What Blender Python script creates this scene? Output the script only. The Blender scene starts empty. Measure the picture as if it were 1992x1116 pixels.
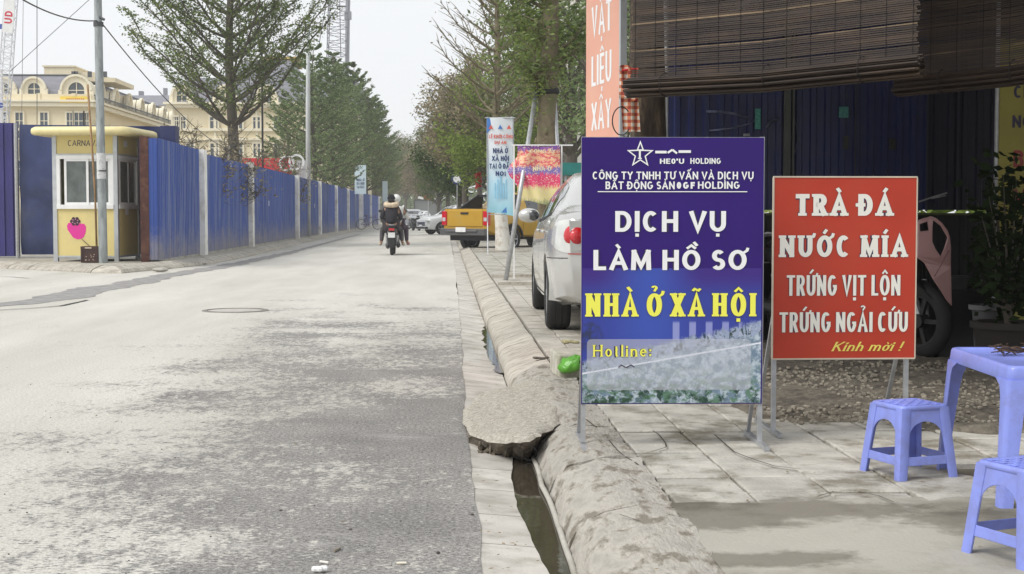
import bpy, bmesh, math, random, unicodedata
import numpy as np
from mathutils import Vector, Matrix, Euler, noise
from mathutils.geometry import tessellate_polygon
R = math.radians
random.seed(7)
sc = bpy.context.scene
COL = sc.collection

# ------------------------------------------------------------------ camera
CAMH, FPX, W0, H0 = 1.15, 2800.0, 1992.0, 1116.0
YAW, PITCH = math.atan(128 / FPX), math.atan(143 / FPX)
cam_d = bpy.data.cameras.new('camera')
cam_d.sensor_width = 36.0
cam_d.lens = 36.0 * FPX / W0
cam_d.clip_start = 0.1
cam_d.clip_end = 3000
cam = bpy.data.objects.new('camera', cam_d)
COL.objects.link(cam)
cam.location = (0, 0, CAMH)
cam.rotation_euler = Euler((R(90) - PITCH, 0, -YAW), 'XYZ')
sc.camera = cam
cam_m = Euler((R(90) - PITCH, 0, -YAW), 'XYZ').to_matrix()

# ------------------------------------------------------------------ light
world = bpy.data.worlds.new('World')
sc.world = world
world.use_nodes = True
wn = world.node_tree.nodes
wl = world.node_tree.links
bg = wn['Background']
SUN_EL, SUN_AZ = 48, 240          # veiled sun over the left side of the road
sky = wn.new('ShaderNodeTexSky')
sky.sky_type = 'NISHITA'
sky.sun_disc = False
sky.sun_elevation = R(SUN_EL)
sky.sun_rotation = R(SUN_AZ)
sky.dust_density = 4
mx = wn.new('ShaderNodeMix')
mx.data_type = 'RGBA'
mx.inputs[0].default_value = 0.93
wl.new(sky.outputs[0], mx.inputs[6])
mx.inputs[7].default_value = (7.9, 8.05, 8.25, 1)     # even overcast
wl.new(mx.outputs[2], bg.inputs[0])
bg.inputs[1].default_value = 0.1
sun_d = bpy.data.lights.new('sun', 'SUN')
sun_d.energy = 2.1
sun_d.angle = R(30)
sun_d.color = (1, 0.98, 0.95)
sun = bpy.data.objects.new('sun', sun_d)
COL.objects.link(sun)
# direction to the sun: x = sin(az), y = cos(az)
_s = Vector((math.sin(R(SUN_AZ)) * math.cos(R(SUN_EL)), math.cos(R(SUN_AZ)) * math.cos(R(SUN_EL)), math.sin(R(SUN_EL))))
sun.rotation_euler = _s.to_track_quat('Z', 'Y').to_euler()
sun.location = (-20, -20, 40)
sc.view_settings.view_transform = 'Standard'
sc.view_settings.look = 'None'
sc.view_settings.exposure = 0.33
sc.cycles.volume_bounces = 2
sc.cycles.volume_step_rate = 4
sc.view_settings.gamma = 1.0
sc.view_settings.use_curve_mapping = False

# ------------------------------------------------------------------ helpers
def ray(px, py):
    v = Vector(((px - W0 / 2) / FPX, -(py - H0 / 2) / FPX, -1.0))
    return cam_m @ v
def P(px, py, z=0.0):
    """place on the level z that lies at this spot of the survey photograph"""
    d = ray(px, py)
    t = (z - CAMH) / d.z
    return Vector((d.x * t, d.y * t, z))
def D(px, py, Y):
    d = ray(px, py)
    t = Y / d.y
    return Vector((d.x * t, Y, CAMH + d.z * t))

def link(o, parent=None):
    COL.objects.link(o)
    if parent is not None:
        o.parent = parent
    return o
def empty(name, loc=(0, 0, 0), rz=0.0, parent=None):
    o = bpy.data.objects.new(name, None)
    o.empty_display_size = 0.1
    link(o, parent)
    o.location = loc
    o.rotation_euler = (0, 0, rz)
    return o
def tag(o, label=None, cat=None, group=None, kind=None):
    if label: o['label'] = label
    if cat: o['category'] = cat
    if group: o['group'] = group
    if kind: o['kind'] = kind
    return o
def thing(name, label, cat, loc=(0, 0, 0), rz=0.0, group=None):
    return tag(empty(name, loc, rz), label, cat, group)
def copy_tree(o, parent=None):
    c = o.copy()
    COL.objects.link(c)
    if parent is not None:
        c.parent = parent
    for ch in list(o.children):
        copy_tree(ch, c)
    return c

class MB:
    def __init__(s):
        s.v = []; s.f = []
    def add(s, vs, fs, M=None):
        n = len(s.v)
        if M is not None:
            vs = [M @ Vector(v) for v in vs]
        s.v += [tuple(v) for v in vs]
        s.f += [tuple(i + n for i in f) for f in fs]
        return s
    def box(s, c, d, rz=0.0, M=None):
        x, y, z = d[0] / 2, d[1] / 2, d[2] / 2
        vs = [(-x, -y, -z), (x, -y, -z), (x, y, -z), (-x, y, -z), (-x, -y, z), (x, -y, z), (x, y, z), (-x, y, z)]
        T = Matrix.Translation(c) @ Matrix.Rotation(rz, 4, 'Z')
        if M is not None:
            T = T @ M
        return s.add(vs, [(0, 3, 2, 1), (4, 5, 6, 7), (0, 1, 5, 4), (1, 2, 6, 5), (2, 3, 7, 6), (3, 0, 4, 7)], T)
    def box2(s, a, b):
        c = [(a[i] + b[i]) / 2 for i in range(3)]
        return s.box(c, [abs(b[i] - a[i]) for i in range(3)])
    def tube(s, pts, r, n=8, caps=True):
        pts = [Vector(p) for p in pts]
        if not hasattr(r, '__len__'):
            r = [r] * len(pts)
        base = len(s.v)
        up = None
        for i, p in enumerate(pts):
            a = pts[max(i - 1, 0)]; b = pts[min(i + 1, len(pts) - 1)]
            d = (b - a)
            d = d.normalized() if d.length > 1e-9 else Vector((0, 0, 1))
            if up is None:
                up = Vector((0, 0, 1)) if abs(d.z) < 0.9 else Vector((1, 0, 0))
            x = d.cross(up)
            if x.length < 1e-6:
                x = d.cross(Vector((0, 1, 0)))
            x.normalize()
            y = x.cross(d).normalized()
            up = y
            for k in range(n):
                a_ = 2 * math.pi * k / n
                q = p + (x * math.cos(a_) + y * math.sin(a_)) * r[i]
                s.v.append(tuple(q))
        for i in range(len(pts) - 1):
            for k in range(n):
                k2 = (k + 1) % n
                s.f.append((base + i * n + k, base + i * n + k2, base + (i + 1) * n + k2, base + (i + 1) * n + k))
        if caps:
            s.f.append(tuple(base + k for k in range(n))[::-1])
            s.f.append(tuple(base + (len(pts) - 1) * n + k for k in range(n)))
        return s
    def bar(s, a, b, w, h=None):
        """square bar from a to b"""
        h = w if h is None else h
        a, b = Vector(a), Vector(b)
        d = b - a
        L = d.length
        q = d.to_track_quat('Y', 'Z').to_matrix().to_4x4()
        T = Matrix.Translation((a + b) / 2) @ q
        x, y, z = w / 2, L / 2, h / 2
        vs = [(-x, -y, -z), (x, -y, -z), (x, y, -z), (-x, y, -z), (-x, -y, z), (x, -y, z), (x, y, z), (-x, y, z)]
        return s.add(vs, [(0, 3, 2, 1), (4, 5, 6, 7), (0, 1, 5, 4), (1, 2, 6, 5), (2, 3, 7, 6), (3, 0, 4, 7)], T)
    def ell(s, c, r, n=12, m=8, M=None):
        vs = []; fs = []
        for i in range(m + 1):
            t = math.pi * i / m
            for k in range(n):
                a = 2 * math.pi * k / n
                v = Vector((r[0] * math.sin(t) * math.cos(a), r[1] * math.sin(t) * math.sin(a), r[2] * math.cos(t)))
                if M is not None:
                    v = M @ v
                vs.append(v + Vector(c))
        for i in range(m):
            for k in range(n):
                k2 = (k + 1) % n
                fs.append((i * n + k, (i + 1) * n + k, (i + 1) * n + k2, i * n + k2))
        return s.add(vs, fs)
    def lathe(s, prof, n=16, M=None, axis='Z'):
        vs = []; fs = []
        for (r, z) in prof:
            for k in range(n):
                a = 2 * math.pi * k / n
                if axis == 'Z': vs.append((r * math.cos(a), r * math.sin(a), z))
                elif axis == 'Y': vs.append((r * math.cos(a), z, r * math.sin(a)))
                else: vs.append((z, r * math.cos(a), r * math.sin(a)))
        for i in range(len(prof) - 1):
            for k in range(n):
                k2 = (k + 1) % n
                fs.append((i * n + k, i * n + k2, (i + 1) * n + k2, (i + 1) * n + k))
        return s.add(vs, fs, M)
    def plate(s, outline, holes, th, M=None):
        """flat shape in local XZ with holes, thickness th along +Y"""
        loops = [outline] + holes
        tri = tessellate_polygon([[Vector((p[0], p[1], 0)) for p in L] for L in loops])
        flat = [p for L in loops for p in L]
        n = len(flat)
        vs = [(p[0], 0, p[1]) for p in flat] + [(p[0], th, p[1]) for p in flat]
        fs = [tuple(t) for t in tri] + [tuple(i + n for i in t)[::-1] for t in tri]
        o = 0
        for L in loops:
            m = len(L)
            for i in range(m):
                a, b = o + i, o + (i + 1) % m
                fs.append((a, b, b + n, a + n))
            o += m
        return s.add(vs, fs, M)
    def build(s, name, mat, parent=None, smooth=False, ang=None, loc=None, rz=None, fixn=True):
        me = bpy.data.meshes.new(name)
        me.from_pydata(s.v, [], s.f)
        if fixn and len(s.f) < 60000:
            bm = bmesh.new(); bm.from_mesh(me)
            bmesh.ops.recalc_face_normals(bm, faces=bm.faces)
            bm.to_mesh(me); bm.free()
        me.materials.append(mat)
        if smooth or ang:
            me.shade_smooth()
            if ang:
                me.set_sharp_from_angle(angle=R(ang))
        o = bpy.data.objects.new(name, me)
        link(o, parent)
        if loc is not None: o.location = loc
        if rz is not None: o.rotation_euler = (0, 0, rz)
        return o
def bevel(o, w=0.005, seg=2):
    m = o.modifiers.new('bevel', 'BEVEL'); m.width = w; m.segments = seg; m.limit_method = 'ANGLE'; m.angle_limit = R(40)
    return o

# ------------------------------------------------------------------ materials
MATS = {}
def mat(name, col, rough=0.6, metal=0.0, var=0.12, scale=6.0, bump=0.0, bscale=60.0, spec=0.5, dirt=None, dirt_amt=0.0, dirt_scale=3.0,
        rnd=0.0, coat=0.0, alpha=None, trans=0.0, emis=None, stretch=None, world_pos=True):
    if name in MATS: return MATS[name]
    m = bpy.data.materials.new(name); m.use_nodes = True
    N, L = m.node_tree.nodes, m.node_tree.links
    b = N['Principled BSDF']
    b.inputs['Roughness'].default_value = rough
    b.inputs['Metallic'].default_value = metal
    b.inputs['Specular IOR Level'].default_value = spec
    b.inputs['Coat Weight'].default_value = coat
    if trans: b.inputs['Transmission Weight'].default_value = trans
    if emis:
        b.inputs['Emission Color'].default_value = (*emis[:3], 1); b.inputs['Emission Strength'].default_value = emis[3]
    geo = N.new('ShaderNodeNewGeometry') if world_pos else N.new('ShaderNodeTexCoord')
    pos = geo.outputs['Position'] if world_pos else geo.outputs['Object']
    if stretch:
        mp = N.new('ShaderNodeMapping'); mp.inputs['Scale'].default_value = stretch
        L.new(pos, mp.inputs[0]); pos = mp.outputs[0]
    nz = N.new('ShaderNodeTexNoise'); nz.inputs['Scale'].default_value = scale; nz.inputs['Detail'].default_value = 5
    L.new(pos, nz.inputs['Vector'])
    mr = N.new('ShaderNodeMapRange'); mr.inputs[1].default_value = 0.3; mr.inputs[2].default_value = 0.7
    mr.inputs[3].default_value = 1 - var; mr.inputs[4].default_value = 1 + var
    L.new(nz.outputs[0], mr.inputs[0])
    fac = mr.outputs[0]
    if rnd:
        oi = N.new('ShaderNodeObjectInfo')
        m2 = N.new('ShaderNodeMapRange'); m2.inputs[3].default_value = 1 - rnd; m2.inputs[4].default_value = 1 + rnd
        L.new(oi.outputs['Random'], m2.inputs[0])
        mm = N.new('ShaderNodeMath'); mm.operation = 'MULTIPLY'
        L.new(fac, mm.inputs[0]); L.new(m2.outputs[0], mm.inputs[1]); fac = mm.outputs[0]
    vm = N.new('ShaderNodeVectorMath'); vm.operation = 'SCALE'
    vm.inputs[0].default_value = col[:3]
    L.new(fac, vm.inputs['Scale'])
    out = vm.outputs[0]
    if dirt is not None:
        n2 = N.new('ShaderNodeTexNoise'); n2.inputs['Scale'].default_value = dirt_scale; n2.inputs['Detail'].default_value = 8
        n2.inputs['Roughness'].default_value = 0.65
        L.new(pos, n2.inputs['Vector'])
        r2 = N.new('ShaderNodeMapRange'); r2.inputs[1].default_value = 0.48; r2.inputs[2].default_value = 0.62; r2.inputs[4].default_value = dirt_amt
        L.new(n2.outputs[0], r2.inputs[0])
        mi = N.new('ShaderNodeMix'); mi.data_type = 'RGBA'
        L.new(r2.outputs[0], mi.inputs[0]); L.new(out, mi.inputs[6]); mi.inputs[7].default_value = (*dirt[:3], 1)
        out = mi.outputs[2]
    L.new(out, b.inputs['Base Color'])
    if bump:
        n3 = N.new('ShaderNodeTexNoise'); n3.inputs['Scale'].default_value = bscale; n3.inputs['Detail'].default_value = 4
        L.new(pos, n3.inputs['Vector'])
        bp = N.new('ShaderNodeBump'); bp.inputs['Strength'].default_value = bump; bp.inputs['Distance'].default_value = 0.01
        L.new(n3.outputs[0], bp.inputs['Height']); L.new(bp.outputs[0], b.inputs['Normal'])
    MATS[name] = m
    return m
def leaf_mat(name, c1, c2, tr=0.35):
    m = bpy.data.materials.new(name); m.use_nodes = True
    N, L = m.node_tree.nodes, m.node_tree.links
    N.remove(N['Principled BSDF'])
    geo = N.new('ShaderNodeNewGeometry')
    nz = N.new('ShaderNodeTexNoise'); nz.inputs['Scale'].default_value = 0.9; nz.inputs['Detail'].default_value = 3
    L.new(geo.outputs['Position'], nz.inputs['Vector'])
    add = N.new('ShaderNodeMath'); add.operation = 'ADD'
    sc_ = N.new('ShaderNodeMath'); sc_.operation = 'MULTIPLY'; sc_.inputs[1].default_value = 0.55
    L.new(geo.outputs['Random Per Island'], sc_.inputs[0])
    L.new(nz.outputs[0], add.inputs[0]); L.new(sc_.outputs[0], add.inputs[1])
    mr = N.new('ShaderNodeMapRange'); mr.inputs[1].default_value = 0.45; mr.inputs[2].default_value = 1.05
    L.new(add.outputs[0], mr.inputs[0])
    mi = N.new('ShaderNodeMix'); mi.data_type = 'RGBA'
    mi.inputs[6].default_value = (*c1, 1); mi.inputs[7].default_value = (*c2, 1)
    L.new(mr.outputs[0], mi.inputs[0])
    d = N.new('ShaderNodeBsdfDiffuse'); t = N.new('ShaderNodeBsdfTranslucent'); ms = N.new('ShaderNodeMixShader')
    ms.inputs[0].default_value = tr
    L.new(mi.outputs[2], d.inputs[0]); L.new(mi.outputs[2], t.inputs[0])
    L.new(d.outputs[0], ms.inputs[1]); L.new(t.outputs[0], ms.inputs[2])
    L.new(ms.outputs[0], N['Material Output'].inputs[0])
    return m

M_steel = mat('galvanised_steel', (0.42, 0.43, 0.44), 0.45, 0.6, 0.15, 20)
M_alu = mat('grey_aluminium', (0.5, 0.52, 0.53), 0.4, 0.5, 0.08, 8)
M_white = mat('white_paint', (0.78, 0.78, 0.77), 0.5, 0, 0.06, 5)
M_black = mat('black_plastic', (0.018, 0.018, 0.02), 0.45, 0, 0.2, 15)
M_rubber = mat('tyre_rubber', (0.022, 0.022, 0.022), 0.8, 0, 0.25, 12, bump=0.2)
M_glass = mat('dark_glass', (0.02, 0.025, 0.028), 0.06, 0, 0.1, 2, spec=0.9)
M_conc = mat('concrete', (0.44, 0.42, 0.37), 0.85, 0, 0.14, 5, bump=0.35, bscale=90, dirt=(0.20, 0.18, 0.14), dirt_amt=0.6, dirt_scale=2.5)
M_text_w = mat('white_print', (0.82, 0.82, 0.82), 0.45, 0, 0.02, 5)
M_text_y = mat('yellow_print', (0.85, 0.83, 0.10), 0.45, 0, 0.02, 5)
M_text_k = mat('dark_print', (0.03, 0.02, 0.06), 0.5, 0, 0.05, 5)
M_red = mat('red_paint', (0.6, 0.03, 0.03), 0.4, 0, 0.1, 6)

# ------------------------------------------------------------------ lettering (pen-stroke alphabet)
def arc(cx, cy, rx, ry, a0, a1, n=14):
    return [(cx + rx * math.cos(R(a0 + (a1 - a0) * i / n)), cy + ry * math.sin(R(a0 + (a1 - a0) * i / n))) for i in range(n + 1)]
_O = arc(.5, .5, .5, .5, 90, 450, 28)
G = {  # width, strokes, serif points
 'A': (.78, [[(0, 0), (.5, 1), (1, 0)], [(.2, .32), (.8, .32)]], [(0, 0), (1, 0)]),
 'B': (.62, [[(0, 0), (0, 1), (.55, 1)] + arc(.55, .76, .38, .24, 90, -90, 8)[1:] + [(0, .52)], [(.55, .52)] + arc(.6, .26, .4, .26, 90, -90, 8) + [(0, 0)]], [(0, 0), (0, 1)]),
 'C': (.68, [arc(.5, .5, .5, .5, 48, 312, 22)], []),
 'D': (.70, [[(0, 0), (0, 1), (.4, 1)] + arc(.4, .5, .6, .5, 90, -90, 16)[1:] + [(0, 0)]], []),
 'E': (.56, [[(1, 0), (0, 0), (0, 1), (1, 1)], [(0, .52), (.85, .52)]], []),
 'F': (.54, [[(0, 0), (0, 1), (1, 1)], [(0, .52), (.85, .52)]], [(0, 0)]),
 'G': (.72, [arc(.5, .5, .5, .5, 48, 330, 22) + [(1, .28), (1, .46), (.6, .46)]], []),
 'H': (.70, [[(0, 0), (0, 1)], [(1, 0), (1, 1)], [(0, .52), (1, .52)]], [(0, 0), (0, 1), (1, 0), (1, 1)]),
 'I': (.16, [[(.5, 0), (.5, 1)]], [(.5, 0), (.5, 1)]),
 'J': (.4, [[(1, 1), (1, .3)] + arc(.5, .25, .5, .25, 0, -160, 10)], []),
 'K': (.66, [[(0, 0), (0, 1)], [(1, 1), (0, .42)], [(.28, .6), (1, 0)]], [(0, 0), (0, 1), (1, 0), (1, 1)]),
 'L': (.54, [[(0, 1), (0, 0), (1, 0)]], [(0, 1)]),
 'M': (.86, [[(0, 0), (.04, 1)], [(.04, 1), (.5, .12), (.96, 1)], [(.96, 1), (1, 0)]], [(0, 0), (1, 0), (.02, 1), (.98, 1)]),
 'N': (.72, [[(0, 0), (0, 1)], [(.02, .97), (.98, .03)], [(1, 0), (1, 1)]], [(0, 0), (0, 1), (1, 1)]),
 'O': (.78, [_O], []),
 'P': (.60, [[(0, 0), (0, 1), (.55, 1)] + arc(.55, .73, .45, .27, 90, -90, 8)[1:] + [(0, .46)]], [(0, 0)]),
 'R': (.66, [[(0, 0), (0, 1), (.55, 1)] + arc(.55, .75, .4, .25, 90, -90, 8)[1:] + [(0, .5)], [(.5, .5), (1, 0)]], [(0, 0), (0, 1), (1, 0)]),
 'S': (.58, [arc(.5, .75, .46, .25, 35, 270, 12) + arc(.5, .25, .5, .25, 90, -150, 14)[1:]], []),
 'T': (.66, [[(0, 1), (1, 1)], [(.5, 1), (.5, 0)]], [(.5, 0)]),
 'U': (.70, [[(0, 1), (0, .36)] + arc(.5, .36, .5, .36, 180, 360, 14) + [(1, 1)]], [(0, 1), (1, 1)]),
 'V': (.74, [[(0, 1), (.5, 0), (1, 1)]], [(0, 1), (1, 1)]),
 'X': (.70, [[(0, 0), (1, 1)], [(0, 1), (1, 0)]], [(0, 0), (1, 0), (0, 1), (1, 1)]),
 'Y': (.70, [[(0, 1), (.5, .48), (1, 1)], [(.5, .5), (.5, 0)]], [(0, 1), (1, 1), (.5, 0)]),
 '0': (.56, [_O], []),
 '1': (.3, [[(0, .8), (.6, 1), (.6, 0)]], []),
 '!': (.14, [[(.5, .32), (.5, 1)], [(.5, 0), (.5, .05)]], []),
 ':': (.14, [[(.5, .05), (.5, .12)], [(.5, .5), (.5, .57)]], []),
 "'": (.12, [[(.5, .75), (.5, 1)]], []),
 'h': (.5, [[(0, 0), (0, 1)], arc(.5, .32, .5, .3, 180, 0, 10) + [(1, 0)]], [(0, 0), (1, 0)]),
 'n': (.5, [[(0, 0), (0, .62)], arc(.5, .32, .5, .3, 180, 0, 10) + [(1, 0)]], [(0, 0), (1, 0)]),
 'm': (.8, [[(0, 0), (0, .62)], arc(.25, .35, .25, .27, 180, 0, 8) + [(.5, 0)], arc(.75, .35, .25, .27, 180, 0, 8) + [(1, 0)]], [(0, 0), (1, 0)]),
 'o': (.5, [arc(.5, .31, .5, .31, 90, 450, 20)], []),
 't': (.3, [[(.4, .85), (.4, .12), (.6, 0), (1, .04)], [(0, .62), (1, .62)]], []),
 'l': (.13, [[(.5, 0), (.5, 1)]], [(.5, 0)]),
 'i': (.13, [[(.5, 0), (.5, .62)], [(.5, .82), (.5, .9)]], [(.5, 0)]),
 'e': (.5, [[(0, .34), (1, .34)] + arc(.5, .31, .5, .31, 6, 320, 16)], []),
}
def text_mesh(mb, s, h, x0, z0, width=None, wv=.17, wh=.15, serif=0.0, slant=0.0, gap=.12, space=.34, xs=1.0, y=0.0, align='l'):
    """letters in local XZ, facing -Y; returns the width drawn. widths in cap heights scaled by xs"""
    glyphs = []
    x = 0
    for ch in s:
        if ch == ' ':
            x += space * xs; continue
        bar_ = ch in 'Đđ'
        nf = unicodedata.normalize('NFD', 'D' if ch == 'Đ' else ch)
        w, st, sf = G[nf[0]]
        w = max(w * xs, wv)
        glyphs.append((nf[0], nf[1:], x, w, st, sf, bar_))
        x += w + gap * xs + (serif * 0.9 if serif else 0)
    tot = x - gap * xs
    sx = 1.0 if width is None else width / (tot * h)
    off = -tot / 2 if align == 'c' else 0
    k = [0]
    def stroke(pts, a, b):
        k[0] += 1
        yy = y - 0.00012 * (k[0] % 7)
        if pts[0] == pts[-1]: closed = True
        else: closed = False
        n = len(pts); Lr = []; Rr = []
        for i in range(n):
            if closed:
                p0 = pts[(i - 1) % (n - 1)]; p1 = pts[i]; p2 = pts[(i + 1) % (n - 1)] if i < n - 1 else pts[1]
            else:
                p0 = pts[max(i - 1, 0)]; p1 = pts[i]; p2 = pts[min(i + 1, n - 1)]
            def nrm(u, v):
                dx, dy = v[0] - u[0], v[1] - u[1]
                l = math.hypot(dx, dy)
                return (-dy / l, dx / l) if l > 1e-9 else None
            n1, n2 = nrm(p0, p1), nrm(p1, p2)
            n1 = n1 or n2 or (0, 1); n2 = n2 or n1
            bx, by = n1[0] + n2[0], n1[1] + n2[1]
            l = math.hypot(bx, by)
            if l < 1e-6: bx, by, l = n1[0], n1[1], 1
            bx, by = bx / l, by / l
            c = max(bx * n1[0] + by * n1[1], 0.42)
            Lr.append((p1[0] + bx * a / 2 / c, p1[1] + by * b / 2 / c)); Rr.append((p1[0] - bx * a / 2 / c, p1[1] - by * b / 2 / c))
        vs = []; fs = []
        for q in Lr + Rr:
            vs.append((x0 + (off + q[0] + slant * q[1]) * h * sx, yy, z0 + q[1] * h))
        for i in range(n - 1):
            fs.append((i, n + i, n + i + 1, i + 1))
        mb.add(vs, fs)
    for (c, marks, gx, w, st, sf, bar_) in glyphs:
        def T(p): return (gx + wv / 2 + p[0] * (w - wv), wh / 2 + p[1] * (1 - wh))
        for pl in st:
            q = [T(p) for p in pl]
            if math.hypot(pl[0][0] - pl[-1][0], pl[0][1] - pl[-1][1]) < 1e-6: q[-1] = q[0]
            else:      # extend flat ends to the letter's edge
                for (e, f) in ((0, 1), (-1, -2)):
                    dx, dy = q[e][0] - q[f][0], q[e][1] - q[f][1]
                    l = math.hypot(dx, dy) or 1
                    ex = wh / 2 if abs(dy) > abs(dx) else (wv / 2 if c in 'EFLTHAZ' and len(pl) < 5 and c not in 'HA' else 0)
                    if c in 'CGSe' : ex = 0
                    q[e] = (q[e][0] + dx / l * ex, q[e][1] + dy / l * ex)
            stroke(q, wv, wh)
        if serif:
            for (a, b) in sf:
                cx, cy = T((a, b))
                cy = wh * .32 if b == 0 else 1 - wh * .32
                stroke([(cx - wv / 2 - serif, cy), (cx + wv / 2 + serif, cy)], wh * .64, wh * .64)
        top = 1.0 if c.isupper() else .66
        mid = gx + w / 2
        if bar_: stroke([(gx - .12 * xs, .5), (gx + w * .5, .5)], wh * .8, wh * .8)
        hasc = '\u0302' in marks
        t = wv * .62; u = wh * .62
        for mk in marks:
            o = top + .08
            if hasc and mk in '\u0300\u0301\u0309': ox, o = .2 * xs, top + .20
            else: ox = 0
            hw = .19 * max(xs, .6)
            if mk == '\u0302': stroke([(mid - hw, top + .06), (mid, top + .22), (mid + hw, top + .06)], t, u)
            elif mk == '\u0301': stroke([(mid - .05 + ox, o), (mid + .1 + ox, o + .19)], t * 1.1, u)
            elif mk == '\u0300': stroke([(mid + .05 + ox, o), (mid - .1 + ox, o + .19)], t * 1.1, u)
            elif mk == '\u0303': stroke([(mid - hw, o + .02), (mid - hw * .5, o + .11), (mid, o + .07), (mid + hw * .5, o + .03), (mid + hw, o + .12)], t, u)
            elif mk == '\u0309': stroke([(mid - .08, o + .16)] + arc(mid, o + .15, .08, .07, 150, -60, 8) + [(mid, o)], t * .8, u * .8)
            elif mk == '\u0306': stroke(arc(mid, o + .14, hw, .12, 200, 340, 8), t, u)
            elif mk == '\u0323': stroke([(mid - .075, -.16), (mid + .075, -.16)], .15, .15)
            elif mk == '\u031b':
                ex = gx + w - wv / 2 if c in 'UuHh' else gx + w - wv * .7
                stroke([(ex - .01, top - wh * .5 if c in 'Uu' else top - .16), (ex + wv * .6 + .03, top - .04), (ex + wv * .6 + .07, top + .1)], t, u)
    return tot * h * sx
# ================================================================== GROUND, ROAD, PAVEMENTS
def fbm(x, y, s=1.0, o=3):
    return noise.fractal(Vector((x * s, y * s, 0.37)), 1.0, 2.0, o)

def road_material():
    m = bpy.data.materials.new('dusty_asphalt'); m.use_nodes = True
    N, L = m.node_tree.nodes, m.node_tree.links
    b = N['Principled BSDF']; b.inputs['Roughness'].default_value = 0.85; b.inputs['Specular IOR Level'].default_value = .3
    geo = N.new('ShaderNodeNewGeometry'); pos = geo.outputs['Position']
    sx = N.new('ShaderNodeSeparateXYZ'); L.new(pos, sx.inputs[0])
    def math_(op, a, c, cl=False):
        n = N.new('ShaderNodeMath'); n.operation = op; n.use_clamp = cl
        for i, v in enumerate((a, c)):
            if v is None: continue
            if isinstance(v, (int, float)): n.inputs[i].default_value = v
            else: L.new(v, n.inputs[i])
        return n.outputs[0]
    def nz(scale, det=4, rough=.6, mp=None, w=0):
        n = N.new('ShaderNodeTexNoise'); n.inputs['Scale'].default_value = scale; n.inputs['Detail'].default_value = det; n.inputs['Roughness'].default_value = rough
        p = pos
        if mp:
            q = N.new('ShaderNodeMapping'); q.inputs['Scale'].default_value = mp; q.inputs['Location'].default_value = (w, w, 0); L.new(p, q.inputs[0]); p = q.outputs[0]
        L.new(p, n.inputs['Vector']); return n.outputs[0]
    # swept (bare) zone: right lane close by; dust everywhere else
    dx = math_('DIVIDE', math_('ADD', sx.outputs[0], 1.25), 1.1)
    dy = math_('DIVIDE', math_('SUBTRACT', 13.2, sx.outputs[1]), 6.0)
    d = math_('MINIMUM', dx, dy)
    d = math_('MINIMUM', d, 1.0)
    d = math_('MAXIMUM', d, -1.6)
    d2 = math_('ADD', d, math_('MULTIPLY', math_('SUBTRACT', nz(.9, 5), .5), 5.0))
    d3 = math_('ADD', d2, math_('MULTIPLY', math_('SUBTRACT', nz(9, 6, .7, (1.6, .8, 1)), .5), 4.5))
    d4 = math_('ADD', d3, math_('MULTIPLY', math_('SUBTRACT', nz(48, 4, .75, (.6, 1.2, 1)), .5), 6.5))
    mask = math_('MULTIPLY', math_('ADD', d4, .25), 2.4, True)       # 1 = asphalt, 0 = dust
    # colours
    def ramp(f, c1, c2, a=.3, z=.7):
        r = N.new('ShaderNodeMapRange'); r.inputs[1].default_value = a; r.inputs[2].default_value = z; L.new(f, r.inputs[0])
        mi = N.new('ShaderNodeMix'); mi.data_type = 'RGBA'; L.new(r.outputs[0], mi.inputs[0]); mi.inputs[6].default_value = (*c1, 1); mi.inputs[7].default_value = (*c2, 1)
        return mi.outputs[2]
    dust0 = ramp(nz(.7, 6, .6, (1.5, .25, 1)), (.46, .445, .40), (.61, .595, .55))
    dgr = ramp(nz(60, 5, .9), (.62, .61, .59), (1.28, 1.28, 1.27), .36, .64)
    dm = N.new('ShaderNodeMix'); dm.data_type = 'RGBA'; dm.blend_type = 'MULTIPLY'; dm.inputs[0].default_value = 1
    L.new(dust0, dm.inputs[6]); L.new(dgr, dm.inputs[7]); dust = dm.outputs[2]
    asp = ramp(nz(62, 5, .9), (.035, .033, .031), (.44, .425, .405), .36, .64)
    asp2 = ramp(nz(1.6, 5, .6, None), (.80, .80, .80), (1.18, 1.17, 1.15))
    mu = N.new('ShaderNodeMix'); mu.data_type = 'RGBA'; mu.blend_type = 'MULTIPLY'; mu.inputs[0].default_value = 1
    L.new(asp, mu.inputs[6]); L.new(asp2, mu.inputs[7])
    mi = N.new('ShaderNodeMix'); mi.data_type = 'RGBA'; L.new(mask, mi.inputs[0]); L.new(dust, mi.inputs[6]); L.new(mu.outputs[2], mi.inputs[7])
    out = mi.outputs[2]
    # crescent smears of pale cement on the asphalt
    sm = nz(1.1, 6, .7, (1, 2.4, 1), 7.3)
    r = N.new('ShaderNodeMapRange'); r.inputs[1].default_value = .58; r.inputs[2].default_value = .70; r.inputs[4].default_value = .45; L.new(sm, r.inputs[0])
    m3 = N.new('ShaderNodeMix'); m3.data_type = 'RGBA'; L.new(r.outputs[0], m3.inputs[0]); L.new(out, m3.inputs[6]); m3.inputs[7].default_value = (.5, .485, .46, 1)
    # small pits
    pt = N.new('ShaderNodeTexVoronoi'); pt.inputs['Scale'].default_value = 6; L.new(pos, pt.inputs['Vector'])
    rp = N.new('ShaderNodeMapRange'); rp.inputs[1].default_value = .01; rp.inputs[2].default_value = .03; rp.inputs[3].default_value = .35; rp.inputs[4].default_value = 0; L.new(pt.outputs['Distance'], rp.inputs[0])
    m4 = N.new('ShaderNodeMix'); m4.data_type = 'RGBA'; L.new(rp.outputs[0], m4.inputs[0]); L.new(m3.outputs[2], m4.inputs[6]); m4.inputs[7].default_value = (.12, .11, .1, 1)
    L.new(m4.outputs[2], b.inputs['Base Color'])
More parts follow.
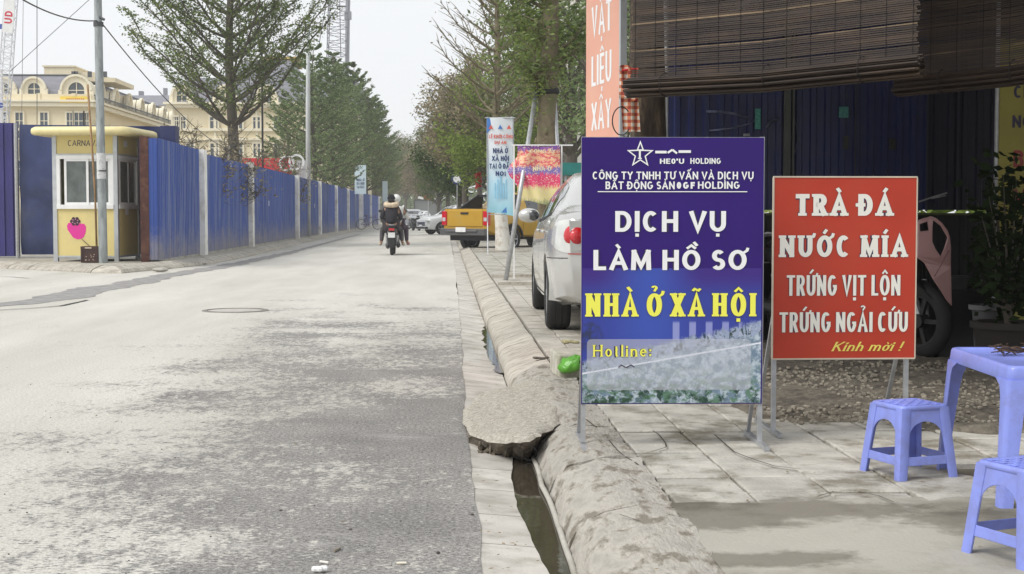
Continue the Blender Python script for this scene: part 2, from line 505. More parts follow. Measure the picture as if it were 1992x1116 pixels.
    bp = N.new('ShaderNodeBump'); bp.inputs['Strength'].default_value = .5; bp.inputs['Distance'].default_value = .006
    hh = math_('ADD', nz(170, 2, .8), math_('MULTIPLY', mask, -.5))
    L.new(hh, bp.inputs['Height']); L.new(bp.outputs[0], b.inputs['Normal'])
    return m
M_road = road_material()
M_ground = mat('bare_ground', (.36, .33, .27), .9, 0, .2, 1.0)
M_pave = mat('pavement_bed', (.12, .105, .08), .95, 0, .25, 4, bump=.4)
M_kerb = mat('kerb_concrete', (.45, .42, .36), .85, 0, .15, 5, bump=.5, bscale=70, dirt=(.23, .20, .155), dirt_amt=.7, dirt_scale=4, rnd=.09, stretch=(1.5, 3.0, 1.5))
M_kerb_near = mat('rendered_kerb', (.40, .375, .33), .9, 0, .28, 9, bump=1.0, bscale=42, dirt=(.13, .11, .08), dirt_amt=.85, dirt_scale=9, rnd=.05, stretch=(1.6, .7, 1))
M_slab = mat('gutter_concrete', (.50, .475, .43), .8, 0, .12, 4, bump=.3, bscale=90, dirt=(.27, .245, .20), dirt_amt=.6, dirt_scale=3.5, rnd=.08)
M_tile = mat('terrazzo_tile', (.45, .43, .38), .8, 0, .16, 7, bump=.6, bscale=60, dirt=(.17, .15, .105), dirt_amt=.85, dirt_scale=3.4, rnd=.10)
M_brick_p = mat('paving_brick', (.43, .40, .35), .85, 0, .14, 9, bump=.4, bscale=60, dirt=(.22, .20, .15), dirt_amt=.6, dirt_scale=3, rnd=.13)
M_screed = mat('cement_screed', (.39, .37, .315), .75, 0, .10, 2.2, bump=.3, bscale=55, dirt=(.17, .158, .118), dirt_amt=.85, dirt_scale=1.1)
M_mud = mat('muddy_floor', (.09, .078, .06), .55, 0, .3, 3)
M_water = mat('gutter_water', (.055, .045, .032), .03, 0, .15, 4, spec=.8, bump=.04, bscale=14)

def sheet(name, pts, z, m, kind='structure', sub=None):
    mb = MB(); mb.add([(p[0], p[1], z) for p in pts], [tuple(range(len(pts)))])
    o = mb.build(name, m, fixn=False)
    return tag(o, kind=kind)
sheet('ground', [(-900, -60), (900, -60), (900, 1500), (-900, 1500)], -.16, M_ground)
# the road ends at a ragged edge against the gutter slabs
def edge_x(y): return .112 + .018 * fbm(y, 3, 1.3) + (.05 if y > 9 else 0) * min(1, (y - 9) / 10)
rp = [(edge_x(y), y) for y in [-4 + .25 * i for i in range(110)]] + [(.19, 26), (.19, 420)]
sheet('road', rp + [(-60, 420), (-60, -4)][::1], 0.0, M_road)

# right pavement bed, gutter bed
sheet('gutter_bed', [(.0, -4), (.48, -4), (.48, 420), (.0, 420)], -.075, mat('gutter_silt', (.16, .14, .10), .6, 0, .3, 8))
def pave_right():
    mb = MB(); mb.box2((.60, -4, -.15), (30, 420, .092))
    return tag(mb.build('pavement', M_pave), kind='structure')
pave = pave_right()

# ---- gutter slabs
gut = tag(empty('gutter'), kind='structure')
y = 3.0; i = 0
random.seed(3)
while y < 40:
    ln = .5 if y < 30 else 1.0
    near = y < 6.9
    x0 = .10 + (.07 if y > 20 else .05 * max(0, (y - 9) / 11))
    x1 = (.30 + .03 * math.sin(y * 5)) if near else .415
    g = .006
    mb = MB()
    pr = []
    n = 5
    outl = [(x0 + .008 * random.random(), y + g), (x0 + .008 * random.random(), y + ln - g)]
    xe = lambda q: .315 + .035 * math.sin(q * 1.7 + 1) + .012 * fbm(q, 4, 3)
    if near:
        outl += [(xe(y + ln * u), y + g + (ln - 2 * g) * u) for u in (1, .8, .6, .4, .2, 0)]
    else:
        outl += [(x1, y + ln - g), (x1, y + g)]
    zt = lambda p: -.003 - (p[0] - x0) * (.09 if near else .13)
    vs = [(p[0], p[1], zt(p)) for p in outl] + [(p[0], p[1], -.10) for p in outl]
    m_ = len(outl)
    mb.add(vs, [tuple(range(m_))[::-1]] + [(k, (k + 1) % m_, (k + 1) % m_ + m_, k + m_) for k in range(m_)])
    o = mb.build('gutter_slab', M_slab, gut)
    y += ln
mb = MB(); mb.box2((.2, 40, -.1), (.42, 400, -.02)); mb.build('gutter_channel', M_slab, gut)

# ---- standing water
def water(pts, z):
    mb = MB(); mb.add([(p[0], p[1], z) for p in pts], [tuple(range(len(pts)))])
    return tag(mb.build('puddle', M_water, fixn=False), kind='structure')
water([(.21, 2.5), (.50, 2.5), (.50, 7.2), (.25, 7.2)], -.030)
pw = []
for k in range(40):
    a = 2 * math.pi * k / 40
    rr = 1 + .5 * fbm(math.cos(a) * 1.7, math.sin(a) * 1.7, 1.4)
    pw.append((.40 + .12 * math.cos(a) * rr, 12.8 + 2.1 * math.sin(a) * rr))
water([(.425, 10.6), (.425, 15.2)] + [(.345 + .035 * fbm(k, 2, .45, 3) + .05 * abs(k / 20 - 1) ** 3, 15.2 - 4.6 * k / 40) for k in range(41)], -.0285)
pw2 = [(.34 + .05 * math.cos(2 * math.pi * k / 24) * (1 + .4 * fbm(k, 1, .7)), 14.9 + .55 * math.sin(2 * math.pi * k / 24)) for k in range(24)]

# ---- right kerb: sloped precast stones further on, rendered round hump near by
kerb_r = tag(empty('kerb'), kind='structure')
def kerb_stone_mesh(L, prof, rough, seed, seg=1, wob=0):
    mb = MB(); n = len(prof)
    vs = []
    for j in range(seg + 1):
        y_ = L * j / seg
        for (x, z) in prof:
            dx = rough * (fbm(x * 3 + seed, y_ + seed, 4) + .5 * fbm(x * 3 + seed, y_, 17)); dz = rough * (fbm(x * 3 - seed, y_ + 5 + seed, 4) + .4 * fbm(x * 3, y_, 19))
            if z < -.05: dz = 0
            vs.append((x + dx, y_, z + dz))
    fs = []
    for j in range(seg):
        for k in range(n - 1):
            fs.append((j * n + k, j * n + k + 1, (j + 1) * n + k + 1, (j + 1) * n + k))
    fs.append(tuple(range(n))); fs.append(tuple(seg * n + k for k in range(n))[::-1])
    mb.add(vs, fs)
    return mb
prof_far = [(.425, -.12), (.425, .015), (.445, .05), (.49, .075), (.66, .128), (.70, .132), (.715, .115), (.715, -.12)]
protos = [kerb_stone_mesh(.49, prof_far, .004, s * 3.1, 3).build('kerb_stone', M_kerb, kerb_r, ang=40) for s in range(4)]
y = 9.55; k = 0
for k in range(4): protos[k].location = (0, y, 0); y += .5
k = 0
while y < 60:
    c = protos[k % 4].copy(); c.location = (random.uniform(-.005, .005), y, random.uniform(-.004, .004)); c.rotation_euler = (0, 0, random.uniform(-.006, .006))
    link(c, kerb_r); y += .5; k += 1
mb = MB(); mb.add([(x, yy, z) for yy in (60, 400) for (x, z) in prof_far], [(a, a + 1, a + 9, a + 8) for a in range(7)]); mb.build('kerb_run', M_kerb, kerb_r)
prof_near = [(.43, -.14), (.425, -.02)] + [(.435 + .235 * (1 - math.cos(R(t))), -.01 + .145 * math.sin(R(t))) for t in (8, 18, 28, 38, 48, 58, 68, 78, 90)] + [(.72, .131), (.80, .127), (.80, -.14)]
yy = 3.0
for j, L in enumerate([1.0, .95, 1.0, .9, 1.05, .85, .85]):
    o = kerb_stone_mesh(L - .014, prof_near, .014, j * 7.7, 30).build('kerb_stone', M_kerb_near, kerb_r, ang=60, loc=(0, yy, 0))
    yy += L
# long thin lip of mortar at the water's edge
mb = MB(); mb.tube([(.418 + .012 * fbm(q, 2, 1.5), q, -.018 + .006 * fbm(q, 8, 2)) for q in [2.8 + .15 * i for i in range(28)]], .012, 6)
mb.build('mortar_lip', M_conc, kerb_r, smooth=True)

# ---- concrete ramp over the gutter, with its drain pipe
ramp_out = [(905, 792), (930, 768), (985, 752), (1045, 738), (1075, 745), (1092, 775), (1088, 825), (1050, 846), (1010, 862), (945, 858), (915, 842), (900, 820)]
def ramp_mb():
    pts = []
    for (a, b_) in ramp_out:
        z = .032 + .088 * min(1, max(0, (a - 900) / 160))
        q = P(a, b_, z); pts.append(q)
    # refine with noise
    out = []
    n = len(pts)
    for k in range(n):
        for t in (0, .2, .4, .6, .8):
            q = pts[k].lerp(pts[(k + 1) % n], t)
            q.x += .016 * fbm(q.x * 14, q.y * 14, 1, 4); q.y += .07 * fbm(q.x * 14 + 5, q.y * 6, 1, 4)
            out.append(q)
    c = sum(out, Vector()) / len(out)
    mb = MB(); m_ = len(out); vs = []; fs = []
    rings = [1, .97, .9, .8, .66, .5, .33, .16]
    for r in rings:
        for q in out:
            p = c.lerp(q, r)
            z = p.z + (.014 if r < .95 else .004 if r < 1 else -.004) + .012 * fbm(p.x * 6, p.y * 6, 1, 5) * (1 if r < .98 else .6)
            vs.append((p.x, p.y, z))
    vs.append((c.x, c.y, c.z + .014))
    for j in range(len(rings) - 1):
        for k in range(m_):
            fs.append((j * m_ + k, j * m_ + (k + 1) % m_, (j + 1) * m_ + (k + 1) % m_, (j + 1) * m_ + k))
    e = len(rings) * m_
    for k in range(m_): fs.append(((len(rings) - 1) * m_ + k, (len(rings) - 1) * m_ + (k + 1) % m_, e))
    # broken side
    top_fs = list(fs); fs = []
    low = len(vs); lo2 = low + m_
    for q in out:
        p = c.lerp(q, 1.0 - .03 * random.random()); vs.append((p.x + .012 * random.uniform(-1, 1), p.y + .02 * random.uniform(-1, 1) + (.10 * min(1, max(0, (p.x - .16) / .12)) if q.y < c.y else 0), q.z * .5))
    for q in out:
        p = c.lerp(q, .96 - .07 * random.random()); vs.append((p.x + .01 * random.uniform(-1, 1), p.y + ((.20 + .04 * random.uniform(-1, 1)) * min(1, max(0, (p.x - .16) / .12)) if q.y < c.y else 0), -.06))
    for k in range(m_):
        k2 = (k + 1) % m_
        fs.append((k, k2, low + k2, low + k)); fs.append((low + k, low + k2, lo2 + k2, lo2 + k))
    mb.add(vs, top_fs); m2 = MB(); m2.add(vs, fs)
    return mb, m2
M_ramp = mat('rough_aggregate', (.44, .41, .35), .95, 0, .38, 70, bump=1.0, bscale=110, dirt=(.20, .175, .13), dirt_amt=.5, dirt_scale=30)
_rt, _rs = ramp_mb()
ramp_o = tag(_rt.build('concrete_ramp', M_ramp, ang=50), 'rough cement ramp slab bridging the gutter from road to kerb, with a broken front edge', 'ramp')
_rs.build('broken_edge', mat('broken_aggregate', (.13, .11, .085), .95, 0, .6, 30, bump=1.0, bscale=60), ramp_o)
pp = P(1029, 884, .0)
pipe = thing('drain_pipe', 'short black plastic pipe end poking out from under the cement ramp', 'drain pipe', (pp.x, pp.y - .03, .012))
mb = MB(); mb.lathe([(.030, 0), (.038, 0), (.038, .9), (.030, .9), (.030, 0)], 20, axis='Y'); mb.build('pipe_wall', mat('pipe_plastic', (.02, .02, .022), .25, 0, .1, 10), pipe, ang=40)
# rubble wedge that fills below the ramp
mb = MB()
for k in range(160):
    t = random.random(); x = .16 + .26 * t; yy = pp.y + random.uniform(.05, .22) + (1 - t) * .04
    if abs(x - pp.x) < .05: continue
    mb.ell((x, yy, random.uniform(-.05, .035)), [random.uniform(.008, .022) for _ in range(3)], 5, 4)
tag(mb.build('rubble', mat('rubble_stone', (.12, .10, .075), .95, 0, .4, 30)), kind='stuff')

# ---- right pavement tiles ----
def tile_proto(w, l, h, m, name, bev=.004, grooves=0):
    mb = MB(); b = bev
    vs = [(0, 0, 0), (w, 0, 0), (w, l, 0), (0, l, 0), (0, 0, h - b), (w, 0, h - b), (w, l, h - b), (0, l, h - b), (b, b, h), (w - b, b, h), (w - b, l - b, h), (b, l - b, h)]
    fs = [(0, 3, 2, 1), (0, 1, 5, 4), (1, 2, 6, 5), (2, 3, 7, 6), (3, 0, 4, 7), (4, 5, 9, 8), (5, 6, 10, 9), (6, 7, 11, 10), (7, 4, 8, 11), (8, 9, 10, 11)]
    mb.add(vs, fs)
    me = bpy.data.meshes.new(name); me.from_pydata(mb.v, [], mb.f); me.materials.append(m)
    return me
T = .30
me_t = tile_proto(T - .010, T - .010, .05, M_tile, 'paving_tile', .006)
ROT = R(0)
cnt = 0
def put(me, name, x, y, z, rz=0, tilt=.004, parent=pave):
    o = bpy.data.objects.new(name, me); link(o, parent); o.location = (x, y, z)
    o.rotation_euler = (random.uniform(-tilt, tilt), random.uniform(-tilt, tilt), rz)
    return o
yy = 4.93
rows = 0
while yy < 9.2:
    x = .815
    while x < 3.6:
        gravel = x > 1.55 and yy > 6.95
        herr = (x > 1.75 and yy < 5.6)
        if not gravel and not herr:
            put(me_t, 'paving_tile', x, yy, .072 + random.uniform(-.004, .004), tilt=.012); cnt += 1
        x += T
    yy += T; rows += 1
# small bricks round the stools (laid on the slant)
me_b = tile_proto(.096, .196, .05, M_brick_p, 'paving_brick', .005)
for a in range(26):
    for b_ in range(9):
        # herringbone-ish rows at 45 degrees
        u = a * .1; v = b_ * .2 + (a % 2) * .1
        x = 1.45 + (u - v) * .7071 * 1.0 + .55; y_ = 4.72 + (u + v) * .7071 - .55
        if 1.78 < x < 3.4 and 4.83 < y_ < 5.55:
            put(me_b, 'paving_brick', x, y_, .0705 + random.uniform(-.002, .002), R(-45)); cnt += 1
# brick paving beside the parked car: nearest as parts
cols = 0
k = 0
random.seed(11)
bigs = MB()
yy = 9.25
me_c = tile_proto(.195, .195, .05, M_brick_p, 'paving_brick', .006)
while yy < 24:
    x = .735
    while x < 2.3:
        if yy < 12.2 and not (x > 1.5):
            put(me_c, 'paving_brick', x, yy, .072 + random.uniform(-.003, .003)); k += 1
        else:
            bigs.box((x + .0975, yy + .0975, .097 + random.uniform(-.002, .002)), (.192, .192, .05))
        x += .2
    yy += .2
o = bigs.build('paving_field', M_brick_p, pave); o['kind'] = 'stuff'
far_p = MB()
yy = 24.0
while yy < 60:
    x = .735
    while x < 4.2:
        far_p.box((x + .195, yy + .195, .097), (.386, .386, .05)); x += .4
    yy += .4
o = far_p.build('paving_field', M_tile, pave); o['kind'] = 'stuff'
# cross bands of kerb edging round the tree pits
for (y0, x1) in ((20.6, 1.9), (23.2, 1.9), (38.2, 2.2), (41.0, 2.2)):
    mb = MB(); mb.box((.74 + (x1 - .74) / 2, y0, .115), (x1 - .74, .12, .11)); mb.build('pit_edging', M_kerb, pave)

# smooth cement in front (poured over the tiles) as an uneven sheet
def screed():
    mb = MB(); nx, ny = 60, 40
    x0, x1, y0, y1 = .79, 5.5, -3, 5.02
    vs = []; fs = []
    for j in range(ny + 1):
        for i in range(nx + 1):
            x = x0 + (x1 - x0) * i / nx; y_ = y0 + (y1 - y0) * j / ny
            if j == ny: y_ += .10 * fbm(x, 1, 1.2, 4) - .05 * (x > 1.9) * min(1, (x - 1.9) * 2) * 4
            vs.append((x, y_, .127 + .004 * fbm(x, y_, 1.2)))
    for j in range(ny):
        for i in range(nx):
            a = j * (nx + 1) + i; fs.append((a, a + 1, a + nx + 2, a + nx + 1))
    mb.add(vs, fs)
    return tag(mb.build('cement_floor', M_screed, smooth=True, fixn=False), kind='structure')
screed()
def add_stain(m, ells, col, amt=.8):
    """damp stains with ragged edges at given places on the floor"""
    N, L = m.node_tree.nodes, m.node_tree.links; b = N['Principled BSDF']; src = b.inputs['Base Color'].links[0].from_socket
    geo = N.new('ShaderNodeNewGeometry'); nz = N.new('ShaderNodeTexNoise'); nz.inputs['Scale'].default_value = 5.5; nz.inputs['Detail'].default_value = 8; nz.inputs['Roughness'].default_value = .72
    L.new(geo.outputs['Position'], nz.inputs['Vector']); prev = None
    for (cx, cy, rx, ry) in ells:
        mp = N.new('ShaderNodeMapping'); mp.inputs['Location'].default_value = (-cx / rx, -cy / ry, 0); mp.inputs['Scale'].default_value = (1 / rx, 1 / ry, 0); L.new(geo.outputs['Position'], mp.inputs[0])
        ln = N.new('ShaderNodeVectorMath'); ln.operation = 'LENGTH'; L.new(mp.outputs[0], ln.inputs[0])
        if prev is None: prev = ln.outputs['Value']
        else:
            mn = N.new('ShaderNodeMath'); mn.operation = 'MINIMUM'; L.new(prev, mn.inputs[0]); L.new(ln.outputs['Value'], mn.inputs[1]); prev = mn.outputs[0]
    ad = N.new('ShaderNodeMath'); ad.operation = 'MULTIPLY_ADD'; ad.inputs[1].default_value = 2.6; L.new(nz.outputs[0], ad.inputs[0]); L.new(prev, ad.inputs[2])
    mr = N.new('ShaderNodeMapRange'); mr.inputs[1].default_value = 2.05; mr.inputs[2].default_value = 2.5; mr.inputs[3].default_value = amt; mr.inputs[4].default_value = 0; L.new(ad.outputs[0], mr.inputs[0])
    mi = N.new('ShaderNodeMix'); mi.data_type = 'RGBA'; mi.blend_type = 'MULTIPLY'; L.new(mr.outputs[0], mi.inputs[0]); L.new(src, mi.inputs[6]); mi.inputs[7].default_value = (*col, 1)
    L.new(mi.outputs[2], b.inputs['Base Color'])
_e = []
for a_, b_, rx_, ry_ in ((1300, 990, .22, .26), (1420, 1003, .3, .2), (1560, 990, .32, .2), (1690, 990, .25, .16), (1240, 1060, .12, .25), (1480, 1085, .25, .1), (1900, 1010, .25, .2)):
    q_ = P(a_, b_, .13); _e.append((q_.x, q_.y, rx_, ry_))
add_stain(M_screed, _e, (.42, .40, .36)); add_stain(M_tile, _e, (.42, .40, .36))
# rough ground below the canopy
def rough():
    mb = MB(); nx, ny = 150, 120
    x0, x1, y0, y1 = 1.5, 6.0, 6.1, 11.6
    vs = []; fs = []
    for j in range(ny + 1):
        for i in range(nx + 1):
            x = x0 + (x1 - x0) * i / nx; y_ = y0 + (y1 - y0) * j / ny
            lim = 7.0 + .5 * fbm(x, 2, .9) + (-.35 if x > 2.15 else 0)
            e = min(1, max(0, (y_ - lim) / .12)) * min(1, max(0, (x - 1.56 - .08 * fbm(y_, 3, 1.4)) / .08))
            z = .10 + e * (.042 + .03 * fbm(x, y_, 2, 3) + .022 * abs(fbm(x, y_, 14, 3)))
            vs.append((x, y_, z))
    for j in range(ny):
        for i in range(nx):
            a = j * (nx + 1) + i; fs.append((a, a + 1, a + nx + 2, a + nx + 1))
    mb.add(vs, fs)
    return tag(mb.build('gravel_floor', mat('gravel_dirt', (.15, .13, .10), .95, 0, .35, 25, bump=.9, bscale=60, dirt=(.06, .05, .04), dirt_amt=.8, dirt_scale=9), smooth=True, fixn=False), kind='structure')
rough()
mb = MB(); random.seed(5)
for k in range(2600):
    x = random.uniform(1.6, 4.2); y_ = random.uniform(6.75, 9.6)
    if fbm(x, y_, 1.6) < -.25: continue
    r = random.uniform(.006, .018)
    mb.ell((x, y_, .15 + r * .2 + .02 * fbm(x, y_, 2, 3)), (r, r * random.uniform(.7, 1.2), r * .6), 5, 3)
tag(mb.build('gravel', mat('pebbles', (.27, .24, .19), .9, 0, .5, 40)), kind='stuff')

# ================================================================== LEFT KERB AND PAVEMENT
Lpx = [(-250, 514), (-120, 518), (0, 522), (60, 525), (130, 528), (190, 532), (235, 532), (285, 527), (340, 522), (410, 514), (480, 500), (580, 475)]
Lk = [P(a, b_, 0) for a, b_ in Lpx]
Lk = [Vector((v.x, v.y, 0)) for v in Lk] + [Vector((-5.75, 75, 0)), Vector((-5.8, 100, 0)), Vector((-5.85, 140, 0)), Vector((-5.9, 400, 0))]
def resample(pts, step, maxlen=None):
    out = [pts[0].copy()]; acc = 0
    for a, b_ in zip(pts, pts[1:]):
        L_ = (b_ - a).length; t = step - acc
        while t <= L_:
            out.append(a.lerp(b_, t / L_)); t += step
        acc = L_ - (t - step)
    return out
Lp = resample(Lk, .8)
kerb_l = tag(empty('kerb'), kind='structure')
offs = .36
prof_l = [(0, -.1), (0, .02), (.05, .07), (.26, .14), (.34, .145), (.36, .13), (.36, -.1)]
inner = []
nst = 0
run = MB()
def nrm_at(i):
    a = Lp[max(i - 1, 0)]; b_ = Lp[min(i + 1, len(Lp) - 1)]
    d = (b_ - a).normalized(); return Vector((-d.y, d.x, 0))
for i in range(len(Lp) - 1):
    a, b_ = Lp[i], Lp[i + 1]
    na, nb = nrm_at(i), nrm_at(i + 1)
    inner.append(a + na * .30)
    if a.y > 200: continue
    g = .012
    a2 = a.lerp(b_, g); b2 = b_.lerp(a, g)
    jz = random.uniform(-.01, .008)
    vs = [tuple(a2 + na * x + Vector((0, 0, z + jz))) for (x, z) in prof_l] + [tuple(b2 + nb * x + Vector((0, 0, z + jz))) for (x, z) in prof_l]
    n = len(prof_l)
    fs = [(k, k + 1, n + k + 1, n + k) for k in range(n - 1)] + [tuple(range(n)), tuple(range(n, 2 * n))[::-1]]
    if a.y < 62 and nst < 110:
        MB().add(vs, fs).build('kerb_stone', M_kerb, kerb_l); nst += 1
    else:
        run.add(vs, fs)
o = run.build('kerb_run', M_kerb, kerb_l); o['kind'] = 'stuff'
mb = MB()
inn = inner + [Vector((-5.9 - .36, 400, 0))]
pts = [(v.x, v.y, .118) for v in inn] + [(-60, 400, .118), (-60, inn[0].y, .118)]
mb.add(pts, [tuple(range(len(pts)))])
tag(mb.build('pavement', mat('left_pavement', (.40, .375, .32), .9, 0, .2, 1.5, dirt=(.2, .19, .14), dirt_amt=.7), fixn=False), kind='structure')
# fallen plaster lumps on the left kerb
tag(sheet('patch', [], 0, M_conc), kind='structure') if False else None
for (a, b_, s) in ((312, 524, .12), (385, 511, .14), (62, 470, .1)):
    q = P(a, b_, .05 if a > 100 else .13); mb = MB(); random.seed(a)
    for k in range(9):
        a_ = k * .7; mb.ell((q.x + s * .5 * math.cos(a_), q.y + s * .5 * math.sin(a_), q.z), (s * random.uniform(.6, 1), s * random.uniform(.6, 1), s * .35), 6, 4)
    tag(mb.build('cement_lump', M_conc), {312: 'pale lump of spilt cement at the foot of the left kerb, nearer the booth', 385: 'pale lump of spilt cement on the left kerb edge below the first white fence post', 62: 'small heap of pale rubble below the dark blue fence left of the booth'}[a], 'cement lump')

# dark repaired strip and cracks in the road on the left
M_patch = mat('worn_asphalt', (.26, .25, .24), .9, 0, .25, 6, bump=.4)
def strip(name, px, w, z, m, seed=0):
    pts = [P(a, b_, z) for a, b_ in px]
    q = resample([Vector((p.x, p.y, 0)) for p in pts], .12)
    mb = MB(); vs = []
    for i, p in enumerate(q):
        a = q[max(i - 1, 0)]; b_ = q[min(i + 1, len(q) - 1)]; d = (b_ - a).normalized(); n_ = Vector((-d.y, d.x, 0))
        t = i / max(1, len(q) - 1); ww = (w(t) if callable(w) else w) * (1 + .5 * fbm(p.x, p.y, 1.4, 5))
        vs += [tuple(p + n_ * ww / 2 + Vector((0, 0, z))), tuple(p - n_ * ww / 2 + Vector((0, 0, z)))]
    mb.add(vs, [(2 * i, 2 * i + 1, 2 * i + 3, 2 * i + 2) for i in range(len(q) - 1)])
    return tag(mb.build(name, m, fixn=False), kind='structure')
strip('asphalt_patch', [(-60, 594), (30, 590), (110, 580), (180, 562), (250, 552), (320, 536), (440, 517), (560, 492), (700, 455)], lambda t: .55 * (1 - t) ** 2 + .16, .004, M_patch)
strip('asphalt_crack', [(-40, 605), (20, 601), (60, 599), (120, 594), (170, 583)], .05, .008, mat('crack', (.07, .065, .06), .9))
strip('asphalt_crack', [(-40, 538), (20, 538), (60, 541)], .06, .004, M_patch)

M_crk = mat('joint_dirt', (.06, .05, .035), .95, 0, .3, 20)
for px_ in ([(1140, 815), (1170, 838), (1235, 842), (1300, 838), (1352, 842)], [(1195, 880), (1250, 884), (1300, 868), (1282, 845), (1262, 832)], [(1180, 850), (1205, 880), (1245, 905)], [(1390, 845), (1430, 880), (1500, 905), (1580, 915)], [(1590, 965), (1640, 950), (1700, 960), (1760, 985)], [(1205, 1000), (1240, 1010), (1262, 1024)]):
    strip('pavement_crack', px_, .006, .134, M_crk)
# manhole
c = P(458, 604, 0)
mh = thing('manhole_cover', 'round dusty manhole cover almost buried in the dust of the road', 'manhole cover', (c.x, c.y, 0))
mb = MB(); mb.lathe([(0, .006), (.30, .006), (.31, .002), (.325, .002), (.325, -.03)], 40); mb.build('lid', mat('dusty_iron', (.42, .40, .36), .8, 0, .1, 8), mh, ang=30)
mb = MB(); mb.lathe([(.335, -.01), (.335, .010), (.385, .009), (.40, -.01)], 40); mb.build('ring', mat('ring_iron', (.20, .185, .165), .7, .2, .2, 10), mh, ang=30)

# litter on the road
litter = [
 ('cigarette_butt', 1188 / 1.812, 500 + 1030 / 1.812, (.25, .22, .17), 'dark cigarette butt lying on the asphalt, the one standing nearly upright in view'),
 ('cigarette_butt', 1143 / 1.812, 500 + 1075 / 1.812, (.75, .73, .68), 'cigarette butt on the asphalt just right of the crumpled white tissue'),
 ('cigarette_butt', 1415 / 1.812, 500 + 1078 / 1.812, (.7, .66, .55), 'pale cigarette butt lying flat on the asphalt, nearest the gutter slabs')]
for i, (nm, a, b_, c_, lb) in enumerate(litter):
    q = P(a, b_, .006); mb = MB(); ang = [1.0, -.4, .05][i]
    d = Vector((math.cos(ang), math.sin(ang) * 1.5, 0)) * .016
    mb.tube([q - d, q + d], .0045, 8)
    tag(mb.build(nm, mat('butt%d' % i, c_, .8)), lb, 'cigarette butt')
q = P(620, 1107, .01); mb = MB()
for k in range(5): mb.ell((q.x + .008 * k - .012, q.y + random.uniform(-.01, .01), .012), (.012, .013, .010), 7, 5)
tag(mb.build('tissue', M_white), 'small crumpled white tissue on the asphalt at the bottom edge', 'tissue')
mb = MB(); random.seed(21)
for k in range(120):
    y_ = random.uniform(3.6, 16); x = random.uniform(-2.6, .1) * (y_ / 8)
    if x > .08: continue
    r = random.uniform(.002, .0045)
    mb.ell((x, y_, r * .4), (r, r, r * .7), 5, 3)
for (a, b_) in ((546, 994), (1545 / 1.812, 500 + 1045 / 1.812), (1235 / 1.812, 500 + 962 / 1.812), (1665 / 1.812, 1002)):
    q = P(a, b_, 0); mb.ell((q.x, q.y, .003), (.007, .006, .005), 6, 5)
tag(mb.build('road_grit', mat('grit', (.10, .09, .08), .9, 0, .5, 30)), kind='stuff')
# curled twig / wire in the near-left of the kerb
# ================================================================== BUILDINGS BEHIND THE FENCE
M_cream = mat('cream_render', (.76, .67, .47), .85, 0, .06, .3, dirt=(.62, .55, .38), dirt_amt=.5, dirt_scale=.25)
M_creamd = mat('cream_trim', (.78, .72, .56), .8, 0, .05, .5)
M_slate = mat('slate_roof', (.19, .19, .22), .6, 0, .14, 1.2, stretch=(1, 1, 4))
M_win = mat('far_window_glass', (.07, .09, .11), .15, 0, .3, .5, spec=.8)
M_iron = mat('dark_railing', (.08, .085, .09), .6, .3, .1, 2)
def bx(Y):            # px -> X on plane Y
    return lambda px: D(px, 400, Y).x
def bz(Y):
    return lambda py: D(900, py, Y).z
def far_window(parent, c, w, h, axis='x', arch=False, ped=False, out=-1):
    """window on a facade; axis 'x': facade faces -Y ; axis 'y': facade faces +X"""
    T_ = Matrix.Translation(c) @ (Matrix.Identity(4) if axis == 'x' else Matrix.Rotation(R(90), 4, 'Z'))
    mb = MB(); t = .12
    mb.box((-w / 2 - t / 2, -.06, 0), (t, .16, h + 2 * t)); mb.box((w / 2 + t / 2, -.06, 0), (t, .16, h + 2 * t))
    mb.box((0, -.065, h / 2 + t / 2), (w, .17, t)); mb.box((0, -.09, -h / 2 - t / 2), (w + .1, .24, t))
    mb.box((0, -.045, 0), (.05, .07, h)); mb.box((0, -.043, h * .18), (w, .07, .05))
    if ped: mb.box((0, -.12, h / 2 + .34), (w + .7, .28, .14)); mb.box((0, -.08, h / 2 + .2), (w + .3, .12, .12))
    mb.v = [tuple(T_ @ Vector(v)) for v in mb.v]
    f = mb.build('window_frame', M_creamd, parent)
    mb = MB(); mb.box((0, -.015, 0), (w, .03, h)); mb.v = [tuple(T_ @ Vector(v)) for v in mb.v]
    mb.build('pane', M_win, f)
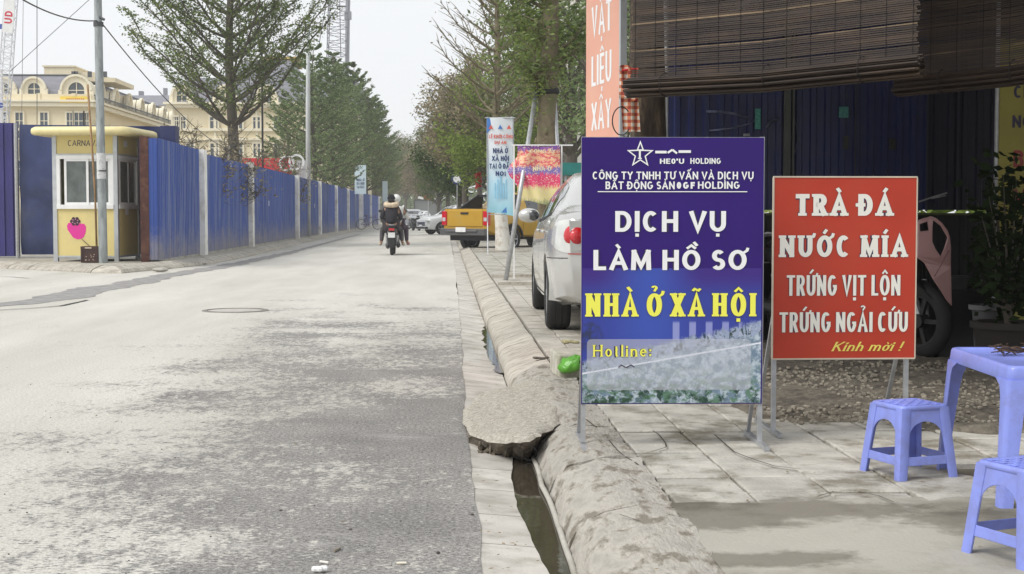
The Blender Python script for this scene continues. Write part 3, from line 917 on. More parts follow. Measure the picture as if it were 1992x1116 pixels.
def dormer(parent, c, w, h, axis='x', dep=1.6):
    T_ = Matrix.Translation(c) @ (Matrix.Identity(4) if axis == 'x' else Matrix.Rotation(R(90), 4, 'Z'))
    ow = w * 1.75
    hh = h * .62
    outer = [(-ow / 2, 0), (ow / 2, 0), (ow / 2, hh)] + [(ow / 2 * math.cos(R(a)), hh + ow / 2 * math.sin(R(a))) for a in range(15, 180, 15)] + [(-ow / 2, hh)]
    inner_ = [(-w / 2, .12), (w / 2, .12), (w / 2, hh)] + [(w / 2 * math.cos(R(a)), hh + w / 2 * math.sin(R(a))) for a in range(20, 180, 20)] + [(-w / 2, hh)]
    mb = MB(); mb.plate(outer, [inner_], .25)
    # body behind
    mb.plate([(p[0] * .97, p[1] * .985) for p in outer], [], dep, Matrix.Translation((0, .35, 0)))
    # archivolt
    for a in range(0, 180, 12):
        r = ow / 2 + .06
        mb.bar((r * math.cos(R(a)), -.08, hh + r * math.sin(R(a))), (r * math.cos(R(a + 12)), -.08, hh + r * math.sin(R(a + 12))), .2, .16)
    mb.box((-ow / 2 - .12, -.02, hh / 2), (.26, .22, hh)); mb.box((ow / 2 + .12, -.02, hh / 2), (.26, .22, hh))
    mb.v = [tuple(T_ @ Vector(v)) for v in mb.v]
    d = mb.build('dormer', M_creamd, parent)
    mb = MB(); mb.plate(inner_, [], .05, Matrix.Translation((0, .16, 0)))
    mb.v = [tuple(T_ @ Vector(v)) for v in mb.v]
    mb.build('pane', M_win, d)
    mb = MB(); mb.box((0, .12, (hh + w / 2) / 2 + .05), (.06, .06, hh + w / 2 - .1)); mb.box((0, .118, hh), (w, .06, .06))
    mb.v = [tuple(T_ @ Vector(v)) for v in mb.v]
    mb.build('glazing_bar', M_creamd, d)

YB = 110.0
X1, Z1 = bx(YB), bz(YB)
def building_left():
    t = thing('mansion_block', 'long cream block with grey mansard roof and round dormers, behind the ticket booth', 'building', (X1(175), YB, 0))
    ox, oy = X1(175), YB
    xr = 0.0; xl = X1(-60) - ox; dep = 38
    zc = Z1(206); zr = Z1(146)
    mb = MB(); mb.box2((xl, 0, 0), (xr, dep, zc)); mb.build('wall', M_cream, t)
    mb = MB()
    for z, h, p in ((zc - .15, .3, .45), (zc + .18, .16, .6), (Z1(256), .18, .2)):
        mb.box2((xl, -p, z), (xr + p, 0, z + h)); mb.box2((xr, 0.001, z), (xr + p, dep, z + h))
    mb.build('cornice', M_creamd, t)
    # parapet with little posts
    mb = MB(); zp = Z1(186)
    mb.box2((xl, -.3, zc + .34), (xr + .3, -.1, zp)); mb.box2((xr + .1, -.1, zc + .34), (xr + .3, dep, zp - .25))
    x = xl
    while x < xr: mb.box2((x, -.36, zc + .34), (x + .3, -.29, zp + .05)); x += 2.6
    mb.build('parapet', M_cream, t)
    mb = MB(); y = .3
    while y < dep: mb.box2((xr + .42, y, zc + .34), (xr + .46, y + .06, zp - .1)); y += .45
    mb.box2((xr + .41, 0, zp - .1), (xr + .48, dep, zp - .02)); mb.build('railing', M_iron, t)
    # mansard: hipped frustum
    mb = MB(); a = .1; s = 1.5; z0 = zc + .36
    mb.add([(xl, .1, z0), (xr - .1, .1, z0), (xr - .1, dep, z0), (xl, dep, z0), (xl, s, zr), (xr - s, s, zr), (xr - s, dep, zr), (xl, dep, zr)],
           [(0, 1, 5, 4), (1, 2, 6, 5), (4, 5, 6, 7), (2, 3, 7, 6), (3, 0, 4, 7), (0, 3, 2, 1)])
    mb.build('mansard_roof', M_slate, t)
    mb = MB(); mb.tube([(xr - .1, .1, z0), (xr - s, s, zr), (xr - s, dep, zr)], .09, 6); mb.tube([(xl, s, zr), (xr - s, s, zr)], .09, 6)
    mb.tube([(X1(124) - ox, .1, z0), (X1(126) - ox, s, zr)], .08, 6)
    mb.build('ridge', M_iron, t)
    for px, w, h in ((11, .9, 1.7), (70, .9, 1.7), (152, 1.2, 1.55)):
        dormer(t, (X1(px) - ox, -.05, Z1(203)), w, h)
    for k in range(7): dormer(t, (xr + .12, 3.4 + 4.9 * k, Z1(200)), .9, 1.25, 'y')
    # front windows
    for px, w in ((5, .9), (41, .55), (89, .55), (139, .45), (156, .7), (172, .28)):
        far_window(t, (X1(px) - ox, 0, Z1(246)), w, 1.9)
        far_window(t, (X1(px) - ox, 0, Z1(246) - 3.6), w, 1.9)
    for k in range(14):
        far_window(t, (xr, 1.8 + 2.5 * k, Z1(252)), .7, 1.2, 'y')
        far_window(t, (xr, 1.8 + 2.5 * k, Z1(252) - 3.2), .7, 1.5, 'y')
    # tank rooms on the roof
    mb = MB(); zt = Z1(118)
    mb.box2((X1(47) - ox, 6, zr), (X1(108) - ox, 12, zt)); mb.box2((X1(108) - ox, 6.5, zr), (X1(150) - ox, 12, Z1(127)))
    mb.box2((X1(150) - ox, 7, zr), (X1(186) - ox, 14, Z1(137)))
    mb.box2((X1(44) - ox, 5.9, zt), (X1(110) - ox, 12.1, zt + .12))
    mb.build('roof_room', M_cream, t)
    mb = MB()
    for px in (108, 113, 141, 172): mb.box((X1(px) - ox, 5.9, Z1(133)), (.3, .2, .45))
    mb.build('vent', M_iron, t)
    # small yellow shop board over the middle window
    s_ = MB(); s_.box2((X1(124) - ox, -.55, Z1(203)), (X1(176) - ox, -.45, Z1(191)))
    b = s_.build('sign_board', mat('yellow_board', (.85, .62, .08), .5, 0, .1, 2), t)
    s_ = MB()
    for k in range(9): s_.box2((X1(136 + k * 4) - ox, -.57, Z1(199)), (X1(138.4 + k * 4) - ox, -.553, Z1(195)))
    s_.build('lettering', mat('red_letter', (.5, .12, .03), .5), b)
    return t
building_left()

def building_mid():
    ox, oy = X1(338), YB
    t = thing('mansion_block', 'cream block with dark stepped mansard roof standing behind the tall bare-stemmed tree', 'building', (ox, oy, 0))
    xr = X1(690) - ox; dep = 25; zc = Z1(209)
    mb = MB(); mb.box2((0, 0, 0), (xr, dep, zc)); mb.build('wall', M_cream, t)
    mb = MB()
    for z, h, p in ((zc - .1, .25, .4), (zc + .15, .16, .6), (Z1(256), .2, .2), (Z1(275), .1, .12)):
        mb.box2((-p, -p, z), (xr, 0, z + h))
    x = 0
    while x < xr: mb.box2((x, -.09, 0), (x + .16, -.001, zc - .12)); x += 3.1
    mb.build('cornice', M_creamd, t)
    zr = Z1(150)
    mb = MB(); z0 = zc + .32; s = 1.3
    mb.add([(0, 0, z0), (xr, 0, z0), (xr, dep, z0), (0, dep, z0), (s * .7, s, zr), (xr, s, zr), (xr, dep, zr), (s * .7, dep, zr)],
           [(0, 1, 5, 4), (1, 2, 6, 5), (4, 5, 6, 7), (2, 3, 7, 6), (3, 0, 4, 7), (0, 3, 2, 1)])
    z2 = Z1(103); a0, a1 = X1(425) - ox, X1(585) - ox
    mb.box2((a0 + .3, 5, zr - .3), (a1 - .3, 15, Z1(143)))
    mb.add([(a0, 4.6, Z1(143)), (a1, 4.6, Z1(143)), (a1, 16, Z1(143)), (a0, 16, Z1(143)), (a0 + 1.4, 6, z2), (a1 - 1.4, 6, z2), (a1 - 1.4, 15, z2), (a0 + 1.4, 15, z2)],
           [(0, 1, 5, 4), (1, 2, 6, 5), (4, 5, 6, 7), (2, 3, 7, 6), (3, 0, 4, 7)])
    mb.build('mansard_roof', M_slate, t)
    mb = MB(); mb.box2((X1(492) - ox, 7, z2 - .1), (X1(560) - ox, 12, Z1(92))); mb.box2((X1(487) - ox, 6.8, Z1(97)), (X1(565) - ox, 12.2, Z1(95)))
    mb.build('roof_room', mat('ochre_render', (.62, .46, .17), .8, 0, .08, .6), t)
    for px in (356, 440, 520): dormer(t, (X1(px) - ox, -.05, Z1(208)), .75, 1.35)
    for px, w in ((345, .5), (358, .4), (418, .55), (466, .55), (501, .5), (541, .5), (600, .6)):
        far_window(t, (X1(px) - ox, 0, Z1(240)), w, .85)
        if px != 358: far_window(t, (X1(px if px != 345 else 372) - ox, 0, Z1(293)), w, 1.0, ped=True)
        far_window(t, (X1(px) - ox, 0, Z1(293) - 3.2), w, 1.3)
    return t
building_mid()

# far rooftops between the two blocks
t = thing('distant_block', 'small distant grey roofed block seen in the gap between the two cream buildings', 'building', (D(318, 300, 230).x, 230, 0))
mb = MB(); mb.box2((-9, 0, 0), (3.0, 14, D(300, 205, 230).z)); mb.build('wall', M_cream, t)
mb = MB(); zz = D(300, 205, 230).z
mb.add([(-9.3, -.3, zz), (3.3, -.3, zz), (3.3, 14, zz), (-9.3, 14, zz), (-6.5, 2.5, zz + 1.8), (1, 2.5, zz + 1.8), (1, 12, zz + 1.8), (-6.5, 12, zz + 1.8)], [(0, 1, 5, 4), (1, 2, 6, 5), (4, 5, 6, 7), (3, 0, 4, 7), (2, 3, 7, 6)])
mb.box2((-.5, 3, zz + 1.7), (.1, 3.6, zz + 3.0)); mb.box2((-4.6, 4, zz + 1.7), (-3.9, 4.8, zz + 2.6)); mb.build('roof', M_slate, t)

# red shop front with white ring letters above the fence
q = D(472, 305, 62); q2 = D(566, 332, 62)
t = thing('shop_sign', 'red shop fascia with pale ring letters showing above the blue fence', 'sign', (q.x, 62, 0))
mb = MB(); mb.box2((0, 0, q2.z - .3), (q2.x - q.x, .3, q.z - .05)); mb.build('fascia', mat('red_fascia', (.62, .03, .045), .5, 0, .1, 2), t)
mb = MB(); mb.box2((.1, .1, .12), (.3, .25, q2.z - .3)); mb.box2((q2.x - q.x - .3, .1, .12), (q2.x - q.x - .1, .25, q2.z - .3)); mb.build('post', M_steel, t)
for k in range(2):
    mb = MB(); r = .30
    for a in range(0, 360, 20):
        mb.bar((r * math.cos(R(a)), 0, r * math.sin(R(a))), (r * math.cos(R(a + 20)), 0, r * math.sin(R(a + 20))), .05, .09)
    cc = D(558 + 19 * k, 318 - 3 * k, 62)
    mb.build('ring_letter', M_text_w, t, loc=(cc.x - q.x, -.05, cc.z))
# pale steel cabinet standing above the fence
q = D(577, 312, 66); q2 = D(603, 350, 66)
t = thing('site_cabinet', 'pale grey metal cabinet rising behind the fence beside the street lamp', 'cabinet', ((q.x + q2.x) / 2, 66.2, 0))
mb = MB(); w = q2.x - q.x; mb.box((0, 0, q.z / 2), (w, .5, q.z)); mb.build('case', M_alu, t)
mb = MB(); mb.box((0, -.262, q.z - .8), (w * .8, .02, 1.2)); mb.build('door', M_alu, t)

# ================================================================== BLUE SITE FENCE
M_blue = mat('blue_sheet', (.036, .085, .345), .5, 0, .15, 1.6, dirt=(.17, .21, .36), dirt_amt=.7, dirt_scale=3.5, stretch=(1, 1, .12), rnd=.08)
def mud_splash(m):
    N, L = m.node_tree.nodes, m.node_tree.links; b = N['Principled BSDF']; src = b.inputs['Base Color'].links[0].from_socket
    geo = N.new('ShaderNodeNewGeometry'); sp = N.new('ShaderNodeSeparateXYZ'); L.new(geo.outputs['Position'], sp.inputs[0])
    nz = N.new('ShaderNodeTexNoise'); nz.inputs['Scale'].default_value = 1.6; nz.inputs['Detail'].default_value = 8; nz.inputs['Roughness'].default_value = .75; L.new(geo.outputs['Position'], nz.inputs['Vector'])
    ma = N.new('ShaderNodeMath'); ma.operation = 'MULTIPLY_ADD'; ma.inputs[1].default_value = -1.9; L.new(nz.outputs[0], ma.inputs[0]); L.new(sp.outputs[2], ma.inputs[2])
    mr = N.new('ShaderNodeMapRange'); mr.inputs[1].default_value = -.75; mr.inputs[2].default_value = -.15; mr.inputs[3].default_value = .62; mr.inputs[4].default_value = 0; L.new(ma.outputs[0], mr.inputs[0])
    mi = N.new('ShaderNodeMix'); mi.data_type = 'RGBA'; L.new(mr.outputs[0], mi.inputs[0]); L.new(src, mi.inputs[6]); mi.inputs[7].default_value = (.34, .31, .27, 1)
    L.new(mi.outputs[2], b.inputs['Base Color'])
mud_splash(M_blue)
M_dblue = mat('dark_blue_sheet', (.022, .03, .115), .45, 0, .25, 1.0, dirt=(.05, .06, .13), dirt_amt=.6, dirt_scale=1.0)
M_post = mat('whitewashed_post', (.84, .83, .80), .7, 0, .1, 3, dirt=(.42, .37, .28), dirt_amt=.5, dirt_scale=2)
def corrugated(a, b, z0, z1, pitch=.2, dep=.025, flat=.45):
    """trapezoidal sheet from a to b (plan points)"""
    a, b = Vector(a), Vector(b); d = (b - a); L_ = d.length; d.normalize(); n = Vector((d.y, -d.x, 0))
    pts = []; s = 0
    while s < L_:
        for (u, v) in ((0, 0), (flat, 0), (flat + .08, 1), (.92, 1)):
            q = s + u * pitch
            if q <= L_: pts.append((q, v * dep))
        s += pitch
    pts.append((L_, 0))
    mb = MB(); m_ = len(pts); vs = []
    for z in (z0, z1):
        for (q, o) in pts: vs.append(tuple(a + d * q + n * o + Vector((0, 0, z))))
    for z in (z0, z1):
        for (q, o) in pts: vs.append(tuple(a + d * q + n * (o - .004) + Vector((0, 0, z))))
    fs = [(k, k + 1, m_ + k + 1, m_ + k) for k in range(m_ - 1)] + [(2 * m_ + k, 3 * m_ + k, 3 * m_ + k + 1, 2 * m_ + k + 1) for k in range(m_ - 1)] + [(m_ + k, m_ + k + 1, 3 * m_ + k + 1, 3 * m_ + k) for k in range(m_ - 1)]
    mb.add(vs, fs)
    return mb
fence = thing('site_fence', 'long blue corrugated site fence with white posts running along the left kerb', 'fence', (0, 0, 0))
FX = -6.12
ppx = [394, 487, 577, 621, 653, 676, 699]
pys = [FX * FPX / (x - 868) for x in ppx]
pys = [31.0] + pys + [104, 116, 130]
random.seed(2)
for i in range(len(pys) - 1):
    y0 = pys[i] + (.12 if i else 0); y1 = pys[i + 1] - .12
    top = 2.72 - .05 * (i > 0) + .02 * random.uniform(-1, 1)
    nsh = max(2, int((y1 - y0) / 3.5)) if i < 6 else 1
    for k in range(nsh):
        ya, yb = y0 + (y1 - y0) * k / nsh, y0 + (y1 - y0) * (k + 1) / nsh
        corrugated((FX + .01 * (k % 2), ya, 0), (FX + .01 * (k % 2), yb + .03, 0), .15, top + .012 * random.uniform(-1, 1), .21, .022).build('fence_sheet', M_blue, fence, fixn=False)
for i, y in enumerate(pys[1:]):
    mb = MB(); mb.box((FX + .06, y, 1.36), (.20, .42 if i < 3 else .5, 2.74 - .08 * (i > 1)))
    mb.build('fence_post', M_post, fence)
mb = MB()
for z in (.6, 1.5, 2.45): mb.box2((FX - .09, 31.1, z), (FX - .04, 130, z + .05))
mb.build('rail', M_steel, fence)
# dirt-splashed plinth
mb = MB(); mb.box2((FX - .05, 31.2, .1), (FX + .035, 130, .165)); mb.build('plinth', M_conc, fence)
# small stickers
for (a, b_) in ((447, 323), (515, 395), (606, 400)):
    q = D(a, b_, 10); s = FX / q.x; yy = 10 * s
    p_ = Vector((FX + .14 if a in (515, 606) else FX + .03, yy, CAMH + (q.z - CAMH) * s))
    mb = MB(); mb.box((0, 0, 0), (.01, .12, .18)); mb.build('sticker', mat('pale_sticker', (.7, .7, .72), .5), fence, loc=p_)

lf = thing('site_fence', 'darker blue sheet fence standing behind the yellow booth on the left', 'fence', (0, 0, 0))
xs = [-13.6, D(38, 400, 33.9).x, -6.55]
corrugated((xs[0], 33.9, 0), (xs[1], 33.9, 0), .16, 3.24, .2, .03).build('fence_sheet', mat('violet_blue_sheet', (.035, .03, .16), .45, 0, .2, 1), lf, fixn=False)
def tarp():
    mb = MB(); nx, nz_ = 70, 50; x0, x1 = xs[1] + .05, xs[2] + .05
    vs = []; fs = []
    for j in range(nz_ + 1):
        for i in range(nx + 1):
            x = x0 + (x1 - x0) * i / nx; z = .2 + 3.0 * j / nz_
            e = .05 * fbm(x * 1.3 + z * .5, z * .9 - x * .3, 1, 4) + .04 * abs(math.sin(3 * fbm(x * .8, z * .9, .8, 2)))
            vs.append((x, 33.82 - e, z - .04 * (i / nx) * (j == nz_)))
    for j in range(nz_):
        for i in range(nx):
            a = j * (nx + 1) + i; fs.append((a, a + 1, a + nx + 2, a + nx + 1))
    mb.add(vs, fs); return mb
tarp().build('tarpaulin', mat('blue_tarp', (.025, .04, .13), .32, 0, .25, 1.5, dirt=(.07, .08, .15), dirt_amt=.5, dirt_scale=1.2), lf, smooth=True, fixn=False)
mb = MB(); mb.tube([(xs[1], 33.7, .12), (xs[1], 33.7, 3.22)], .045, 8); mb.build('fence_post', M_steel, lf)
mb = MB(); mb.box2((-6.5, 31.0, .12), (-6.32, 31.16, 2.78)); mb.box2((-6.5, 31.16, .3), (-6.45, 33.8, 2.8)); mb.build('end_post', mat('rusty_steel', (.09, .035, .028), .8, .2, .35, 5, dirt=(.2, .10, .06), dirt_amt=.6, dirt_scale=6), lf)
mb = MB(); mb.box2((-6.55, 33.5, 2.7), (-6.2, 33.95, 3.16)); mb.build('side_panel', M_dblue, lf)
corrugated((-6.32, 31.02, 0), (-6.13, 31.02, 0), .16, 2.75, .1, .01).build('fence_sheet', M_blue, lf, fixn=False)

# ================================================================== TICKET BOOTH
M_by = mat('booth_yellow', (.72, .60, .25), .5, 0, .06, 2, dirt=(.56, .47, .22), dirt_amt=.4, dirt_scale=2)
M_byr = mat('booth_roof_yellow', (.76, .66, .34), .4, 0, .06, 2, dirt=(.5, .42, .2), dirt_amt=.3)
A_ = D(103, 420, 31.35)
bth = thing('ticket_booth', 'small yellow booth with white framed windows and a rounded overhanging roof', 'booth', (A_.x, A_.y, .12), R(-6))
BW, BD = 1.42, 1.5
zt = lambda py: D(180, py, 31.3).z - .12
zP = [zt(497), zt(406), zt(302), zt(264), zt(243)]
mb = MB()
for (x, y) in ((.045, .045), (BW - .045, .045), (.045, BD - .045), (BW - .045, BD - .045)):
    mb.box((x, y, zP[3] / 2), (.09, .09, zP[3]))
mb.box2((.09, .01, zP[0] - .04), (BW - .09, .06, zP[0])); mb.box2((BW - .06, .09, zP[0] - .04), (BW - .01, BD - .09, zP[0]))
mb.box2((.09, .0, zP[2]), (BW - .09, .07, zP[2] + .035)); mb.box2((BW - .07, .09, zP[2]), (BW, BD - .09, zP[2] + .035))
mb.build('frame', M_alu, bth)
def pan(x0, y0, z0, x1, y1, z1, m=M_by, nm='panel', pa=bth):
    mb = MB(); mb.box2((x0, y0, z0), (x1, y1, z1)); return mb.build(nm, m, pa)
pan(.09, .025, zP[0], BW - .09, .05, zP[1]); pan(.09, .025, zP[2] + .035, BW - .09, .05, zP[3])
pan(BW - .05, .09, zP[0], BW - .025, BD - .09, zP[1]); pan(BW - .05, .09, zP[2] + .035, BW - .025, BD - .09, zP[3])
pan(.025, .09, zP[0], .05, BD - .09, zP[3]); pan(.09, BD - .05, zP[0], BW - .09, BD - .03, zP[3])
pan(.09, .09, zP[0] - .03, BW - .09, BD - .09, zP[0] - .005, M_alu, 'floor')
def booth_window(side):
    L0, L1 = (.09, BW - .09) if side == 'f' else (.09, BD - .09)
    mb = MB()
    def b(u0, u1, z0, z1, d0=.0, d1=.065):
        if side == 'f': mb.box2((u0, d0, z0), (u1, d1, z1))
        else: mb.box2((BW - d1, u0, z0), (BW - d0, u1, z1))
    f = .075
    b(L0, L1, zP[1], zP[1] + f * 1.2, -.02); b(L0, L1, zP[2] - f, zP[2], -.004); b(L0, L0 + f, zP[1] + f * 1.2, zP[2] - f); b(L1 - f, L1, zP[1] + f * 1.2, zP[2] - f)
    fr = mb.build('window', M_white, bth)
    z0, z1 = zP[1] + f * 1.2, zP[2] - f
    u0, u1 = L0 + f, L1 - f
    # sliding sashes
    gap = .09 if side == 'f' else .02
    mid = (u0 + gap + u1) / 2
    for (s0, s1, dd) in ((u0 + gap, mid + .03, .012), (mid - .03, u1, .035)):
        mb = MB(); e = .05
        b(s0, s1, z0, z0 + e, dd, dd + .022); b(s0, s1, z1 - e, z1, dd, dd + .022); b(s0, s0 + e, z0 + e, z1 - e, dd, dd + .022); b(s1 - e, s1, z0 + e, z1 - e, dd, dd + .022)
        sh = mb.build('sash', M_white, fr)
        mb = MB(); b(s0 + e, s1 - e, z0 + e, z1 - e, dd + .008, dd + .014)
        mb.build('pane', MATS.get('booth_glass') or mat('booth_glass', (.35, .40, .38), .05, 0, .3, 3, trans=.75, spec=.8), fr)
booth_window('f'); booth_window('s')
# inside
mb = MB(); mb.box2((.15, .2, .7), (BW - .15, .6, .75)); mb.box2((.3, 1.2, .1), (.9, 1.3, 1.9)); mb.build('counter', mat('booth_inside', (.18, .19, .18), .8), bth)
mb = MB(); mb.box2((1.0, .25, .75), (1.1, .35, 1.5)); mb.box2((1.14, .22, .75), (1.2, .3, 1.35)); mb.box2((.55, .3, .75), (.62, .4, 1.7)); mb.build('stock', mat('bottles', (.45, .5, .5), .4), bth)
# rounded roof slab
mb = MB()
ro = .32
def roofring(o, z):
    pts = []
    for (cx, cy, a0) in ((BW + ro - .16, -ro + .16, -90), (BW + ro - .16, BD + .1, 0), (-ro + .16, BD + .1, 90), (-ro + .16, -ro + .16, 180)):
        for k in range(6):
            a = R(a0 + 90 * k / 5); pts.append((cx + (.16 + o) * math.cos(a), cy + (.16 + o) * math.sin(a), z))
    return pts
rz_ = [(-.10, zP[3] + .0), (-.0, zP[3] + .005), (.05, zP[3] + .035), (.06, zP[3] + .09), (.045, zP[3] + .145), (-.02, zP[3] + .18), (-.16, zP[3] + .19)]
vs = []; fs = []
for (o, z) in rz_: vs += roofring(o, z)
n = 24
for j in range(len(rz_) - 1):
    for k in range(n): fs.append((j * n + k, j * n + (k + 1) % n, (j + 1) * n + (k + 1) % n, (j + 1) * n + k))
fs.append(tuple(range(n))); fs.append(tuple((len(rz_) - 1) * n + k for k in range(n)))
mb.add(vs, fs); mb.build('roof', M_byr, bth, ang=50)
# name over the window, emblem below
mb = MB(); text_mesh(mb, 'CARNAVAL', .125, .34, zP[2] + .2, .78, wv=.14, wh=.12, y=.0235, slant=.05); mb.build('lettering', M_text_k, bth, fixn=False)
em = MB(); cx, cz = .50, zt(443)
ptsm = [(-.20, .05), (-.19, -.04), (-.13, -.13), (-.07, -.22), (.02, -.26), (.10, -.25), (.16, -.20), (.20, -.10), (.21, .02), (.17, .09), (.08, .10), (0, .08), (-.1, .12), (-.17, .11)]
em.plate([(cx + a * 1.02, cz + b_ * .95) for a, b_ in ptsm], [], .004, Matrix.Translation((0, .0205, 0))); em.build('emblem', mat('magenta_print', (.72, .03, .30), .5, 0, .03, 3), bth)
em = MB(); random.seed(9)
for k in range(7):
    a = 2 * math.pi * k / 6; r = .075 if k < 6 else 0
    em.plate([(cx - .02 + r * math.cos(a) + .042 * math.cos(R(q_)), cz + .14 + r * .8 * math.sin(a) + .042 * math.sin(R(q_))) for q_ in range(0, 360, 45)], [], .004, Matrix.Translation((0, .0155 + .0003 * k, 0)))
em.bar((cx + .12, .018, cz - .24), (cx + .30, .018, cz - .40), .045, .004)
em.build('emblem_outline', mat('maroon_print', (.05, .01, .03), .5), bth)
em = MB()
for k in range(6):
    a = 2 * math.pi * k / 6 + .4
    em.box((cx - .02 + .06 * math.cos(a), .013, cz + .14 + .05 * math.sin(a)), (.022, .003, .016))
em.build('emblem_dots', mat('pink_print', (.75, .4, .55), .5), bth)
pan(BW - .02, .55, 1.0, BW - .015, .75, 1.14, M_text_w, 'sticker'); pan(BW - .02, .5, zP[2] + .2, BW - .015, .72, zP[2] + .34, M_text_w, 'sticker')

# crate at the foot of the lamp pole
q = D(182, 505, 30.75)
cr = thing('plastic_crate', 'small dark brown crate on the kerb between the booth and the grey pole', 'crate', (q.x, q.y - .35, .125), R(-4))
M_cr = mat('brown_plastic', (.05, .022, .018), .5, 0, .2, 8)
mb = MB(); w, h = .34, .34
for (x0, y0, x1, y1) in ((0, 0, w, .015), (0, .285, w, .3), (0, .015, .015, .285), (w - .015, .015, w, .285)):
    mb.box2((x0 - w / 2, y0, 0), (x1 - w / 2, y1, h))
mb.box2((-w / 2 + .015, .015, 0), (w / 2 - .015, .285, .02)); mb.build('shell', M_cr, cr)
mb = MB(); mb.box2((-w / 2 - .012, -.012, h - .06), (w / 2 + .012, -.001, h)); mb.box2((-w / 2 - .01, -.012, 0), (-w / 2 + .03, -.001, h - .06)); mb.box2((w / 2 - .03, -.012, 0), (w / 2 + .01, -.001, h - .06)); mb.build('rim', M_cr, cr)
mb = MB(); random.seed(4)
for k in range(12): mb.box((random.uniform(-.12, .12), -.004, random.uniform(.04, .2)), (.02, .006, .014), M=Matrix.Rotation(random.random(), 4, 'Y'))
mb.box((-.02, -.014, h - .03), (.14, .004, .03)); mb.build('print', mat('beige_print', (.5, .4, .3), .6), cr)

# ================================================================== POLES AND WIRES
q = D(201, 508, 30.35)
pole = thing('utility_pole', 'tall grey galvanised pole standing in front of the yellow booth', 'pole', (q.x, q.y, .12))
M_pole = mat('galvanised_pole', (.33, .36, .36), .5, .3, .22, 5, dirt=(.17, .19, .19), dirt_amt=.6, dirt_scale=4, stretch=(2, 2, .5))
mb = MB(); mb.tube([(0, 0, 0), (-.02, 0, 2.5), (-.05, 0, 9)], [.093, .088, .07], 16); mb.build('shaft', M_pole, pole, ang=60)
mb = MB(); mb.tube([(-.03, 0, 3.86 + 1.15 - .12), (-.03, 0, 3.95 + 1.15 - .12)], .105, 12); mb.tube([(.0, -.05, 5.08), (.11, -.08, 5.02)], .03, 6)
mb.tube([(-.005, 0, 1.9), (-.005, 0, 1.93)], .098, 14); mb.build('clamp', M_iron, pole)
mb = MB(); mb.tube([(-.012, 0, 1.75), (-.016, 0, 2.28)], .0935, 14, caps=False); mb.build('poster', mat('torn_poster', (.62, .62, .62), .8, 0, .15, 14, dirt=(.35, .36, .36), dirt_amt=.9, dirt_scale=14), pole, smooth=True)
q = D(191, 506, 30.5)
rod = thing('steel_rod', 'thin rusty rod leaning beside the grey pole and the booth', 'rod', (q.x + .0, q.y - .1, .12))
mb = MB(); tz = D(179, 165, q.y).z
mb.tube([(0, 0, 0), (-.02, 0, 1.5), (-.14, 0, tz - .12)], .022, 8); mb.build('shaft', mat('rusty_rod', (.28, .17, .08), .7, .2, .3, 6), rod, smooth=True)

def wire(name, pts, r, label, m=M_black, cat='cable'):
    mb = MB(); mb.tube(pts, r, 5); return tag(mb.build(name, m, smooth=True, fixn=False), label, cat)
py_ = pole.location.y
def sag(a, b, s, n=24):
    a, b = Vector(a), Vector(b)
    return [a.lerp(b, t / n) - Vector((0, 0, 4 * s * (t / n) * (1 - t / n))) for t in range(n + 1)]
pa = Vector((pole.location.x - .05, py_, D(193, 40, py_).z)); pb = Vector((pole.location.x + .05, py_, D(207, 46, py_).z))
wire('overhead_cable', sag(pa, D(-60, -75, 22.0), .25), .014, 'overhead cable rising to the left from the clamp on the grey pole')
wire('overhead_cable', sag(pb, Vector((-9.0, 60, D(378, 290, 60).z)), .35), .014, 'overhead cable dropping from the grey pole to behind the fence on the right')

# street lamp and black pole behind the fence
q = D(598, 330, 66.5)
lamp = thing('street_lamp', 'slender white street lamp with curved neck rising between the trees', 'street lamp', (q.x, 64, .12))
s = 64
zz = lambda py: D(600, py, s).z - .12
xo = lambda px: D(px, 200, s).x - q.x
mb = MB(); mb.tube([(xo(598), 0, 0), (xo(599), 0, zz(200)), (xo(600.5), 0, zz(60)), (xo(603), 0, zz(20)), (xo(609), 0, zz(0)), (xo(625), 0, zz(-25)), (xo(650), 0, zz(-38))], [.11, .10, .075, .06, .055, .05, .05], 10); mb.build('shaft', mat('lamp_post_paint', (.55, .58, .58), .5, .2, .08, 3), lamp, smooth=True)
mb = MB(); mb.ell((xo(668), 0, zz(-40)), (.45, .14, .08)); mb.build('lamp_head', M_alu, lamp, smooth=True)
q = D(511, 300, 60)
bp_ = thing('flag_pole', 'thin black pole with a small box, rising behind the fence left of the street lamp', 'pole', (q.x, 60, .12))
mb = MB(); mb.tube([(0, 0, 0), (0, 0, D(511, 80, 60).z)], .045, 6); mb.build('shaft', M_black, bp_)
mb = MB(); mb.box((0, -.05, D(511, 96, 60).z), (.22, .2, .5)); mb.build('box', M_black, bp_)

# ================================================================== CRANES
M_crane = mat('crane_paint', (.62, .63, .66), .5, .1, .1, 1)
M_crane_d = mat('crane_dark', (.17, .17, .21), .5, .2, .1, 1)
def lattice(a, b, w, nseg, r, dep=Vector((0, 1, 0)), side=None):
    a, b = Vector(a), Vector(b); d = (b - a).normalized(); sx = d.cross(dep).normalized(); sy = dep
    mb = MB(); cs = [(-1, -1), (1, -1), (1, 1), (-1, 1)]
    def pt(t, c, ww): return a.lerp(b, t) + sx * c[0] * ww / 2 + sy * c[1] * ww / 2
    for c in cs: mb.tube([pt(0, c, w), pt(1, c, w)], r, 5)
    for i in range(nseg):
        for k in range(4):
            c0, c1 = cs[k], cs[(k + 1) % 4]
            t0, t1 = i / nseg, (i + 1) / nseg
            mb.tube([pt(t0, c0, w), pt(t1, c1, w)] if i % 2 else [pt(t0, c1, w), pt(t1, c0, w)], r * .5, 4)
            if k % 2 == 0: mb.tube([pt(t0, c0, w), pt(t0, c1, w)], r * .5, 4)
    return mb
YC = 90
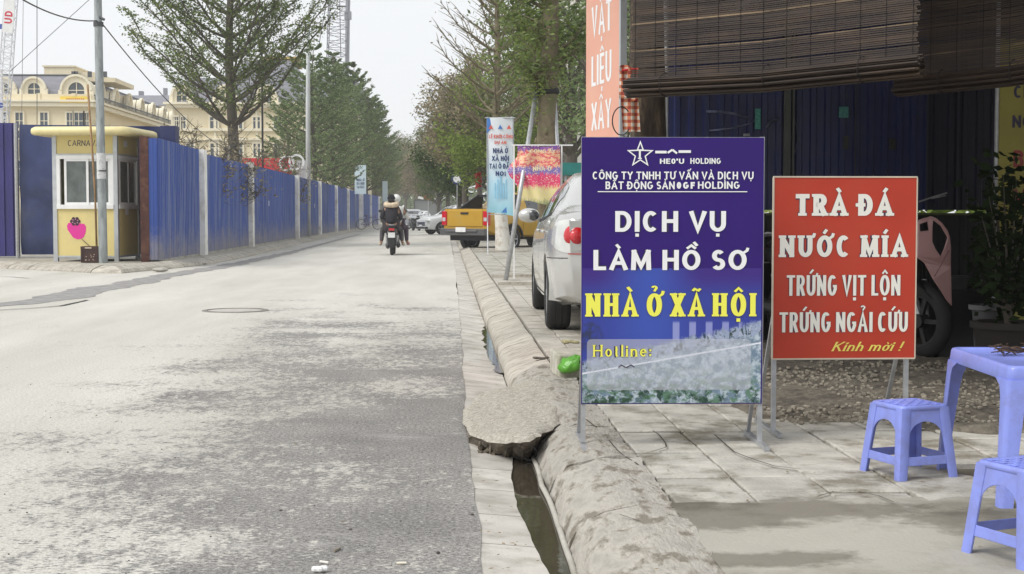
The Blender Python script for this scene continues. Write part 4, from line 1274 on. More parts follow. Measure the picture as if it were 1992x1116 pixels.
cr1 = thing('crane', 'white lattice crane boom carrying a white banner with red letters, far left', 'crane', (D(2, 415, YC).x, YC, 0))
o_ = cr1.location
def rel(px, py, Y, o): v = D(px, py, Y); return Vector((v.x - o.x, v.y - o.y, v.z - o.z))
lattice(rel(4, 240, YC, o_), rel(26, -60, YC, o_), .62, 26, .035).build('boom', M_crane, cr1, fixn=False)
mb = MB(); mb.box2((rel(-6, 240, YC, o_).x, -.15, 0), (rel(6, 240, YC, o_).x, .15, rel(0, 135, YC, o_).z)); mb.build('mast', M_white, cr1)
mb = MB()
for py in (52, 205): mb.box((rel(0, py, YC, o_).x, -.17, rel(0, py, YC, o_).z), (.45, .1, .3))
mb.build('band', M_blue, cr1)
ax = (rel(26, -60, YC, o_) - rel(4, 240, YC, o_)).normalized()
bn = MB(); c0 = rel(22, 20, YC, o_); L_ = 2.2
sxv = ax.cross(Vector((0, 1, 0))).normalized()
fr = Matrix((( -sxv.x, 0, ax.x, c0.x), (0, 1, 0, -.45), (-sxv.z, 0, ax.z, c0.z), (0, 0, 0, 1)))
if fr[0][0] < 0:
    for k in range(3): fr[k][0] *= -1
bn.box((0, 0, .8), (.62, .02, 4.4)); bn.v = [tuple(fr @ Vector(v)) for v in bn.v]; ban = bn.build('banner', M_white, cr1)
bn = MB(); text_mesh(bn, 'UD', .46, -.95, -.23, None, wv=.2, wh=.2, y=-.02, gap=.22)
Rr_ = Matrix.Rotation(R(-90), 4, 'Y')
bn.v = [tuple(fr @ (Matrix.Translation((0, 0, .1)) @ Rr_ @ Vector(v))) for v in bn.v]; bn.build('lettering', mat('crimson_print', (.6, .02, .06), .5), cr1, fixn=False)
mb = MB()
mb.tube([rel(72, -60, YC, o_), rel(72, 245, YC, o_)], .022, 4); mb.tube([rel(46, -60, YC, o_), rel(42, 245, YC, o_)], .014, 4)
mb.tube([rel(18, 140, YC, o_), rel(200, -25, YC, o_)], .02, 4); mb.build('hoist_rope', M_iron, cr1)

YC = 170
cr2 = thing('crane', 'dark lattice crawler crane boom rising above the green trees', 'crane', (D(660, 415, YC).x, YC, 0))
o_ = cr2.location
lattice(rel(648, 415, YC, o_), rel(661, -40, YC, o_), 2.3, 34, .06).build('boom', M_crane_d, cr2, fixn=False)
mb = MB(); mb.tube([rel(672, 415, YC, o_), rel(677, -30, YC, o_)], .26, 8); mb.box(rel(677, 30, YC, o_), (.8, .6, .9)); mb.build('mast', mat('mast_grey', (.28, .29, .32), .5), cr2)
mb = MB(); mb.tube([rel(620, 90, YC, o_), rel(641, -30, YC, o_)], .05, 4); mb.tube([rel(663, 110, YC, o_), rel(660, -40, YC, o_)], .05, 4); mb.tube([rel(655, 12, YC, o_), rel(678, 12, YC, o_)], .1, 4)
mb.build('hoist_rope', M_crane_d, cr2)

# cream building glimpsed between the right-hand trees
q = D(1103, 300, 62)
t = thing('white_building', 'pale tall house glimpsed through leaves left of the orange banner', 'building', (q.x, 62, 0))
mb = MB(); mb.box2((0, 0, 0), (14, 10, 12)); mb.build('wall', mat('pale_render', (.74, .72, .66), .8, 0, .06, .5), t)
for z in (2, 4.6, 7.2): 
    for x in (1.2, 3.4): far_window(t, (x, 0, z), .9, 1.4)
t = thing('street_awning', 'teal shop awning seen over the roof of the silver car', 'awning', (D(1094, 330, 40).x, 40, .12))
mb = MB(); a, b_ = D(1094, 316, 40), D(1140, 340, 40); mb.box2((0, 0, b_.z - .12), (1.6, 1.2, a.z - .12)); mb.build('canopy', mat('teal_canvas', (.02, .22, .20), .6, 0, .15, 3), t)
mb = MB(); mb.tube([(.1, .1, 0), (.1, .1, b_.z - .12)], .03, 6); mb.tube([(1.5, .1, 0), (1.5, .1, b_.z - .12)], .03, 6); mb.build('post', M_steel, t)
# ================================================================== TREES
M_bark = mat('grey_bark', (.11, .095, .075), .9, 0, .3, 9, bump=.8, bscale=25, stretch=(1, 1, .35))
M_bark_d = mat('dark_bark', (.055, .045, .035), .9, 0, .4, 12, bump=1.0, bscale=30, stretch=(1, 1, .35))
M_bark_m = mat('mossy_bark', (.19, .155, .10), .9, 0, .35, 10, bump=1, bscale=25, dirt=(.11, .13, .05), dirt_amt=.7, dirt_scale=5)
LF_g = leaf_mat('green_leaves', (.10, .15, .06), (.31, .39, .19), .45)
LF_y = leaf_mat('yellow_green_leaves', (.13, .18, .04), (.33, .42, .11), .42)
LF_b = leaf_mat('brownish_leaves', (.15, .135, .075), (.42, .36, .24), .4)
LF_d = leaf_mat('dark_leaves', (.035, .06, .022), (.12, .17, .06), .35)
LF_o = leaf_mat('olive_leaves', (.075, .11, .035), (.25, .31, .12), .42)

def leaves_mesh(pos, size, seed, flat=.5, asp=.5):
    """pos: (n,3) centres; one kite shaped leaf each"""
    rng = np.random.default_rng(seed)
    n = len(pos)
    a = rng.normal(size=(n, 3)); a[:, 2] *= flat; a /= np.linalg.norm(a, axis=1)[:, None]
    b = rng.normal(size=(n, 3)); b -= (b * a).sum(1)[:, None] * a; b /= np.linalg.norm(b, axis=1)[:, None]
    s = (size * rng.uniform(.6, 1.35, n))[:, None]
    v = np.empty((n, 4, 3))
    v[:, 0] = pos - a * s; v[:, 1] = pos + b * s * asp - a * s * .1; v[:, 2] = pos + a * s; v[:, 3] = pos - b * s * asp - a * s * .1
    return v.reshape(-1, 3)
def mesh_np(name, V, m, k=4):
    n = len(V) // k
    me = bpy.data.meshes.new(name)
    me.vertices.add(len(V)); me.vertices.foreach_set('co', V.astype(np.float32).ravel())
    me.loops.add(n * k); me.loops.foreach_set('vertex_index', np.arange(n * k, dtype=np.int32))
    me.polygons.add(n); me.polygons.foreach_set('loop_start', np.arange(0, n * k, k, dtype=np.int32))
    me.update(calc_edges=True)
    me.materials.append(m)
    return me

def tiered_tree(seed, H=10.5, z0=2.6, rad=3.2, tiers=15, nb=6, leafn=22, lsize=.055, elev=(28, 50), trunk_r=.17, twigs=9, droop=0, top_fac=.25, leaf_m=None, spread=.16, low_fac=.75, twig_leaf=True, bark=None, lean=(0, 0)):
    """straight stem, tiers of rising branches with flat sprays"""
    rnd_ = random.Random(seed); rng = np.random.default_rng(seed)
    tr = MB(); br = MB(); P_ = []
    def stem(z):
        return Vector((lean[0] * z / H + .06 * math.sin(z * .9 + seed), lean[1] * z / H + .06 * math.cos(z * .7 + seed), z))
    tr.tube([stem(H * k / 14) for k in range(15)], [trunk_r * (1 - .86 * (k / 14) ** 1.1) + (.05 if k == 0 else 0) for k in range(15)], 9)
    for t in range(tiers):
        f = t / (tiers - 1)
        z = z0 + (H - z0) * f ** .95 + rnd_.uniform(-.1, .1)
        L_ = rad * (1 - (1 - top_fac) * f ** 1.4) * (low_fac + (1 - low_fac) * min(1, f * 3))
        for k in range(nb if f < .9 else 4):
            az = 2 * math.pi * (k + .5 * (t % 2) + rnd_.uniform(-.25, .25)) / nb
            el = R(rnd_.uniform(*elev)) * (1 + .25 * f)
            l = L_ * rnd_.uniform(.7, 1.12)
            d = Vector((math.cos(az) * math.cos(el), math.sin(az) * math.cos(el), math.sin(el)))
            p0 = stem(z); pts = [p0]; nseg = 6
            for s in range(1, nseg + 1):
                u = s / nseg
                q = p0 + d * l * u + Vector((0, 0, (-.35 + droop) * l * u * (1 - u) + (.10 - droop) * l * u * u * 0))
                q += Vector((rnd_.uniform(-1, 1), rnd_.uniform(-1, 1), rnd_.uniform(-1, 1))) * .03 * l * u
                pts.append(q)
            r0 = max(.014, trunk_r * .30 * (1 - .6 * f))
            br.tube(pts, [r0 * (1 - .8 * i / nseg) for i in range(nseg + 1)], 5, caps=False)
            side = Vector((-math.sin(az), math.cos(az), 0))
            for w in range(twigs):
                u = .22 + .78 * (w + rnd_.random() * .6) / twigs
                i = min(nseg - 1, int(u * nseg)); fr_ = u * nseg - i
                b0 = pts[i].lerp(pts[i + 1], min(1, fr_))
                sd = 1 if w % 2 else -1
                tl = l * .42 * (1 - .55 * u) * rnd_.uniform(.7, 1.2)
                td = (d * .75 + side * sd * .8 + Vector((0, 0, rnd_.uniform(-.05, .3)))).normalized()
                b1 = b0 + td * tl
                br.tube([b0, b0.lerp(b1, .5) + Vector((0, 0, .03 * tl)), b1], [r0 * .35, r0 * .22, .004], 3, caps=False)
                if leafn:
                    uu = rng.uniform(.12, 1.08, leafn)[:, None]
                    base = np.array(b0)[None] * (1 - uu) + np.array(b1)[None] * uu
                    P_.append(base + rng.normal(size=(leafn, 3)) * np.array([spread, spread, spread * .35]) * (.35 + .65 * l / rad))
            if leafn:
                nn = leafn
                uu = rng.uniform(.5, 1.08, nn)[:, None]
                base = np.array(pts[3])[None] * (1 - uu) + np.array(pts[-1])[None] * uu
                P_.append(base + rng.normal(size=(nn, 3)) * np.array([spread, spread, spread * .4]) * .8)
    res = [('trunk', tr, bark or M_bark), ('branches', br, bark or M_bark)]
    pos = np.concatenate(P_) if P_ else None
    return res, pos, lsize, leaf_m or LF_g

def bushy_tree(seed, H=8.5, z0=2.4, rad=2.4, nb=26, leafn=230, lsize=.075, trunk_r=.15, leaf_m=None, clump=.55, squash=1.0, bare=.0, bark=None):
    rnd_ = random.Random(seed); rng = np.random.default_rng(seed)
    tr = MB(); br = MB(); P_ = []
    fork = z0 + .3
    tr.tube([(0, 0, 0), (.03, .02, z0 * .5), (.0, .05, z0), (.05, 0, fork + .6), (.02, .02, H * .7)], [trunk_r * 1.2, trunk_r, trunk_r * .9, trunk_r * .7, trunk_r * .25], 9)
    cz = (H + z0) / 2 + .2; hz = (H - z0) / 2
    for k in range(nb):
        az = rnd_.uniform(0, 2 * math.pi); ph = math.acos(rnd_.uniform(-.75, 1))
        rr = rnd_.uniform(.72, 1.08)
        tip = Vector((rad * rr * math.sin(ph) * math.cos(az), rad * rr * math.sin(ph) * math.sin(az), cz + hz * rr * math.cos(ph) * squash))
        s = Vector((.03, .02, rnd_.uniform(z0 * .9, max(z0, tip.z * .6))))
        mid = s.lerp(tip, .5) + Vector((rnd_.uniform(-.3, .3), rnd_.uniform(-.3, .3), rnd_.uniform(-.1, .35)))
        br.tube([s, s.lerp(mid, .5) + Vector((0, 0, .08)), mid, mid.lerp(tip, .5) + Vector((0, 0, .05)), tip], [trunk_r * .4, trunk_r * .3, trunk_r * .2, trunk_r * .12, .008], 5, caps=False)
        cs = [mid.lerp(tip, u) for u in (.15, .45, .75, 1.0)]
        for c in cs:
            e = c + Vector((rnd_.uniform(-1, 1), rnd_.uniform(-1, 1), rnd_.uniform(-.5, .9))) * clump
            br.tube([c, e], [.014, .004], 3, caps=False)
            n_ = int(leafn * rnd_.uniform(.4, 1.5))
            uu = rng.uniform(0, 1.1, n_)[:, None]
            P_.append(np.array(c)[None] * (1 - uu) + np.array(e)[None] * uu + rng.normal(size=(n_, 3)) * clump * .48 * np.array([1, 1, .8]))
            if bare:
                for _ in range(3):
                    e2 = c + Vector((rnd_.uniform(-1, 1), rnd_.uniform(-1, 1), rnd_.uniform(-.2, 1.2))) * clump * 1.5
                    br.tube([c, e2], [.012, .003], 3, caps=False)
    return [('trunk', tr, bark or M_bark), ('branches', br, bark or M_bark)], np.concatenate(P_), lsize, leaf_m or LF_b
NLEAF = [0]
def make_tree(name, data, loc, label, group, cat='tree', rz=0, scale=1, seed=1, keep=1.0):
    parts, pos, ls, lm = data
    t = thing(name, label, cat, loc, rz, group); t.scale = (scale,) * 3
    for nm, mb, m in parts:
        mb.build(nm, m, t, smooth=True, fixn=False)
    if pos is not None:
        V = leaves_mesh(pos, ls, seed)
        NLEAF[0] += len(pos)
        link(bpy.data.objects.new('foliage', mesh_np('foliage', V, lm)), t)
    return t
def clone(t, loc, rz, scale, label, lm=None):
    c = copy_tree(t); c.location = loc; c.rotation_euler = (0, 0, rz); c.scale = (scale,) * 3 if not hasattr(scale, '__len__') else scale
    c['label'] = label
    if lm is not None:
        for ch in c.children:
            if ch.name.startswith('foliage'):
                for s in ch.material_slots: s.link = 'OBJECT'
                ch.material_slots[0].material = lm
    return c

# the tall open tree behind the fence
q = D(451, 300, 50)
big = make_tree('almond_tree', tiered_tree(5, H=13.5, z0=4.1, rad=5.0, tiers=14, nb=6, leafn=58, lsize=.052, elev=(34, 54), trunk_r=.235, twigs=11, top_fac=.35, spread=.12, low_fac=.9, leaf_m=LF_o), (q.x, 50, 0), 'tall open tree with straight grey trunk and rising sparse branches behind the blue fence', None)
# bracing poles of that tree
tr_ = thing('tree_brace', 'pale timber props tied round the tall open tree behind the fence', 'tree brace', (q.x, 50, 0))
for k in range(3):
    a = k * 2.1 + .3; mb = MB(); mb.tube([(1.0 * math.cos(a), 1.0 * math.sin(a), .1), (.2 * math.cos(a), .2 * math.sin(a), 3.45)], .04, 6); mb.build('prop', M_steel, tr_)
mb = MB(); mb.lathe([(.24, 3.3), (.27, 3.35), (.24, 3.45)], 12); mb.build('strap', M_black, tr_)

# dense row on the left, behind the fence
g = 'tiered trees in the row behind the blue fence'
dA = tiered_tree(11, H=9.4, z0=2.6, rad=3.3, tiers=15, nb=6, leafn=17, lsize=.062, elev=(20, 34), trunk_r=.15, twigs=10, top_fac=.16, spread=.06)
tA = make_tree('almond_tree', dA, (D(610, 400, 74).x, 74, 0), 'large tiered green tree, nearest of the dense row behind the blue fence', g)
dB = tiered_tree(12, H=10.2, z0=2.5, rad=3.3, tiers=15, nb=6, leafn=17, lsize=.064, elev=(22, 38), trunk_r=.15, twigs=9, top_fac=.14, leaf_m=LF_g, spread=.06)
tB = make_tree('almond_tree', dB, (D(648, 400, 84).x, 84, 0), 'tiered green tree with the highest top of the dense row', g)
lst = [(668, 96, 10.6, 'third of the dense tiered trees, its tips against the sky right of the crane mast'),
       (692, 108, 10.9, 'tiered tree above the small white banner on the fence'),
       (714, 124, 11.2, 'tiered tree whose crown slopes down towards the far end of the road'),
       (730, 142, 11.0, 'paler tiered tree second from the far end of the fence row'),
       (744, 165, 11.0, 'palest tiered tree at the far end of the fence row')]
for i, (px, Y, h, lb) in enumerate(lst):
    clone((tA, tB)[i % 2], (D(px, 400, Y).x, Y, 0), i * 1.3 + .5, h / 9.3, lb, (LF_g, LF_o, LF_g, LF_o, LF_o)[i])
clone(tB, (D(560, 400, 88).x, 88, 0), 2.2, .80, 'lower tiered tree behind the street lamp, its left sprays against the cream building', LF_o)
clone(tA, (D(520, 400, 97).x, 97, 0), 1.2, .58, 'small tiered tree in front of the cream building, left of the dense row', LF_o)

# right-hand row along the kerb
g2 = 'street trees along the right kerb'
dC = bushy_tree(31, H=7.6, z0=2.1, rad=2.35, nb=30, leafn=95, lsize=.072, clump=.5, leaf_m=LF_b, bare=.3)
tC = make_tree('street_tree', dC, (D(905, 400, 62).x, 62, .1), 'brown-green rounded tree standing beyond the yellow pickup', g2)
dD = bushy_tree(32, H=7.0, z0=1.6, rad=2.3, nb=26, leafn=110, lsize=.075, clump=.5, leaf_m=LF_d)
tD = make_tree('street_tree', dD, (D(893, 400, 74).x, 74, .1), 'dark green low-crowned tree just behind the pickup cab', g2)
clone(tC, (D(880, 400, 90).x + .6, 90, .1), 1.9, 1.22, 'tall brownish tree with the highest rounded crown right of the road')
clone(tC, (D(872, 400, 110).x, 110, .1), 3.1, 1.12, 'brownish tree arching over the road end from the right', LF_o)
clone(tC, (D(905, 400, 100).x + 1, 100, .1), .4, 1.35, 'tall olive tree behind the brownish crowns', LF_o)
clone(tD, (D(930, 400, 58).x + .8, 58, .1), .9, 1.0, 'leafy olive tree behind the white and blue banner', LF_y)
clone(tC, (D(960, 400, 64).x + 2.5, 64, .1), 2.5, 1.15, 'bushy brown-green tree right of the bare tree', LF_b)
clone(tD, (D(985, 400, 70).x + 3, 70, .1), 4.4, 1.5, 'broad olive tree behind the pole-braced tree', LF_o)
# far end of the road
g3 = 'hazy trees closing the far end of the road'
for i, (px, Y, s, lb, m) in enumerate([(735, 200, 1.5, 'left hazy tree beyond the end of the blue fence', LF_o), (762, 235, 1.8, 'tall hazy tree over the motorbike rider', LF_b),
        (790, 215, 1.55, 'hazy greenish tree in the middle of the far road end', LF_o), (815, 190, 1.4, 'hazy tree above the distant grey container', LF_b),
        (838, 165, 1.35, 'hazy brown tree just right of the grey container', LF_b), (852, 140, 1.2, 'olive tree above the white sports utility car', LF_o),
        (775, 300, 2.2, 'faintest tall tree far behind the others', LF_b), (825, 280, 1.9, 'faint broad tree behind the container', LF_o)]):
    clone((tC, tD)[i % 2], (D(px, 400, Y).x, Y, .1), i * .9, s, lb, m)['group'] = g3

# bare-branched tree with whitewashed foot
q = P(972, 488, .12)
bare = make_tree('street_tree', tiered_tree(21, H=9.5, z0=3.3, rad=2.3, tiers=14, nb=5, leafn=1, lsize=.04, elev=(30, 50), trunk_r=.165, twigs=12, top_fac=.3, leaf_m=LF_b, spread=.1, bark=M_bark_m, low_fac=1, lean=(-.25, 0)), (q.x + .05, q.y, .12), 'nearly leafless street tree with whitewashed trunk foot beside the blue and white banner', g2)
stm = lambda z: (-.25 * z / 9.5 + .06 * math.sin(z * .9 + 21), .06 * math.cos(z * .7 + 21), z)
mb = MB(); mb.tube([stm(0), stm(.35), stm(.7), stm(1.05)], [.23, .205, .185, .176], 14, caps=False)
mb.build('whitewash', mat('whitewash', (.70, .68, .62), .9, 0, .1, 6, dirt=(.4, .33, .25), dirt_amt=.7, dirt_scale=6), bare, smooth=True)
# a few tufts of fresh leaves on it
# near tree with props
q = P(1055, 545, .12)
near = thing('street_tree', 'thick trunked street tree held by steel props behind the colourful banner', 'tree', (D(1063, 400, 23.2).x, 23.2, .12), 0, g2)
random.seed(8)
mb = MB(); pts = []; rr = []
for k in range(24):
    z = k * .27; pts.append((.02 * math.sin(z * 2) + .01 * z, .02 * math.cos(z), z)); rr.append(.185 - .011 * z + .016 * noise.noise(Vector((z * 3, 1, 2))))
mb.tube(pts, rr, 14)
for k in range(40):
    z = random.uniform(.6, 3.6); a = random.uniform(0, 6.3); mb.ell((.16 * math.cos(a), .16 * math.sin(a), z), (.04, .04, .07), 6, 4)
mb.build('trunk', M_bark_m, near, smooth=True)
br = MB(); rnd_ = random.Random(77); rng = np.random.default_rng(77); PP = []; PY = []
for k in range(34):
    z = rnd_.uniform(2.7, 5.8); az = rnd_.uniform(0, 6.28); el = R(rnd_.uniform(15, 60)); l = rnd_.uniform(.7, 1.75)
    if math.cos(az) < -.2: l *= .55
    p = Vector((.0, 0, z)); pts = [p]
    for s in range(6):
        p = p + Vector((math.cos(az) * math.cos(el), math.sin(az) * math.cos(el), math.sin(el))) * l / 6 + Vector((rnd_.uniform(-1, 1), rnd_.uniform(-1, 1), rnd_.uniform(-1, 1))) * .05
        az += rnd_.uniform(-.25, .25); el += rnd_.uniform(-.15, .2); pts.append(p)
    br.tube(pts, [.04, .033, .027, .022, .016, .01, .005], 5, caps=False)
    for s in (3, 4, 5, 6):
        for w in range(3):
            e = pts[s] + Vector((rnd_.uniform(-1, 1), rnd_.uniform(-1, 1), rnd_.uniform(-.4, .7))) * .45
            br.tube([pts[s], e], [.009, .003], 3, caps=False)
            n_ = 17; uu = rng.uniform(.1, 1.1, n_)[:, None]
            PP.append(np.array(pts[s])[None] * (1 - uu) + np.array(e)[None] * uu + rng.normal(size=(n_, 3)) * .10)
br.build('branches', M_bark_m, near, smooth=True, fixn=False)
link(bpy.data.objects.new('foliage', mesh_np('foliage', leaves_mesh(np.concatenate(PP), .045, 3), LF_o)), near)
# climbing vine hugging the trunk and hanging left
vn = []
for k in range(55):
    z = rnd_.uniform(2.75, 5.6); a = rnd_.uniform(1.8, 4.4) if rnd_.random() < .7 else rnd_.uniform(0, 6.28); r = rnd_.uniform(.12, .42)
    c = np.array([r * math.cos(a), r * math.sin(a) * .7, z]); vn.append(c[None] + rng.normal(size=(42, 3)) * np.array([.09, .09, .2]))
link(bpy.data.objects.new('climbing_vine', mesh_np('climbing_vine', leaves_mesh(np.concatenate(vn), .032, 4), LF_y)), near)
# props
pr = thing('tree_brace', 'steel pipe props with a rubber collar round the thick trunked street tree', 'tree brace', (near.location.x, 23.2, .12))
o_ = pr.location
zc = D(1050, 176, 23.1).z - .12
for (fx, fy, tx, ty) in ((984, 545, 1044, -.05), (1098, 540, 1078, -.05)):
    f = P(fx, fy, .12) - o_; tt = D(tx, 176, 23.1) - o_
    mb = MB(); mb.tube([(f.x, f.y, 0), (tt.x, ty, zc)], .038, 10); mb.build('prop', M_steel, pr, smooth=True)
mb = MB(); mb.tube([(.35, 1.0, 0), (.05, .16, zc)], .035, 8); mb.build('prop', M_steel, pr, smooth=True)
mb = MB(); mb.lathe([(.155, zc - .07), (.20, zc - .04), (.215, zc), (.19, zc + .05), (.15, zc + .06)], 16); mb.build('collar', M_rubber, pr, smooth=True)
# right of it: leafy tree behind, filling up to the orange banner
tE = make_tree('street_tree', bushy_tree(35, H=7.5, z0=2.2, rad=2.2, nb=26, leafn=85, lsize=.06, clump=.5, leaf_m=LF_g, bare=.3), (D(1120, 400, 34).x + .9, 34, .1), 'leafy green tree filling the gap between the braced trunk and the orange banner', g2)
clone(tE, (D(1085, 400, 46).x + .5, 46, .1), 2.0, 1.35, 'taller green tree behind the braced trunk', LF_g)
# shrubs behind the fence on the left and greenery behind the shop wall
g4 = 'low shrubs behind the blue fence'
tS = make_tree('shrub', bushy_tree(36, H=3.0, z0=.6, rad=1.0, nb=14, leafn=16, lsize=.05, clump=.35, trunk_r=.03, leaf_m=LF_b, bare=1), (D(382, 300, 40).x, 40, .1), 'dry twiggy shrub just above the fence left of the tall open tree', g4, 'shrub')
clone(tS, (D(440, 300, 45).x + .5, 44, .1), 1, 1.05, 'dry twiggy shrub beside the props of the tall open tree')
clone(tS, (D(560, 300, 62).x, 60, .1), 2, 1.15, 'dry twiggy shrub in front of the red shop fascia')
# trees behind the shop wall
hp = np.random.default_rng(16)
for nm_, lo_, hi_, n_, s_, m_ in (('distant_foliage', (-45, 330, -1), (45, 345, 11), 9000, .75, LF_o), ('shrubbery', (3.2, 44, .1), (7.5, 150, 2.6), 16000, .17, LF_d)):
    p_ = hp.uniform(lo_, hi_, (n_, 3)); p_[:, 2] = lo_[2] + (p_[:, 2] - lo_[2]) * (.7 + .3 * np.sin(p_[:, 1] * .6 + p_[:, 0] * .35))
    tag(link(bpy.data.objects.new(nm_, mesh_np(nm_, leaves_mesh(p_, s_, 4), m_))), kind='stuff')
hedge_pos = np.random.default_rng(6).uniform((3.0, 14.5, .2), (12, 17, 2.3), (9000, 3))
tag(link(bpy.data.objects.new('hedge', mesh_np('hedge', leaves_mesh(hedge_pos, .09, 9), LF_y))), 'green hedge glimpsed through the slit in the blue sheet wall', 'hedge')
print('LEAVES', NLEAF)
# ================================================================== SIGNS IN FRONT
def poster_material():
    """printed picture at the foot of the purple board: towers, trees and pale clouds (local x across, z up)"""
    m = bpy.data.materials.new('printed_picture'); m.use_nodes = True
    N, L = m.node_tree.nodes, m.node_tree.links
    b = N['Principled BSDF']; b.inputs['Roughness'].default_value = .42
    tc = N.new('ShaderNodeTexCoord'); sp = N.new('ShaderNodeSeparateXYZ'); L.new(tc.outputs['Object'], sp.inputs[0])
    def M(op, a, c=None, cl=False):
        n = N.new('ShaderNodeMath'); n.operation = op; n.use_clamp = cl
        for i, v in enumerate((a, c)):
            if v is None: continue
            if isinstance(v, (int, float)): n.inputs[i].default_value = v
            else: L.new(v, n.inputs[i])
        return n.outputs[0]
    def rng_(v, a, z): 
        r = N.new('ShaderNodeMapRange'); r.inputs[1].default_value = a; r.inputs[2].default_value = z; r.interpolation_type = 'SMOOTHSTEP'; L.new(v, r.inputs[0]); return r.outputs[0]
    def mix(f, c1, c2):
        n = N.new('ShaderNodeMix'); n.data_type = 'RGBA'
        if isinstance(f, (int, float)): n.inputs[0].default_value = f
        else: L.new(f, n.inputs[0])
        for i, c in ((6, c1), (7, c2)):
            if isinstance(c, tuple): n.inputs[i].default_value = (*c, 1)
            else: L.new(c, n.inputs[i])
        return n.outputs[2]
    def nz(s, d=4, mp=None):
        n = N.new('ShaderNodeTexNoise'); n.inputs['Scale'].default_value = s; n.inputs['Detail'].default_value = d; n.inputs['Roughness'].default_value = .7
        v = tc.outputs['Object']
        if mp: q = N.new('ShaderNodeMapping'); q.inputs['Scale'].default_value = mp; L.new(v, q.inputs[0]); v = q.outputs[0]
        L.new(v, n.inputs['Vector']); return n.outputs[0]
    x, z = sp.outputs[0], sp.outputs[2]
    c = mix(rng_(z, .46, .58), (.028, .045, .30), (.038, .012, .20))                  # blue fading up into the purple ground
    c = mix(M('MULTIPLY', rng_(x, .05, .3), M('SUBTRACT', 1, rng_(x, .3, .55))), c, (.035, .075, .40)) 
    # row of towers, pale stripes
    w = M('SINE', M('MULTIPLY', M('SUBTRACT', x, .40), 86.0))
    bars = M('MULTIPLY', rng_(w, .15, .45), M('MULTIPLY', rng_(x, .38, .40), M('SUBTRACT', 1, rng_(x, .70, .72))))
    slope = M('ADD', z, M('MULTIPLY', x, -.16))
    bars = M('MULTIPLY', bars, rng_(slope, .10, .12)); bars = M('MULTIPLY', bars, M('SUBTRACT', 1, rng_(z, .355, .37)))
    c = mix(M('MULTIPLY', bars, .8), c, (.30, .33, .62))
    # wooded diagonal ridge
    rid = M('ADD', M('ADD', z, M('MULTIPLY', x, -.22)), M('MULTIPLY', nz(30, 3), -.06))
    c = mix(M('SUBTRACT', 1, rng_(rid, .14, .17)), c, mix(rng_(nz(75, 5), .42, .58), (.02, .05, .05), (.42, .47, .60)))
    # pale road sweeping below the ridge, then hazy meadow
    c = mix(M('MULTIPLY', M('SUBTRACT', 1, rng_(rid, .14, .17)), rng_(nz(34, 4, (2.5, 1, .6)), .46, .54)), c, (.30, .36, .50))
    c = mix(M('SUBTRACT', 1, rng_(rid, .095, .11)), c, mix(rng_(nz(26, 6), .42, .58), (.15, .22, .30), (.46, .53, .60)))
    c = mix(M('MULTIPLY', rng_(nz(22, 5, (1, 1, 1.6)), .46, .58), M('SUBTRACT', 1, rng_(z, .03, .24))), c, (.10, .20, .13))
    c = mix(M('MULTIPLY', rng_(nz(16, 6, (1, 1, 2)), .47, .60), M('SUBTRACT', 1, rng_(M('ADD', z, M('MULTIPLY', x, .10)), .05, .12))), c, (.02, .06, .03))
    ln_ = M('ABSOLUTE', M('SUBTRACT', M('SUBTRACT', z, M('MULTIPLY', x, .17)), .135))
    c = mix(M('SUBTRACT', 1, rng_(ln_, .002, .005)), c, (.74, .76, .82))
    c = mix(M('MULTIPLY', rng_(nz(24, 6), .5, .60), M('SUBTRACT', 1, rng_(z, .06, .11))), c, (.015, .05, .03))
    # tree mass at the left
    tm = M('ADD', M('MULTIPLY', M('SUBTRACT', x, .03), M('SUBTRACT', x, .03)), M('MULTIPLY', M('SUBTRACT', z, .30), M('SUBTRACT', z, .30)))
    c = mix(M('MULTIPLY', M('SUBTRACT', 1, rng_(tm, .002, .006)), rng_(nz(40, 4), .35, .6)), c, (.02, .03, .09))
    L.new(c, b.inputs['Base Color'])
    return m
M_purple = mat('purple_print', (.030, .009, .150), .42, spec=.25, metal=0.0, var=.12, scale=1.5, world_pos=False) #, 0, .12, 1.5, world_pos=False)
M_redb = mat('red_board_print', (.46, .045, .022), .45, 0, .12, 3, spec=.3, dirt=(.36, .06, .03), dirt_amt=.4, dirt_scale=3, world_pos=False)

# ---- purple board
a0, a1 = P(1136, 868, .12), P(1494, 880, .12)
ang = math.atan2(a1.y - a0.y, a1.x - a0.x)
SW = .805
sx0 = D(1131, 500, 6.30).x
sg = thing('signboard', 'tall purple and blue advertising board on thin steel legs, its left foot on the kerb', 'sign', (sx0, 6.30, .12), R(-1.0))
gz = lambda py: D(1300, py, 6.3).z - .12
ztop, zbot, zf = gz(266), gz(783), 0.0
mb = MB(); e = .020
mb.box2((0, 0, .02), (e, e, ztop)); mb.build('leg', M_steel, sg)
mb = MB(); mb.box2((SW - e, 0, -.0), (SW, e, ztop)); mb.build('leg', M_steel, sg)
mb = MB(); mb.box2((e, .002, ztop - e), (SW - e, e, ztop - .001)); mb.build('cross_bar', M_steel, sg)
mb = MB(); mb.box2((e, .002, zbot), (SW - e, e, zbot + e)); mb.build('cross_bar', M_steel, sg)
for x in (0, SW - e):
    mb = MB(); mb.bar((x + e / 2, -.16, .012 if x else .0), (x + e / 2, .32, .012), .024, .022); mb.build('foot', M_steel, sg)
    mb = MB(); mb.bar((x + e / 2, .27, .025), (x + e / 2, .035, .42), .016, .016); mb.build('brace', M_steel, sg)
pz = zbot - .004
mb = MB(); mb.box2((.0, -.006, 0), (SW - .004, -.0005, ztop - pz - .003)); pan_o = mb.build('panel', M_purple, sg, loc=(0, 0, pz)); 
pic_z = gz(610) - pz
